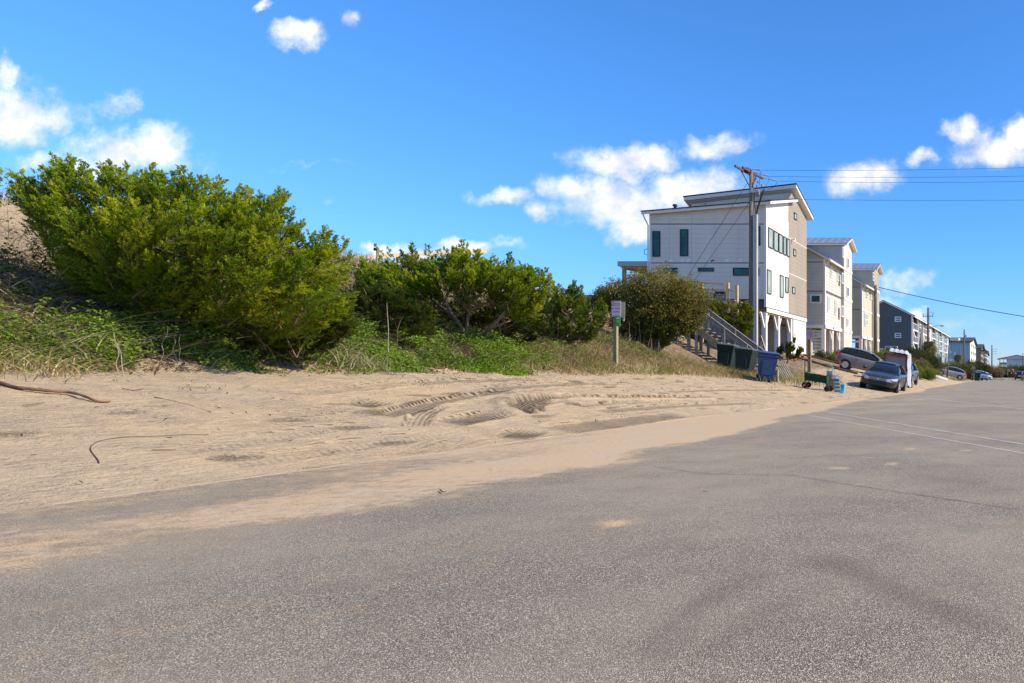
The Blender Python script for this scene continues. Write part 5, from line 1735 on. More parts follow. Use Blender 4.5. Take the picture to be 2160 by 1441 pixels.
X, Y, Z = scatter(50000, -18.5, -10, 14, 32, f_dry, rs)
n = len(X)
tri, k = blades(np.stack([X, Y, Z], 1), rs.uniform(.14, .42, n), rs.uniform(.010, .020, n), rs.normal(size=(n, 3)) * PG_([.6, .6, 0]) + PG_([[.1, -.2, 0]]), rs, .9)
gv = fbm(X * .9, Y * .9, 3, 73)
isg = rs.rand(n) < sst(gv, .46, .62) * .7
c = tones((.20, .135, .055), (.50, .395, .20), rs.rand(n)); c[isg] = tones((.10, .13, .02), (.24, .27, .05), rs.rand(isg.sum()))
ground_stuff('dry_grass', 'straw-coloured dry grass on the slope around the parking sign', tri, np.tile(c, (k, 1)), M_straw)

# dune-top grass against the sky
def f_top(X, Y):
    z = H(X, Y)
    return sst(z, 4.05, 4.4) * (.4 + .6 * sst(fbm(X * .8, Y * .8, 3, 74), .35, .55))


X, Y, Z = scatter(17000, -28, -17, 11, 36, f_top, rs)
n = len(X)
tri, k = blades(np.stack([X, Y, Z], 1), rs.uniform(.15, .5, n), rs.uniform(.012, .022, n), rs.normal(size=(n, 3)) * PG_([.4, .4, 0]), rs, .6)
ground_stuff('dune_grass', 'brown dry grass along the dune crest', tri, np.tile(tones((.20, .15, .09), (.46, .37, .24), rs.rand(n)), (k, 1)), M_straw)

# grass by the drives, verge on the right, far slopes
def f_lawn(X, Y):
    s = S_(X, Y)
    a = sst(s, .9, 2.2) * (1 - sst(s, 9, 10)) * sst(fbm(X * .35, Y * .22, 3, 61), .42, .55) * sst(Y, 48, 56)
    return np.maximum(a, sst(X, .95, 1.4))


X, Y, Z = scatter(26000, -17, 3.5, 20, 130, f_lawn, rs)
n = len(X)
sc = np.clip(Y / 40, 1, 3)
tri, k = blades(np.stack([X, Y, Z], 1), rs.uniform(.06, .16, n) * sc, .02 * sc, rs.normal(size=(n, 3)) * PG_([.6, .6, 0]), rs, .8)
ground_stuff('lawn_grass', 'thin green and straw grass between the driveways and on the verge', tri, np.tile(tones((.12, .15, .03), (.34, .33, .12), rs.rand(n)), (k, 1)), M_straw)

# weeds on the sand bank near the parked wagon
def f_bank(X, Y):
    s = S_(X, Y)
    c1 = np.exp(-(((X + 9.6) / .9) ** 2 + ((Y - 29.5) / 2.2) ** 2)) + np.exp(-(((X + 11.0) / 1.0) ** 2 + ((Y - 33) / 2.5) ** 2))
    return np.clip(c1, 0, 1)


X, Y, Z = scatter(7000, -13, -8, 26, 40, f_bank, rs)
n = len(X)
tri, k = blades(np.stack([X, Y, Z], 1), rs.uniform(.2, .55, n), rs.uniform(.015, .028, n), rs.normal(size=(n, 3)) * PG_([.5, .5, 0]), rs, .7)
ground_stuff('bank_weeds', 'dry weeds on the sand bank behind the blue bin', tri, np.tile(tones((.15, .13, .04), (.42, .34, .16), rs.rand(n)), (k, 1)), M_straw)


def arch_grass(name, label, u, v, n, L, spread, seed, tone=((.30, .22, .10), (.60, .50, .28)), lean=(0, 0, 0), Yset=None, w=.012):
    rs = np.random.RandomState(seed)
    p = G(u, v) if Yset is None else P(u, v, Yset)
    p.z = Hs(p.x, p.y)
    a = rs.uniform(0, 2 * np.pi, n)
    ln = np.stack([np.cos(a), np.sin(a), 0 * a], 1) * rs.uniform(.1, 1.1, n)[:, None] + PG_([lean])
    pos = PG_(p) + np.stack([rs.normal(size=n) * spread, rs.normal(size=n) * spread, np.zeros(n)], 1)
    pos[:, 2] = H(pos[:, 0], pos[:, 1])
    tri, k = blades(pos, L * rs.uniform(.45, 1.1, n), w * rs.uniform(.7, 1.4, n), ln, rs, 1.25, 5)
    t = thing(name, label, 'grass clump', p)
    tri_soup('blade', tri, M_straw, t, np.tile(tones(*tone, rs.rand(n)), (k, 1)), kind='stuff')


arch_grass('grass_clump', 'sprawling straw grass clump at the left edge above the driftwood', 18, 775, 240, .5, .34, 601, lean=(.35, -.25, 0))
arch_grass('grass_clump', 'second straw clump spilling right of the left-edge clump', 70, 786, 120, .38, .30, 602, lean=(.6, -.35, 0))
arch_grass('grass_clump', 'arching pale grass clump left of the big cedar stems', 125, 745, 50, .8, .16, 603, lean=(.1, 0, 0))
arch_grass('grass_clump', 'loose pale grass clump below the left end of the big cedar', 165, 715, 36, .8, .22, 604, tone=((.2, .15, .08), (.45, .36, .2)))
arch_grass('grass_clump', 'arching grass clump between the two large cedars', 735, 775, 90, .75, .18, 605, tone=((.22, .19, .10), (.48, .42, .26)))
arch_grass('grass_clump', 'small grass clump below the dark filler cedar', 790, 782, 70, .6, .14, 606, tone=((.22, .19, .10), (.48, .42, .26)))
arch_grass('grass_clump', 'dry grass clump beside the forked cedar trunk', 1020, 760, 90, .6, .16, 607)
arch_grass('grass_clump', 'dry tuft under the small feathery cedar', 1165, 745, 90, .7, .2, 608)
arch_grass('grass_clump', 'flattened dry tuft at the foot of the parking sign', 1280, 775, 90, .45, .2, 609)
arch_grass('grass_clump', 'dry tuft left of the green bins', 1490, 765, 120, .6, .3, 610, Yset=27.5)

# tall bare stalks
def stalks(label, us, v0, seed, Yset=None, h=(40, 110), col=M_twig, r=.006):
    rr = random.Random(seed)
    p0 = G(us[0], v0) if Yset is None else P(us[0], v0, Yset)
    t = thing('dry_stalks', label, 'reeds', (p0.x, p0.y, Hs(p0.x, p0.y)))
    for u in us:
        p = G(u, v0 + rr.uniform(-5, 8)) if Yset is None else P(u, v0, Yset + rr.uniform(-.6, .6))
        p.z = Hs(p.x, p.y) - .05
        hh = rr.uniform(*h) / (F / p.y)
        l = Vector((rr.uniform(-.18, .18), rr.uniform(-.1, .1), 1)) * hh
        MB().tube(smoothpath([p] + [p + l * q + Vector((rr.uniform(-.022, .022), rr.uniform(-.02, .02), 0)) for q in (.3, .55, .8)] + [p + l], 3), [r * (1.1 - .06 * i) for i in range(13)], 5).build('stalk', col, t)


stalks('seven tall dry stalks before the small feathery cedar', [1162, 1176, 1196, 1208, 1222, 1226, 1240], 728, 1, h=(50, 90))
stalks('dry stalks left of the parking sign post', [1268, 1276, 1284, 1292], 715, 2, h=(40, 85))
stalks('row of dry reddish stalks under the wax myrtle', [1330, 1336, 1343, 1350, 1358, 1364, 1370, 1376, 1388, 1394, 1428], 730, 3, h=(30, 75), Yset=26.5)
stalks('single pale crooked stalk before the big cedar', [252, 262], 790, 4, h=(90, 120), r=.005)
stalks('two grey bare stems under the big cedar', [335, 372, 380], 760, 5, h=(60, 90), r=.004)
stalks('single tall grey stem between the two large cedars', [822], 758, 6, h=(120, 130), r=.008)
stalks('bare twig group above the big cedar crown', [437, 444, 450], 420, 7, h=(25, 45), Yset=12.5, r=.0035)

# driftwood limb and small wrack on the sand
dw = [(-30, 806), (0, 814), (30, 823), (60, 829), (110, 834), (145, 836), (175, 843), (205, 850), (232, 851)]
pts = [G(u, v) for u, v in dw]
for i, p in enumerate(pts): p.z = Hs(p.x, p.y) + (.03 if i < 3 else .045 if i < 7 else .02)
pp = smoothpath(pts, 5)
o = MB().tube(pp, [.024 - .014 * i / len(pp) + .0015 * math.sin(i * 2.1) for i in range(len(pp))], 9).build('driftwood', mat('red_brown_driftwood', (0.17, 0.085, 0.045), .8, var=.35, scale=9, bump=.6), smooth=True)
tag(o, 'long red-brown driftwood limb lying on the sand at the left edge', 'branch')
vine = [(210, 980), (206, 972), (196, 960), (191, 948), (200, 938), (225, 930), (265, 925), (330, 923), (400, 919), (440, 919)]
o = MB().tube([Vector((p.x, p.y, Hs(p.x, p.y) + .012)) for p in smoothpath([G(u, v) for u, v in vine], 5)], .0035, 5).build('root_runner', M_arm)
tag(o, 'thin dark runner curling across the open sand', 'vine')
for k, (lab, L) in enumerate([('short brown stick beside the left driftwood limb', [(258, 822), (280, 826), (302, 823)]), ('thin dark twig on the sand in front of the driftwood', [(48, 858), (70, 855), (92, 852)]),
                              ('bent twig lying mid-sand below the big cedar', [(325, 840), (355, 846), (400, 857), (445, 872)]), ('tiny stick on the sandy tarmac, bottom middle', [(928, 1036), (934, 1041), (940, 1040)]),
                              ('straight thin twig near the tarmac edge', [(320, 952), (345, 952), (371, 952)])]):
    o = MB().tube([Vector((p.x, p.y, max(0, Hs(p.x, p.y)) + .012)) for p in [G(u, v) for u, v in L]], .0045, 5).build('twig', M_arm)
    tag(o, lab, 'twig')


def f_deb(X, Y):
    s = S_(X, Y)
    return sst(s, -.2, .5) * (1 - sst(s, 5.2, 6.0)) * (.12 + .88 * sst(fbm(X * 1.6, Y * 1.6, 3, 66), .45, .66)) * (.25 + .75 * sst(s, 2.5, 4.8))


X, Y, Z = scatter(15000, -13, -5.5, 5, 40, f_deb, rs)
n = len(X)
tri = leaf_cards(np.stack([X, Y, Z + .035], 1), PG_([[0, 0, 1]]) + rs.normal(size=(n, 3)) * .5, rs.uniform(.015, .06, n), rs, .35)
v = rs.rand(n) ** 1.6
ground_stuff('sand_debris', 'dark chips of bark and wrack strewn on the sand', tri, tones((.04, .032, .022), (.30, .23, .15), np.concatenate([v, v])), M_straw)

# ------------------------------------------------------------------ signs
M_sign_white = mat('sign_white', (0.74, 0.66, 0.65), 0.45, var=0.05, scale=8)
M_sign_red = mat('sign_red', (0.42, 0.04, 0.05), 0.5, var=0.1)
M_sign_green = mat('sign_green', (0.06, 0.42, 0.10), 0.5, var=0.1)
M_sign_back = mat('sign_back_aluminium', (0.50, 0.46, 0.34), 0.5, 0.3)
M_bright_red = mat('bright_red_print', (0.80, 0.03, 0.02), 0.5)


def plate(name, parent, c, w, h, mt, th=.006, r=.03, nx=0.0):
    """rounded plate facing -Y (optionally yawed)"""
    pts = []
    for (sx, sz, a0) in ((1, 1, 0), (-1, 1, 90), (-1, -1, 180), (1, -1, 270)):
        for k in range(4):
            a = math.radians(a0 + k * 30)
            pts.append((sx * (w / 2 - r) + r * math.cos(a), sz * (h / 2 - r) + r * math.sin(a)))
    m = MB()
    cn, sn = math.cos(nx), math.sin(nx)
    f = lambda x, z, d: (c[0] + x * cn - d * sn, c[1] + x * sn + d * cn, c[2] + z)
    m.loft([[f(x, z, -th / 2) for x, z in pts], [f(x, z, th / 2) for x, z in pts]])
    return m.build(name, mt, parent)


def frame_strip(name, parent, c, w, h, t, mt):
    m = MB()
    x, y, z = c
    m.box(x - w / 2, x + w / 2, y - .002, y, z + h / 2 - t, z + h / 2); m.box(x - w / 2, x + w / 2, y - .002, y, z - h / 2, z - h / 2 + t)
    m.box(x - w / 2, x - w / 2 + t, y - .002, y, z - h / 2 + t, z + h / 2 - t); m.box(x + w / 2 - t, x + w / 2, y - .002, y, z - h / 2 + t, z + h / 2 - t)
    return m.build(name, mt, parent)


RX = (math.radians(90), 0, 0)
Ys = 20.5
pb = P(1299, 785, Ys); pz = Hs(pb.x, Ys)
sp = thing('parking_sign', 'white and red NO PARKING BETWEEN SIGNS board on a square wooden post, nearest sign', 'street sign', (pb.x, Ys, pz))
MB().box(pb.x - .05, pb.x + .05, Ys - .05, Ys + .05, pz - .3, Zr(640, Ys)).build('post', M_green_wood, sp, bevel=.004)
c = P(1299.5, 651, Ys - .075)
bd = plate('sign_board', sp, c, .285, .47, M_sign_white, .008, .025)
frame_strip('border', bd, (c.x, c.y - .005, c.z), .268, .45, .008, M_sign_red)
MB().box(c.x - .13, c.x + .13, c.y - .0075, c.y - .005, c.z + .085, c.z + .093).build('rule', M_sign_red, bd)
MB().box(c.x - .125, c.x - .06, c.y - .0075, c.y - .005, c.z + .175, c.z + .21).build('red_block', M_sign_red, bd)
MB().box(c.x - .125, c.x - .06, c.y - .0075, c.y - .005, c.z + .098, c.z + .115).build('red_block', M_sign_red, bd)
text('lettering', 'NO', .045, M_sign_white, bd, (c.x - .092, c.y - .009, c.z + .192), RX)
text('lettering', 'PARKING', .052, M_sign_red, bd, (c.x + .012, c.y - .008, c.z + .142), RX)
text('lettering', 'BETWEEN', .054, M_sign_red, bd, (c.x, c.y - .008, c.z + .0), RX)
text('lettering', 'SIGNS', .058, M_sign_red, bd, (c.x, c.y - .008, c.z - .10), RX)
MB().lathe((c.x, c.y - .008, c.z - .19), [(.012, -.004), (.012, .004)], 8, 'Y').build('bolt', M_arm, bd)
MB().lathe((c.x + .0, c.y - .008, c.z + .215), [(.010, -.004), (.010, .004)], 8, 'Y').build('bolt', M_arm, bd)
plate('back_board', sp, (c.x + .045, Ys + .065, c.z - .02), .285, .47, M_sign_back, .008, .025)
g = P(1303.5, 678, Ys - .062)
gb = MB().box(g.x - .065, g.x + .065, g.y - .006, g.y + .006, g.z - .15, g.z + .15).build('green_marker', M_sign_green, sp)
MB().poly([(g.x - .05, g.y - .008, g.z + .07), (g.x + .04, g.y - .008, g.z + .07), (g.x + .04, g.y - .008, g.z + .135), (g.x - .01, g.y - .008, g.z + .125)]).build('pictogram', M_sign_white, gb)
for k, z in enumerate((.03, .0, -.03)):
    MB().box(g.x - .035 + .01 * k, g.x + .03, g.y - .009, g.y - .006, g.z + z - .006, g.z + z + .006).build('print_line', M_sign_white, gb)
MB().box(g.x - .04, g.x + .04, g.y - .009, g.y - .006, g.z - .095, g.z - .06).build('red_panel', M_bright_red, gb)
w_ = MB().box(g.x + .072, g.x + .12, Ys + .07, Ys + .076, g.z + .02, g.z + .15).build('white_tag', M_sign_white, sp)
text('lettering', '8', .06, M_black, w_, (g.x + .096, Ys + .068, g.z + .085), RX)

# pink survey ribbon on a stake
p = G(1277, 757)
st = thing('survey_stake', 'short leaning stake with pink ribbon left of the parking sign', 'stake', (p.x, p.y, Hs(p.x, p.y)))
q = P(1279, 730, p.y)
MB().tube([Vector((p.x, p.y, Hs(p.x, p.y) - .1)), q], .012, 5).build('stake', M_green_wood, st)
MB().loft([[(q.x - .0, q.y - .02, q.z), (q.x + .035, q.y - .02, q.z + .005)], [(q.x + .02, q.y - .03, q.z - .1), (q.x + .055, q.y - .03, q.z - .1)], [(q.x + .01, q.y - .03, q.z - .24), (q.x + .04, q.y - .02, q.z - .23)]], close=False, cap=False).build('ribbon', mat('pink_ribbon', (.85, .22, .30), .6), st)

# second sign by the sand drive
Yn = 32.0
pb = P(1707.5, 783, Yn)
gz2 = Hs(pb.x, Yn)
s2 = thing('parking_sign', 'smaller faded NO PARKING board on a brown post behind the garden wagon', 'street sign', (pb.x, Yn, gz2))
MB().box(pb.x - .07, pb.x + .07, Yn - .07, Yn + .07, gz2 - .3, Zr(702, Yn)).build('post', mat('brown_post_timber', (.24, .15, .08), .85, var=.25, scale=6, bump=.3), s2, bevel=.005)
c = P(1709.5, 707.5, Yn - .1)
bd = plate('sign_board', s2, c, .29, .40, mat('faded_sign_face', (.46, .42, .43), .5, var=.08), .008, .025)
frame_strip('border', bd, (c.x, c.y - .005, c.z), .27, .385, .008, M_sign_red)
for k, (tx, z) in enumerate((('NO', .13), ('PARKING', .06), ('ANY', -.01), ('TIME', -.085))):
    text('lettering', tx, .062, M_sign_red, bd, (c.x, c.y - .008, c.z + z), RX)

# white street sign near far cars
p = P(2053, 777, 118); z0 = Hs(p.x, 118)
s3 = thing('street_sign', 'small pale round-topped sign above the far green bin', 'street sign', (p.x, 118, z0))
MB().tube([(p.x, 118, z0 - .2), (p.x, 118, p.z)], .03, 6).build('post', M_steel, s3)
MB().lathe((p.x, 117.95, p.z), [(.35, -.01), (.35, .01)], 12, 'Y').build('disc', M_conduit, s3)
p = P(2004, 759.5, 97.5)
s4 = thing('street_sign', 'pale name blade on the leaning pole left of the silver car', 'street sign', p)
MB().box(p.x - .2, p.x + .45, 97.45, 97.49, p.z - .08, p.z + .08).build('blade', M_white, s4)

# ------------------------------------------------------------------ wooden stair up the dune
def stair():
    Y0, Y1 = 33.4, 34.7
    xt, xb = P(1466, 645, Y0).x, P(1598, 745, Y0).x + .4
    zt, zb = Zr(645, Y0), Zr(745, Y0) - .25
    t = thing('wooden_stair', 'weathered grey wooden stair with boarded side rails descending the dune', 'stairs', (xb, Y0, Hs(xb, Y0)))
    zr = lambda x: zt + (zb - zt) * (x - xt) / (xb - xt)
    A = lambda x, y, dz: Vector((x, y, zr(x) + dz))
    xa = xt - .15
    for y, nm in ((Y0, 'near'), (Y1, 'far')):
        MB().bar(A(xa, y, 0), A(xb, y, 0), .14, .045).build('handrail', M_pale_wood, t)
        for dz, hh in ((-.14, .19), (-.36, .19)) if nm == 'far' else ((-.17, .20),):
            MB().bar(A(xa, y + (.0), dz), A(xb, y, dz), .04, hh).build('rail_board', M_grey_wood, t)
        if nm == 'far':
            for dz in (-.58, -.80):
                MB().bar(A(xa, y, dz), A(xb, y, dz), .04, .19).build('rail_board', M_grey_wood, t)
        MB().bar(A(xa, y, -.72 if nm == 'near' else -.98), A(xb - .1, y, -.72 if nm == 'near' else -.98), .045, .09).build('lower_rail', M_pale_wood, t)
        MB().bar(A(xa, y + .05, -1.12), A(xb - .3, y + .05, -1.12), .05, .30).build('stringer', M_green_wood, t)
        for x in ([xt + .1, xt + 1.45, xt + 2.55, xb - .1]):
            g_ = Hs(x, y)
            MB().box(x - .055, x + .055, y - .12, y - .02, g_ - .3, zr(x) - .02).build('post', M_grey_wood, t)
    n = 13
    for i in range(n):
        x = xt + (xb - xt - .3) * (i + .5) / n
        z = zr(x) - .98
        MB().box(x - .14, x + .14, Y0 + .06, Y1 - .06, z - .02, z + .02).build('tread', M_pale_wood, t)
    # landing behind the shrub
    MB().box(xt - 1.6, xt - .15, Y0, Y1, zt - 1.05, zt - .95).build('landing', M_grey_wood, t)
    for x in (xt - 1.5, xt - .3):
        for y in (Y0, Y1):
            MB().box(x - .06, x + .06, y - .06, y + .06, Hs(x, y) - .2, zt - 1.051).build('landing_post', M_grey_wood, t)


stair()

# pine railing of the new walkway at the first floor
Yr = 42.6
def pine_rail():
    z = Zr(632, Yr)
    a, b, c = P(1480, 0, Yr).x, P(1535, 0, Yr).x, P(1554, 0, Yr).x
    t = thing('walkway_railing', 'unfinished yellow pine walkway railing before the white house wall', 'railing', (b, Yr, Hs(b, Yr)))
    for x, v in ((a, 596), (b, 596.5), (c, 602)):
        MB().box(x - .09, x + .09, Yr - .09, Yr + .09, Hs(x, Yr) - .3, Zr(v, Yr)).build('post', M_pine, t)
    MB().bar((a + .1, Yr - .1, Zr(597.5, Yr)), (b - .1, Yr - .1, Zr(600, Yr)), .05, .11).build('rail', M_pine, t)
    MB().bar((a + .1, Yr - .1, Zr(611, Yr)), (b - .1, Yr - .1, Zr(612.5, Yr)), .05, .11).build('rail', M_pine, t)
    MB().bar((b + .1, Yr - .1, Zr(610, Yr)), (c - .1, Yr - .1, Zr(617, Yr)), .05, .10).build('rail', M_pine, t)
    MB().box(a - 2.2, b + .3, Yr - .3, Yr + 2.2, z - .3, z - .12).build('walkway_deck', M_pine, t)
    for i in range(12):
        x = a - 2.1 + i * .36
        MB().box(x, x + .33, Yr - .34, Yr + 2.25, z - .118, z - .07).build('plank', M_grey_wood, t)
    for x in (a - 2.0, a, b):
        MB().box(x - .1, x + .1, Yr + 1.9, Yr + 2.1, Hs(x, Yr + 2) - .3, z - .3).build('deck_post', M_green_wood, t)
    u0 = P(1508, 0, Yr + 1).x
    ac = thing('air_conditioner', 'dark air conditioning unit behind the pine walkway railing', 'air conditioner', (u0, Yr + 1.2, z))
    MB().box(u0, u0 + .62, Yr + 1, Yr + 1.6, z - .06, Zr(614.5, Yr + 1)).build('cabinet', M_black, ac, bevel=.02)
    for i in range(5):
        MB().box(u0 + .04, u0 + .58, Yr + .97, Yr + .998, z + .02 + i * .09, z + .06 + i * .09).build('grille_bar', M_conduit, ac)
    u0 = P(1492, 0, Yr + 1).x
    a2 = thing('air_conditioner', 'grey-blue electrical cabinet left of the dark air conditioning unit', 'cabinet', (u0, Yr + 1.2, z))
    MB().box(u0, u0 + .38, Yr + 1, Yr + 1.5, z - .06, Zr(615, Yr + 1)).build('cabinet', M_conduit, a2, bevel=.02)


pine_rail()

# boardwalk rail seen over the middle cedar
t = thing('boardwalk_railing', 'brown timber boardwalk railing on the dune crest behind the middle cedar', 'railing', (-24, 24, 4.6))
a, b = P(745, 543, 22.5), P(1025, 531, 29)
for dz, hh in ((0, .10), (-.32, .12), (-.6, .12)):
    MB().bar(a + Vector((0, 0, dz)), b + Vector((0, 0, dz)), .09, hh).build('rail', M_pine if dz == 0 else M_grey_wood, t)
for i in range(8):
    p = a.lerp(b, (i + .3) / 8)
    MB().box(p.x - .05, p.x + .05, p.y - .05, p.y + .05, Hs(p.x, p.y) - .3, p.z + .02).build('post', M_grey_wood, t)
MB().bar(a - Vector((0, -.6, .95)), b - Vector((0, -.6, .95)), 1.3, .12).build('deck', M_grey_wood, t)
p = P(795, 530, 23)
s5 = thing('beach_sign', 'small two-panel sign silhouetted above the boardwalk railing', 'sign', (p.x, 23, 4.6))
MB().tube([(p.x, 23, Hs(p.x, 23)), (p.x, 23, p.z + .1)], .025, 6).build('post', M_grey_wood, s5)
MB().box(p.x - .05, p.x + .05, 22.94, 22.96, Zr(521, 23), Zr(514.5, 23)).build('panel', M_conduit, s5)
MB().box(p.x - .06, p.x + .06, 22.94, 22.96, Zr(529.5, 23), Zr(523, 23)).build('panel', M_black, s5)
a, b = P(1203, 624, 32), P(1250, 624, 32)
dk2 = thing('dune_deck', 'grey deck edge showing over the dune right of the small cedar', 'deck', (a.x, 32, 4.5))
MB().box(a.x - .6, b.x + .4, 32, 34, a.z - .12, a.z + .04).build('deck_edge', M_grey_wood, dk2)
MB().box(a.x - .3, b.x, 31.9, 31.95, a.z - .24, a.z - .17).build('trim', M_white, dk2)
for x in (a.x - .3, b.x):
    MB().box(x - .06, x + .06, 32.1, 32.2, Hs(x, 32) - .2, a.z - .121).build('post', M_grey_wood, dk2)

# ------------------------------------------------------------------ wheeled bins
def wheelie(label, u, v, Y, w, h, col, lid, rz, group=None, open_lid=False):
    p = P(u, v, Y)
    p.z = Hs(p.x, p.y)
    t = thing('wheeled_bin', label, 'wheeled bin', (0, 0, 0), group=group)
    d = w * 1.12
    R4 = lambda s, z, oy=0: [(-w / 2 * s, -d / 2 * s + oy, z), (w / 2 * s, -d / 2 * s + oy, z), (w / 2 * s, d / 2 * s + oy, z), (-w / 2 * s, d / 2 * s + oy, z)]
    MB().loft([R4(.70, .04, .02), R4(.74, .12), R4(.90, h * .72), R4(.92, h * .80), R4(.97, h * .82), R4(.99, h * .93)]).build('body', col, t, bevel=.02)
    MB().box(-w * .24, w * .24, -d * .475, -d * .40, h * .22, h * .70).build('front_panel', col, t, bevel=.01)
    MB().loft([R4(1.04, h * .93), R4(1.05, h * .965), R4(.86, h * 1.0), R4(.5, h * 1.015)]).build('lid', lid, t, bevel=.015)
    MB().tube([(-w * .42, d * .58, h * .86), (w * .42, d * .58, h * .86)], .02, 6).build('handle', lid, t)
    for sx in (-.42, .42):
        MB().bar((w * sx, d * .46, h * .86), (w * sx, d * .6, h * .86), .035).build('handle_bracket', lid, t)
        wh = MB().lathe((w * sx, d * .40, .13), [(.05, -.035), (.13, -.03), (.13, .03), (.05, .035)], 16, 'X').build('wheel', M_rubber, t)
        MB().lathe((w * sx * 1.1, d * .40, .13), [(.05, -.012), (.05, .012)], 10, 'X').build('hub', M_black, wh)
    MB().tube([(-w * .4, d * .40, .13), (w * .4, d * .40, .13)], .015, 6).build('axle', M_steel, t)
    t.location = p
    t.rotation_euler = (0, math.radians(7), rz)
    return t


M_bin_green = mat('dark_green_plastic', (0.010, 0.024, 0.017), 0.5, var=0.2, scale=5, spec=.4)
M_bin_lid = mat('grey_green_lid', (0.075, 0.085, 0.070), 0.55, var=0.2, scale=5, spec=.4)
M_bin_blue = mat('navy_blue_plastic', (0.010, 0.032, 0.105), 0.5, var=0.15, scale=5, spec=.4)
M_bin_blue_lid = mat('blue_lid', (0.045, 0.075, 0.19), 0.5, var=0.15)
wheelie('dark green wheeled bin on the left, nearest the stair post', 1530, 781, 30.2, .74, 1.13, M_bin_green, M_bin_lid, .10)
wheelie('second dark green wheeled bin, between its twin and the blue bin', 1569, 789, 29.0, .74, 1.13, M_bin_green, M_bin_lid, .06)
wheelie('navy blue wheeled bin, right of the two green bins', 1614, 804, 27.0, .78, 1.18, M_bin_blue, M_bin_blue_lid, .35)
wheelie('far dark green bin at the roadside past the silver car', 2061, 796, 105, .95, 1.35, M_bin_green, M_bin_lid, 0)
# timber plank under the green bins and grey post right of the blue one
a, b = G(1500, 770), G(1600, 803)
o = MB().bar(Vector((a.x, a.y - .5, Hs(a.x, a.y - .5) + .03)), Vector((b.x, b.y, Hs(b.x, b.y) + .03)), .2, .06).build('timber_plank', M_pale_wood)
tag(o, 'pale timber plank lying in the sand in front of the green bins', 'plank')
p = P(1638, 803, 27.6); z0 = Hs(p.x, p.y)
o = MB().box(p.x - .07, p.x + .07, p.y - .07, p.y + .07, z0 - .2, Zr(781, 27.6)).build('post_stub', M_green_wood)
tag(o, 'short cut-off wooden post right of the blue bin', 'post')
# stack of slats leaning on the bank
t = thing('slat_stack', 'pale wooden lath slats leaning on the bank right of the blue bin', 'slats', P(1655, 800, 29))
for i in range(6):
    a = P(1639 + i * 3.3, 776 - i * 2.2, 29.3 + i * .06); b = P(1652 + i * 4.2, 797 + (i % 2), 29.0 + i * .06)
    MB().bar(a, b, .045, .03).build('slat', M_pale_wood, t)
MB().bar(P(1640, 770, 29.5), P(1652, 780, 29.4), .06, .05).build('rail', M_pale_wood, t)
# A-frame trestle by the conduit
t = thing('trestle', 'bare timber A-frame trestle beside the pole conduit', 'trestle', P(1606, 745, 40))
ap = P(1605, 708, 40)
for u, v, mm in ((1599, 738, M_pale_wood), (1617, 746, M_pine), (1612, 739, M_pale_wood)):
    MB().bar(ap, P(u, v, 40.0), .09, .05).build('leg', mm, t)
MB().poly([P(1604, 712, 40.1), P(1608, 714, 40.1), P(1606, 737, 40.1), P(1599, 736, 40.1)]).build('board', M_sign_white, t)
# landscape timbers edging the drive
for lab, L in (('far dark edging timber across the sand drive', [(1671, 743.6), (1700, 751), (1740, 761), (1781, 771)]), ('near dark edging timber across the sand drive, behind the wagon', [(1664, 751), (1700, 761), (1745, 774), (1808, 790)])):
    pts = [G(u, v, 20, 60) for u, v in L]
    o = MB().tube([Vector((p.x, p.y, Hs(p.x, p.y) + .05)) for p in pts], .09, 6).build('edging_timber', M_arm)
    tag(o, lab, 'timber')
for k, (u, v, nm) in enumerate(((1673, 760, 'leftmost of the orange flags, on the weeds'), (1681, 758, 'second orange flag on the weeds'), (1690, 752, 'red flag above the wagon handle'), (1771, 768, 'orange flag left of the hatchback wheel'), (1770, 763, 'small orange flag nearest the hatchback tail'))):
    Yk = 31 if k < 3 else 40
    p = P(u, v, Yk); z0 = Hs(p.x, p.y)
    t = thing('survey_flag', nm.replace('flags', 'survey flags').replace('flag ', 'survey flag ') , 'flag', (p.x, p.y, z0))
    MB().tube([(p.x, p.y, min(z0, p.z) - .05), (p.x, p.y, p.z + .04)], .005, 4).build('wire', M_steel, t)
    MB().poly([(p.x, p.y, p.z + .05), (p.x + .13, p.y - .02, p.z + .03), (p.x + .12, p.y + .02, p.z - .06), (p.x, p.y, p.z - .05)]).build('flag', mat('orange_flag', (.95, .18, .02), .6) if k != 2 else M_bright_red, t)


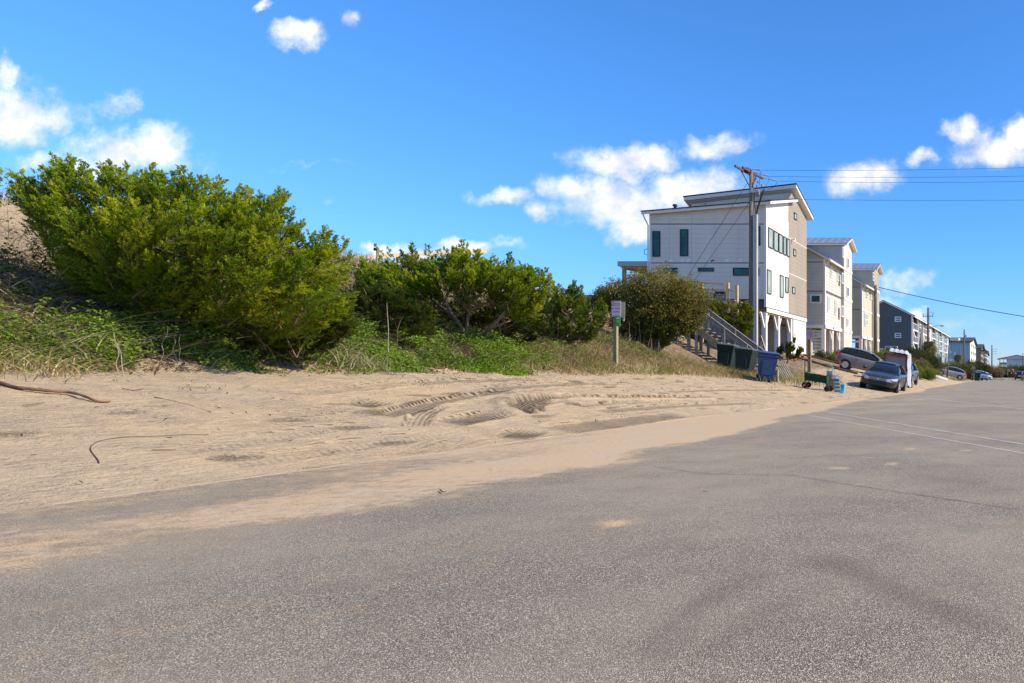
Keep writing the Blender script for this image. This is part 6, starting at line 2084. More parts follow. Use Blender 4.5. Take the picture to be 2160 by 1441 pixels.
# ------------------------------------------------------------------ garden wagon and beach chairs
def wagon():
    Y = 27.2
    p = P(1724, 812, Y)
    x0, x1 = P(1699, 0, Y).x, P(1750, 0, Y).x
    t = thing('folding_wagon', 'green fabric folding wagon with black frame and upright handle on the sand', 'wagon', (p.x, Y, Hs(p.x, Y)))
    M_g = mat('green_canvas', (.010, .050, .018), .8, var=.15, scale=6, bump=.2)
    gl, gr = Hs(x0, Y) , Hs(x1, Y)
    w = .5
    zt = lambda x: gl + .62 + (gr - gl) * (x - x0) / (x1 - x0)
    zb = lambda x: zt(x) - .30
    a, b = x0 + .06, x1 - .06
    m = MB()
    for y in (Y - w / 2, Y + w / 2):
        m.loft([[(a, y, zt(a)), (b, y, zt(b) - .02)], [((a + b) / 2 * 0 + a, y + .0, zb(a)), (b, y, zb(b))]], close=False, cap=False)
    for x in (a, b):
        m.poly([(x, Y - w / 2, zt(x)), (x, Y + w / 2, zt(x)), (x, Y + w / 2, zb(x)), (x, Y - w / 2, zb(x))])
    m.poly([(a, Y - w / 2, zb(a)), (b, Y - w / 2, zb(b)), (b, Y + w / 2, zb(b)), (a, Y + w / 2, zb(a))])
    m.build('fabric_tub', M_g, t)
    fr = MB()
    for y in (Y - w / 2 - .012, Y + w / 2 + .012):
        n = 2
        for k in range(n):
            xa = a + (b - a) * k / n; xb = a + (b - a) * (k + 1) / n
            fr.bar((xa, y, zt(xa)), (xb, y, zb(xb) - .04), .022); fr.bar((xa, y, zb(xa) - .04), (xb, y, zt(xb)), .022)
        for x in (a, b): fr.bar((x, y, zt(x) + .02), (x, y, zb(x) - .16), .026)
    fr.bar((a, Y - w / 2, zt(a) + .02), (a, Y + w / 2, zt(a) + .02), .026).bar((b, Y - w / 2, zt(b) + .02), (b, Y + w / 2, zt(b) + .02), .026)
    fr.build('frame', M_black, t)
    for x in (a - .02, b + .02):
        for y in (Y - w / 2, Y + w / 2):
            g_ = Hs(x, y) + .12
            wh = MB().lathe((x, y, g_), [(.07, -.04), (.115, -.03), (.115, .03), (.07, .04)], 16, 'Y').build('wheel', M_rubber, t)
            MB().lathe((x, y - .035, g_), [(.035, -.02), (.035, .012)], 10, 'Y').build('hub', M_bright_red if x < p.x else M_black, wh)
    h = MB().tube([(a - .06, Y - .1, zt(a) - .25), (a - .05, Y - .1, zt(a) + .3), (a - .05, Y - .1, Zr(757, Y))], .016, 6).build('handle', M_black, t)
    MB().tube([(a - .13, Y - .1, Zr(756.5, Y)), (a + .05, Y - .1, Zr(756.5, Y))], .018, 6).build('grip', mat('orange_grip', (.75, .15, .05), .5), h)
    MB().tube([(a + .12, Y, zt(a)), (a + .12, Y, zt(a) + .2)], .012, 6).build('stake', M_black, t)
    cl = thing('folded_blanket', 'light green folded towel on the front end of the wagon', 'towel', (a + .1, Y, zt(a)))
    MB().lathe((a + .13, Y - .05, zt(a) - .03), [(.02, -.04), (.13, -.03), (.15, 0), (.10, .045), (.02, .055)], 12).build('towel', mat('light_green_cloth', (.05, .22, .08), .9, bump=.4), cl, smooth=True)


wagon()


def chair(label, u, v, Y, cloth, stripes, lean, hgt=.9):
    p = P(u, v, Y); p.z = Hs(p.x, p.y)
    t = thing('folded_beach_chair', label, 'beach chair', p, group=None)
    w = .13
    A = lambda x, z, y=0: Vector((p.x + x + lean * z, p.y + y, p.z + z))
    for k, (yy, s_) in enumerate(((-.12, 1), (.12, .94))):
        MB().tube(smoothpath([A(-w, 0, yy), A(-w * .9, hgt * .5, yy), A(-w * .8, hgt * s_, yy), A(0, hgt * s_ + .04, yy), A(w * .8, hgt * s_, yy), A(w * .9, hgt * .5, yy), A(w, 0, yy)], 3), .013, 6).build('frame', M_steel, t)
    MB().tube([A(-w * 1.1, .55, -.15), A(w * 1.1, .6, -.15)], .012, 6).build('arm_rest', M_steel, t)
    n = len(stripes)
    for i, mm in enumerate(stripes):
        z0 = .04 + (hgt * .78) * i / n; z1 = .04 + (hgt * .78) * (i + 1) / n
        x = w * .82
        MB().hexa([A(-x, z0, -.16), A(x, z0, -.16), A(x, z0, -.145), A(-x, z0, -.145), A(-x, z1, -.16), A(x, z1, -.16), A(x, z1, -.145), A(-x, z1, -.145)]).build('fabric_stripe', mm, t)
    return t


Mb = mat('royal_blue_cloth', (.03, .12, .55), .8); My = mat('yellow_cloth', (.80, .68, .08), .8); Mc = mat('cyan_cloth', (.06, .45, .60), .8); Mw = mat('white_cloth', (.75, .75, .72), .8); Mtl = mat('teal_cloth', (.02, .28, .36), .8); Mtan = mat('tan_wood', (.42, .25, .12), .7)
chair('folded silver-framed chair standing at the end of the wagon', 1752, 818, 27.9, None, [Mtl, Mtl, M_steel, M_steel], 0.0, .98)
chair('folded chair with brown wooden side, leaning on the silver chair', 1756, 819, 27.6, None, [Mtan, Mtan, Mtan], .02, .62)
chair('folded beach chair with blue, yellow and cyan stripes', 1769, 820, 27.5, None, [Mb, Mc, My, Mb, Mc, My, Mb, Mc, My, Mb, Mb], -.10, .66)
p = P(1776, 815, 27.7); p.z = Hs(p.x, p.y)
bg = thing('beach_bag', 'turquoise beach bag right of the striped chair', 'bag', p)
MB().loft([[(p.x - .09, p.y - .08, p.z), (p.x + .09, p.y - .08, p.z), (p.x + .09, p.y + .08, p.z), (p.x - .09, p.y + .08, p.z)], [(p.x - .14, p.y - .1, p.z + .34), (p.x + .14, p.y - .1, p.z + .36), (p.x + .14, p.y + .1, p.z + .36), (p.x - .14, p.y + .1, p.z + .34)]]).build('body', mat('turquoise_cloth', (.06, .42, .50), .7), bg, bevel=.02)
MB().tube(smoothpath([Vector((p.x - .08, p.y - .1, p.z + .34)), Vector((p.x, p.y - .1, p.z + .46)), Vector((p.x + .08, p.y - .1, p.z + .35))], 4), .01, 5).build('handle', Mb, bg)


# ------------------------------------------------------------------ tarp-covered crate
def crate():
    Y = 41.0
    x0, x1 = P(1866, 0, Y).x, P(1917, 0, Y).x
    g_ = Hs(x1, Y)
    zt_l, zt_r = Zr(744, Y), Zr(750, Y)
    t = thing('storage_crate', 'grey upright crate with red lettering under a crinkled white tarp behind the dark sedan', 'crate', ((x0 + x1) / 2, Y, g_))
    M_cr = mat('grey_crate_panel', (.20, .20, .22), .6, var=.08)
    M_rim = mat('maroon_rim', (.16, .06, .055), .5)
    MB().hexa([(x0, Y, g_ + .1), (x1 - .12, Y, g_ + .1), (x1 - .12, Y + 1.4, g_ + .1), (x0, Y + 1.4, g_ + .1), (x0, Y, zt_l), (x1 - .12, Y, zt_r), (x1 - .12, Y + 1.4, zt_r), (x0, Y + 1.4, zt_l)]).build('panel', M_cr, t)
    f = MB()
    f.bar((x0 + .03, Y - .02, zt_l - .04), (x1 - .15, Y - .02, zt_r - .04), .05, .09); f.bar((x0 + .03, Y - .02, g_), (x0 + .03, Y - .02, zt_l), .07, .05); f.bar((x1 - .16, Y - .02, g_), (x1 - .16, Y - .02, zt_r), .07, .05)
    f.build('rim', M_rim, t)
    for k, s_ in enumerate(('BAG', 'BMG', 'CAM', '-BAG')):
        text('lettering', s_, .25, M_bright_red, t, P(1878 + k * 9.6, 749.2 + k * 1.15, Y - .035), (math.radians(90), math.radians(6), 0))
    M_tp = mat('white_plastic_tarp', (.40, .40, .40), .5, var=.08, scale=4, spec=.5)
    rs = np.random.RandomState(5)
    rings = []
    n = 25
    for i in range(n):
        a = i / (n - 1)
        x = x0 + .28 + (x1 - x0 - .28) * a
        top = zt_l + .30 + (zt_r - zt_l) * a - .05 * a + .03 * math.sin(i * 1.05) - (.0 if a < .85 else (a - .85) * 1.6)
        ring = []
        for k in range(9):
            b = k / 8
            y = Y - .06 + 1.52 * b
            zz = zt_l + (zt_r - zt_l) * a - .02
            ring.append((x, y - .02 * math.sin(i * 1.25), zz + (top - zz) * math.sin(math.pi * min(.95, .05 + b)) ** .6 + .006 * rs.normal()))
        rings.append(ring)
    MB().loft(rings, close=False, cap=False).build('tarp_top', M_tp, t, smooth=True)
    rings = []
    for i in range(15):
        z = zt_r + .12 - (zt_r + .12 - g_ - .05) * i / 14
        rings.append([(x1 - .13 + .09 * math.sin(math.pi * k / 6) + .014 * math.sin(i * 1.1 + k) + .05, Y - .03 + 1.45 * k / 6, z) for k in range(7)])
    MB().loft(rings, close=False, cap=False).build('tarp_side', M_tp, t, smooth=True)
    for y in (Y + .1, Y + 1.3):
        MB().box(x1 - .1, x1 + .02, y - .06, y + .06, g_ - .1, g_ + .15).build('foot', M_black, t)


crate()


# ------------------------------------------------------------------ vehicles
def wheel(parent, x, y, z, r, w, side):
    t = MB().lathe((x, y, z), [(r * .66, -w / 2), (r * .93, -w / 2), (r, -w * .36), (r, w * .36), (r * .93, w / 2), (r * .66, w / 2)], 28, 'X').build('wheel', M_rubber, parent, smooth=False)
    rim = MB().lathe((x + side * w * .42, y, z), [(r * .68, -.02), (r * .68, .02), (r * .60, .005)], 24, 'X')
    M_rim_dark = mat('dark_wheel_recess', (.03, .03, .032), .6)
    rd = rim.build('rim', M_rim_dark, t)
    s = MB()
    for k in range(10):
        a = 2 * math.pi * k / 10
        c0, s0 = math.cos(a), math.sin(a)
        xo = x + side * (w * .49)
        s.hexa([(xo, y + c0 * r * .12 - s0 * .022, z + s0 * r * .12 + c0 * .022), (xo, y + c0 * r * .12 + s0 * .022, z + s0 * r * .12 - c0 * .022), (xo, y + c0 * r * .64 + s0 * .03, z + s0 * r * .64 - c0 * .03), (xo, y + c0 * r * .64 - s0 * .03, z + s0 * r * .64 + c0 * .03),
                (xo + side * .025, y + c0 * r * .12 - s0 * .022, z + s0 * r * .12 + c0 * .022), (xo + side * .025, y + c0 * r * .12 + s0 * .022, z + s0 * r * .12 - c0 * .022), (xo + side * .025, y + c0 * r * .64 + s0 * .03, z + s0 * r * .64 - c0 * .03), (xo + side * .025, y + c0 * r * .64 - s0 * .03, z + s0 * r * .64 + c0 * .03)])
    s.lathe((x + side * w * .53, y, z), [(r * .14, -.02), (r * .14, .02)], 10, 'X')
    s.lathe((x + side * w * .50, y, z), [(r * .67, -.015), (r * .67, .012), (r * .60, .015), (r * .60, -.015)], 24, 'X')
    s.build('spokes', mat('wheel_alloy', (.55, .55, .56), .3, .7), t)


CARS = {
    'sedan': dict(body=[(-2.42, .66, .36, .60), (-2.38, .76, .26, .66), (-2.25, .86, .22, .74), (-2.0, .90, .20, .80), (-1.5, .925, .20, .88), (-1.0, .925, .20, .93), (-.4, .925, .20, .95), (.4, .925, .20, .96), (1.2, .925, .20, .98), (1.7, .92, .20, 1.0), (2.1, .89, .22, 1.0), (2.33, .84, .28, .96), (2.42, .76, .38, .86)],
                  cab=[(-1.15, .93, .74, .79), (-.75, 1.17, .66, .80), (-.25, 1.40, .58, .80), (.25, 1.45, .57, .80), (.8, 1.42, .57, .80), (1.25, 1.24, .58, .79), (1.75, 1.0, .62, .74)], roof=(-.25, .85), wb=(-1.42, 1.38), r=.33),
    'hatch': dict(body=[(-2.02, .64, .34, .62), (-1.95, .76, .24, .72), (-1.75, .84, .2, .84), (-1.3, .86, .2, .95), (-.8, .865, .2, 1.0), (0, .865, .2, 1.02), (.8, .865, .2, 1.04), (1.4, .86, .2, 1.06), (1.8, .84, .24, 1.06), (2.02, .76, .34, 1.0)],
                  cab=[(-1.25, .98, .70, .76), (-.85, 1.2, .64, .76), (-.3, 1.46, .56, .76), (.3, 1.53, .56, .76), (1.0, 1.52, .56, .76), (1.6, 1.44, .54, .74), (1.9, 1.15, .58, .74), (1.98, 1.02, .62, .72)], roof=(-.3, 1.62), wb=(-1.28, 1.25), r=.32),
    'suv': dict(body=[(-2.35, .70, .40, .78), (-2.28, .82, .30, .88), (-2.0, .90, .26, .98), (-1.5, .925, .26, 1.05), (-1.0, .925, .26, 1.08), (0, .925, .26, 1.10), (1.0, .925, .26, 1.13), (1.7, .92, .26, 1.15), (2.1, .89, .30, 1.14), (2.35, .80, .42, 1.05)],
                cab=[(-1.3, 1.07, .76, .81), (-.85, 1.32, .68, .81), (-.35, 1.58, .60, .81), (.3, 1.66, .60, .81), (1.1, 1.64, .60, .81), (1.75, 1.5, .58, .78), (2.2, 1.16, .62, .76)], roof=(-.35, 1.8), wb=(-1.42, 1.42), r=.37)}


def car(kind, label, loc, rz, paint, tilt=(0, 0), name=None, plate_=None, glassm=None):
    S = CARS[kind]
    t = thing(name or {'sedan': 'parked_sedan', 'hatch': 'parked_hatchback', 'suv': 'parked_suv'}[kind], label, 'car', (0, 0, 0))
    rings = []
    for (y, w, zl, zb) in S['body']:
        half = [(0, zb + .035), (w * .5, zb + .025), (w * .80, zb - .005), (w * .94, zb - .06), (w * .99, zb - .17), (w, (zb + zl) / 2 + .04), (w * .985, zl + .16), (w * .95, zl + .04), (w * .82, zl)]
        ring = [(x, y, z) for x, z in half] + [(0, y, zl)] + [(-x, y, z) for x, z in reversed(half[1:])]
        rings.append(ring)
    MB().loft(rings).build('body', paint, t, smooth=True, subsurf=1)
    G_ = glassm or mat('car_glass', (.012, .018, .02), .06, spec=.5)
    rings = []
    for (y, z, wt, wb) in S['cab']:
        zb = np.interp(y, [b[0] for b in S['body']], [b[3] for b in S['body']]) - .05
        h_ = max(z - zb, .02)
        half = [(0, z), (wt * .7, z - .005), (wt * .95, z - .03 * min(1, h_ * 2)), ((wt + wb) / 2, zb + h_ * .5), (wb, zb)]
        rings.append([(x, y, zz) for x, zz in half] + [(-x, y, zz) for x, zz in reversed(half[1:])])
    MB().loft(rings).build('glasshouse', G_, t, smooth=True)
    # roof skin and pillars
    ys = [c[0] for c in S['cab']]; zs = [c[1] for c in S['cab']]; wts = [c[2] for c in S['cab']]
    ra, rb = S['roof']
    rr = []
    for k in range(9):
        y = ra - .06 + (rb - ra + .12) * k / 8
        z = np.interp(y, ys, zs) + .014; w = np.interp(y, ys, wts) * 1.0
        half = [(0, z + .012), (w * .6, z + .008), (w * .92, z - .015), (w * 1.03, z - .06)]
        rr.append([(-x, y, zz) for x, zz in reversed(half[1:])] + [(x, y, zz) for x, zz in half] + [(x * .9, y, zz - .03) for x, zz in reversed(half)] + [(-x * .9, y, zz - .03) for x, zz in half[1:]])
    MB().loft(rr).build('roof', paint, t, smooth=True)
    zbf = lambda y: float(np.interp(y, [b[0] for b in S['body']], [b[3] for b in S['body']]))
    for sx in (-1, 1):
        c = S['cab']
        a0 = (sx * c[0][3] * .99, c[0][0] + .02, zbf(c[0][0]) - .02); a1 = (sx * wts[1] * 1.06, ys[1], zs[1] - .03); a2 = (sx * np.interp(ra, ys, wts) * 1.0, ra, np.interp(ra, ys, zs) - .01)
        MB().tube([a0, a1, a2], .035, 6).build('pillar', paint, t)
        yb = (ra + rb) / 2 - .02
        MB().bar((sx * .815 if kind != 'hatch' else sx * .775, yb, zbf(yb) - .02), (sx * np.interp(yb, ys, wts) * 1.04, yb, np.interp(yb, ys, zs) - .06), .03, .06).build('pillar', M_black, t)
        b0 = (sx * c[-1][3] * 1.0, ys[-1] - .05, zbf(ys[-1]) - .02); b1 = (sx * np.interp(rb, ys, wts) * 1.02, rb, np.interp(rb, ys, zs) - .03)
        MB().tube([b0, ((b0[0] + b1[0]) / 2 * 1.05, (b0[1] + b1[1]) / 2 - .03, (b0[2] + b1[2]) / 2 + .02), b1], .06, 6).build('pillar', paint, t)
        # wing mirror
        ym = c[0][0] + .35; wm = S['body'][4][1]
        m = MB().lathe((sx * (wm + .12), ym, zbf(ym) + .10), [(.03, -.10), (.08, -.06), (.085, .05), (.04, .09)], 10, 'X').build('wing_mirror', paint, t, smooth=True)
        MB().bar((sx * (wm - .06), ym, zbf(ym) + .03), (sx * (wm + .06), ym, zbf(ym) + .07), .05, .03).build('mirror_arm', M_black, m)
        # door seams and handles
        for yd in (-.85, yb, 1.05 if kind != 'hatch' else .85):
            MB().box(sx * (S['body'][4][1] - .012), sx * (S['body'][4][1] + .003), yd, yd + .012, .35, zbf(yd) - .12).build('door_seam', M_black, t)
        for yd in (yb - .22, yb + .75):
            MB().box(min(sx * wm * .985, sx * (wm + .02)), max(sx * wm * .985, sx * (wm + .02)), yd, yd + .16, zbf(yd) - .20, zbf(yd) - .165).build('door_handle', paint, t)
        for yw in S['wb']:
            r = S['r']
            MB().lathe((sx * (S['body'][4][1] - .02), yw, r), [(r * 1.17, -.05), (r * 1.17, .027), (r * .9, .029), (r * .9, -.05)], 28, 'X').build('wheel_arch', M_black, t)
            wheel(t, sx * (S['body'][4][1] - .085), yw, r, r, .22, sx)
        yf = S['body'][0][0]; zf = S['body'][1][3]; wf = S['body'][1][1]
        # head lamp wraps the corner
        hl = MB().loft([[(sx * wf * .55, yf - .015, zf - .02), (sx * wf * .55, yf - .02, zf - .14)], [(sx * wf * .85, yf + .02, zf + .02), (sx * wf * .85, yf, zf - .15)], [(sx * wf * 1.08, yf + .17, zf + .05), (sx * wf * 1.08, yf + .16, zf - .12)], [(sx * wf * 1.18, yf + .42, zf + .07), (sx * wf * 1.18, yf + .40, zf - .04)]], close=False, cap=False)
        o = hl.build('headlight', mat('headlamp_lens', (.55, .56, .58), .12, .2, var=.2, scale=20, spec=.8), t)
        md = o.modifiers.new('thick', 'SOLIDIFY'); md.thickness = .03
        MB().lathe((sx * wf * .86, yf - .03, zf - .07), [(.05, -.02), (.045, 0), (.02, .01)], 12, 'Y').build('lamp_bowl', M_steel, o)
        yr = S['body'][-1][0]; zr_ = S['body'][-1][3]; wr = S['body'][-1][1]
        MB().hexa([(sx * wr * .80, yr + .015, zr_ - .26), (sx * wr * 1.14, yr - .18, zr_ - .24), (sx * wr * 1.14, yr - .40, zr_ - .1), (sx * wr * .80, yr - .1, zr_ - .2), (sx * wr * .78, yr + .01, zr_ - .02), (sx * wr * 1.12, yr - .18, zr_ + .02), (sx * wr * 1.13, yr - .34, zr_ - .0), (sx * wr * .78, yr - .1, zr_ - .02)]).build('tail_light', mat('red_lens', (.5, .01, .01), .15, spec=.7), t)
    yf = S['body'][0][0]; zf = S['body'][1][3]
    gm = MB()
    for k in range(4):
        gm.box(-.40, .40, yf - .035, yf + .02, zf - .13 + k * .035, zf - .113 + k * .035)
    MB().box(-.42, .42, yf - .012, yf + .02, zf - .15, zf + .0).build('grille_recess', M_black, t)
    gr = gm.build('grille_bars', M_steel, t, kind='stuff')
    MB().lathe((0, yf - .045, zf - .07), [(.055, -.01), (.055, .01)], 12, 'Y').build('badge', M_steel, gr)
    MB().box(-.45, .45, yf - .02, yf + .05, .33, .45).build('bumper_intake', M_black, t)
    MB().box(-.30, .30, S['body'][-1][0] - .01, S['body'][-1][0] + .025, .62, .76).build('number_plate', M_sign_white, t)
    for sx in (-1, 1):
        MB().tube([(sx * .08, S['cab'][0][0] - .03, zbf(-1.1) + .03), (sx * .08 + .42, S['cab'][0][0] + .12, zbf(-1.1) + .14)], .008, 4).build('wiper', M_black, t)
    MB().box(-.2, .2, -.35, -.30, 1.22, 1.28).build('inner_mirror', M_black, t)
    t.location = loc
    t.rotation_euler = (tilt[0], tilt[1], rz)
    return t


def carpaint(name, col, metal=.5):
    return mat(name, col, .32, metal * .6, .06, 2.0, spec=.4, coat=.35, dirt=tuple(c * .7 + .06 for c in col))


PT_dark = carpaint('dark_graphite_paint', (.035, .034, .036), .45)
PT_grey = carpaint('warm_grey_paint', (.20, .18, .165))
PT_silver = carpaint('silver_paint', (.36, .36, .38), .6)
PT_white = carpaint('pearl_white_paint', (.62, .64, .68), .1)
PT_blue = carpaint('blue_grey_paint', (.20, .27, .36), .5)

Yc = 34.6
xc = P(1853, 0, Yc).x
gl, gr = Hs(xc - .8, Yc), Hs(xc + .8, Yc)
car('sedan', 'dark graphite sedan facing the camera on the sandy shoulder', (xc, Yc + 1.4, (gl + gr) / 2 - .02), math.radians(2), PT_dark, (0, math.atan2(gl - gr, 1.6)))
Yh = 46.5
xh = P(1822, 0, Yh).x
zz = (Hs(xh - 1.2, Yh) + Hs(xh + 1.2, Yh)) / 2
hb = car('hatch', 'warm grey hatchback parked nose-down beside the dark sedan, seen from its side', (xh, Yh, zz), 0, PT_grey)
hb.rotation_euler = (Matrix.Rotation(math.atan2(Hs(xh - 1.2, Yh) - Hs(xh + 1.2, Yh), 2.4), 4, 'Y') @ Matrix.Rotation(math.radians(98), 4, 'Z')).to_euler()
car('sedan', 'charcoal car nose peeping out behind the tarp-covered crate', (-7.65, 45.8, Hs(-7.65, 45.8) - .03), math.radians(1), carpaint('charcoal_paint', (.10, .105, .115)), (0, math.radians(8)))
xs_ = P(2003, 0, 101).x
zs_ = (Hs(xs_ - 1.3, 101) + Hs(xs_ + 1.3, 101)) / 2
sv = car('suv', 'silver wagon parked across the driveway beyond the lime shrubs', (xs_, 101, zs_), 0, PT_silver)
sv.rotation_euler = (Matrix.Rotation(math.atan2(Hs(xs_ - 1.3, 101) - Hs(xs_ + 1.3, 101), 2.6), 4, 'Y') @ Matrix.Rotation(math.radians(-82), 4, 'Z')).to_euler()
for u, Yq, k_, pt, lab in ((2066, 112, 'suv', PT_blue, 'blue-grey car behind the far green bin'), (2075, 122, 'sedan', PT_white, 'white car parked right behind the blue-grey car')):
    x = P(u, 0, Yq).x
    car(k_, lab, (x, Yq, Hs(x, Yq)), math.radians(20), pt, (0, math.radians(5)))
car('hatch', 'dark car with red tail lights parked on the right verge', (P(2151, 0, 118).x, 118, .0), math.radians(180), PT_dark)
car('hatch', 'silver car cut by the right edge, behind the red-lit dark car', (2.2, 108, .02), math.radians(170), PT_silver)
car('suv', 'unseen grey vehicle added right of the view to cast the road shadow', (3.3, 40.5, .02), math.radians(180), PT_grey)  # added out of view so that its shadow falls across the road

# ------------------------------------------------------------------ driveways, lines, kerb pieces
def sheet(name, pts, mt, lift=.012, n=10, kind='structure', label=None):
    """four-cornered sheet that follows the ground"""
    a, b, c, d = [Vector((p[0], p[1], 0)) for p in pts]
    rings = []
    for i in range(n + 1):
        l, r_ = a.lerp(d, i / n), b.lerp(c, i / n)
        rings.append([(l.lerp(r_, k / n).x, l.lerp(r_, k / n).y, max(Hs(l.lerp(r_, k / n).x, l.lerp(r_, k / n).y), 0) + lift + .02) for k in range(n + 1)])
    o = MB().loft(rings, close=False, cap=False).build(name, mt, smooth=True)
    o['kind'] = kind
    return o


for q in (((1925, 793), (1948, 799), (1962, 806), (1933, 797)), ((1962, 793), (1985, 794), (2012, 801), (1996, 804)), ((2022, 795), (2045, 795), (2050, 799), (2032, 799))):
    sheet('driveway', [G(u, v, 40, 160) for u, v in q], M_concrete, .03)
M_line = mat('worn_white_road_paint', (.62, .61, .58), .8, var=.15, scale=8, dirt=(.30, .28, .25))
for (u0, v0), (u1, v1), w in (((1697, 875), (2160, 957), .022), ((1735, 868), (2160, 938), .026), ((1900, 833), (2145, 862), .03)):
    a, b = G(u0, v0), G(u1, v1)
    d = (b - a).normalized(); b = b + d * 1.2
    nrm = Vector((-d.y, d.x, 0)) * w / 2
    rings = []
    for i in range(40):
        c = a.lerp(b, i / 39); o_ = nrm * (1 + .25 * math.sin(i * 2.3))
        rings.append([(c.x - o_.x, c.y - o_.y, .0045), (c.x + o_.x, c.y + o_.y, .0045)])
    o = MB().loft(rings, close=False, cap=False).build('painted_line', M_line)
    o['kind'] = 'structure'
for k, (u, v) in enumerate(((2094, 794), (2101, 795.5), (2110, 797), (2116, 798.5))):
    p = P(u, v, 128); z0 = max(Hs(p.x, 128), 0)
    o = MB().box(p.x - .4, p.x + .4, 127.8, 128.6, z0 - .1, z0 + .18).build('kerb_stone', M_concrete, bevel=.03)
    tag(o, ['first pale kerb stone from the left, by the tan scrub', 'second pale kerb stone from the left', 'third pale kerb stone from the left', 'rightmost pale kerb stone, nearest the cyclist'][k], 'kerb stone', 'pale kerb stones at the far bend')


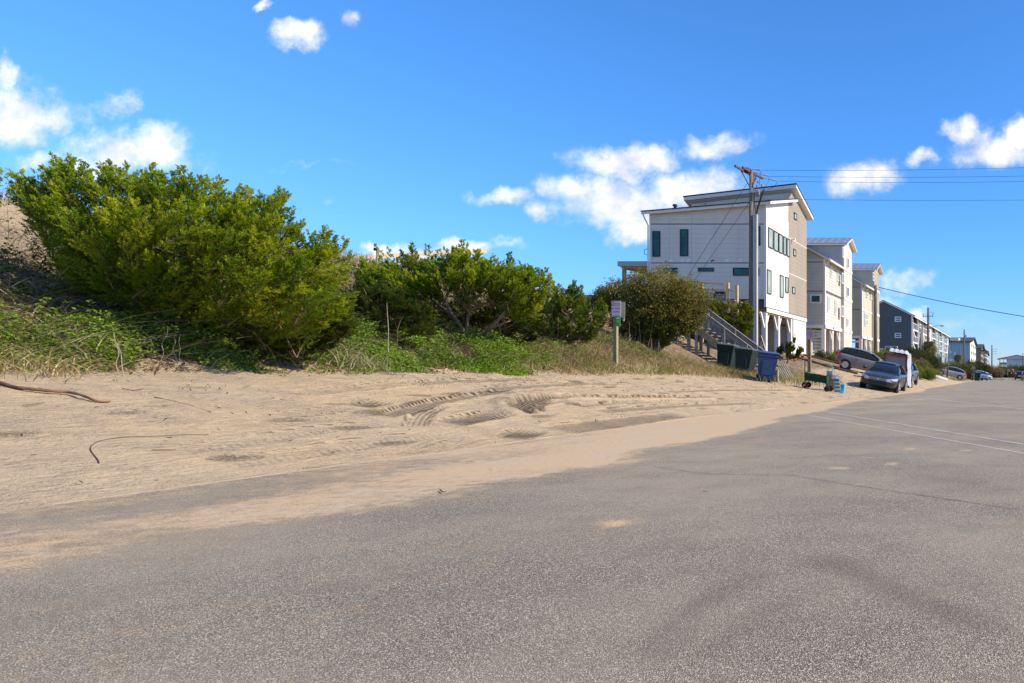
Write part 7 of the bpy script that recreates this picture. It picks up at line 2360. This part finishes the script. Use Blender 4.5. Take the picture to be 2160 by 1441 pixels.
# ------------------------------------------------------------------ cyclist
def cyclist():
    Y = 118
    x = P(2136.5, 0, Y).x
    b = thing('bicycle', 'dark bicycle ridden up the middle of the far street', 'bicycle', (x, Y, 0))
    for dy in (-.5, .5):
        w_ = MB()
        w_.lathe((x, Y + dy, .34), [(.34, -.02), (.34, .02), (.30, .02), (.30, -.02)], 20, 'X')
        o = w_.build('wheel', M_rubber, b)
    MB().tube([(x, Y - .5, .34), (x, Y - .42, .95)], .02, 5).tube([(x, Y - .40, .85), (x, Y + .15, .82), (x, Y, .32), (x, Y - .40, .80)], .02, 5).tube([(x, Y + .5, .34), (x, Y + .15, .85)], .018, 5).tube([(x, Y, .32), (x, Y + .5, .34)], .018, 5).build('frame', M_black, b)
    MB().tube([(x - .28, Y - .42, 1.02), (x, Y - .42, .98), (x + .28, Y - .42, 1.02)], .018, 5).build('handlebar', M_steel, b)
    MB().lathe((x, Y + .2, .92), [(.05, -.04), (.12, 0), (.08, .04)], 8).build('saddle', M_black, b)
    p = thing('person', 'cyclist in red top and pale cap riding along the far street', 'person', (x, Y, 0))
    V = dict(pelvis=(0, .18, 1.0), waist=(0, .12, 1.18), chest=(0, -.02, 1.42), neck=(0, -.07, 1.55), head=(0, -.10, 1.68), crown=(0, -.09, 1.80),
             shL=(-.19, -.02, 1.46), elL=(-.26, -.15, 1.22), haL=(-.27, -.42, 1.06), shR=(.19, -.02, 1.46), elR=(.26, -.15, 1.22), haR=(.27, -.42, 1.06),
             hiL=(-.10, .16, .96), knL=(-.12, -.15, .72), anL=(-.12, .0, .30), toL=(-.12, -.15, .24), hiR=(.10, .16, .96), knR=(.12, -.22, .86), anR=(.12, -.02, .50), toR=(.12, -.17, .45))
    E = [('pelvis', 'waist'), ('waist', 'chest'), ('chest', 'neck'), ('neck', 'head'), ('head', 'crown'), ('chest', 'shL'), ('shL', 'elL'), ('elL', 'haL'), ('chest', 'shR'), ('shR', 'elR'), ('elR', 'haR'),
         ('pelvis', 'hiL'), ('hiL', 'knL'), ('knL', 'anL'), ('anL', 'toL'), ('pelvis', 'hiR'), ('hiR', 'knR'), ('knR', 'anR'), ('anR', 'toR')]
    RAD = dict(pelvis=.15, waist=.14, chest=.16, neck=.06, head=.10, crown=.08, shL=.075, elL=.05, haL=.035, shR=.075, elR=.05, haR=.035, hiL=.09, knL=.07, anL=.045, toL=.04, hiR=.09, knR=.07, anR=.045, toR=.04)

    def skin(name, keys, edges, k, mt):
        me = bpy.data.meshes.new(name)
        me.from_pydata([V[q] for q in keys], [(keys.index(a), keys.index(c)) for a, c in edges], [])
        me.materials.append(mt)
        o = link(name, me, p)
        md = o.modifiers.new('skin', 'SKIN')
        for i, q in enumerate(keys):
            me.skin_vertices[0].data[i].radius = (RAD[q] * k, RAD[q] * k)
        me.skin_vertices[0].data[0].use_root = True
        sb = o.modifiers.new('sub', 'SUBSURF'); sb.levels = 1; sb.render_levels = 2
        return o
    for nm in ('skin_vertices',):
        pass
    try:
        me_keys = list(V)
        skin('body', me_keys, E, 1.0, mat('tanned_skin', (.42, .24, .16), .6))
        skin('shirt', ['pelvis', 'waist', 'chest', 'shL', 'elL', 'shR', 'elR'], [('pelvis', 'waist'), ('waist', 'chest'), ('chest', 'shL'), ('shL', 'elL'), ('chest', 'shR'), ('shR', 'elR')], 1.18, mat('red_shirt', (.50, .06, .07), .8))
        skin('shorts', ['pelvis', 'hiL', 'knL', 'hiR', 'knR'], [('pelvis', 'hiL'), ('hiL', 'knL'), ('pelvis', 'hiR'), ('hiR', 'knR')], 1.12, mat('dark_shorts', (.05, .045, .05), .8))
    except Exception as e:
        print('SKINERR', e); raise
    MB().lathe((x, Y - .09, 1.72), [(.115, 0), (.125, .03), (.10, .09), (.04, .125)], 12).build('cap', mat('pale_cap', (.70, .62, .52), .8), p, smooth=True)


cyclist()
t = thing('small_flag', 'small red and white flag standing in the far scrub', 'flag', P(2127, 790, 170))
MB().tube([P(2125, 792, 170), P(2126, 779, 170)], .04, 5).build('staff', M_steel, t)
MB().poly([P(2126, 779, 170), P(2131, 782, 170), P(2130.5, 784, 170), P(2126, 782, 170)]).build('flag', mat('red_white_flag', (.75, .35, .33), .8), t)

# dark seam wandering across the tarmac
for L, lab in (([(1670, 1003), (1760, 1018), (1850, 1032), (1960, 1048), (2160, 1078)], 1), ([(1380, 985), (1500, 1000), (1670, 1003)], 2)):
    pts = smoothpath([G(u, v) for u, v in L], 14)
    rr = random.Random(lab); rings = []
    for i, p in enumerate(pts):
        w = .0045 * rr.uniform(.3, 1.4); o_ = rr.uniform(-.012, .012)
        rings.append([(p.x, p.y - w + o_, .0046), (p.x, p.y + w + o_, .0046)])
    o = MB().loft(rings, close=False, cap=False).build('road_seam', mat('tar_seam', (.045, .04, .036), .7))
    o['kind'] = 'structure'
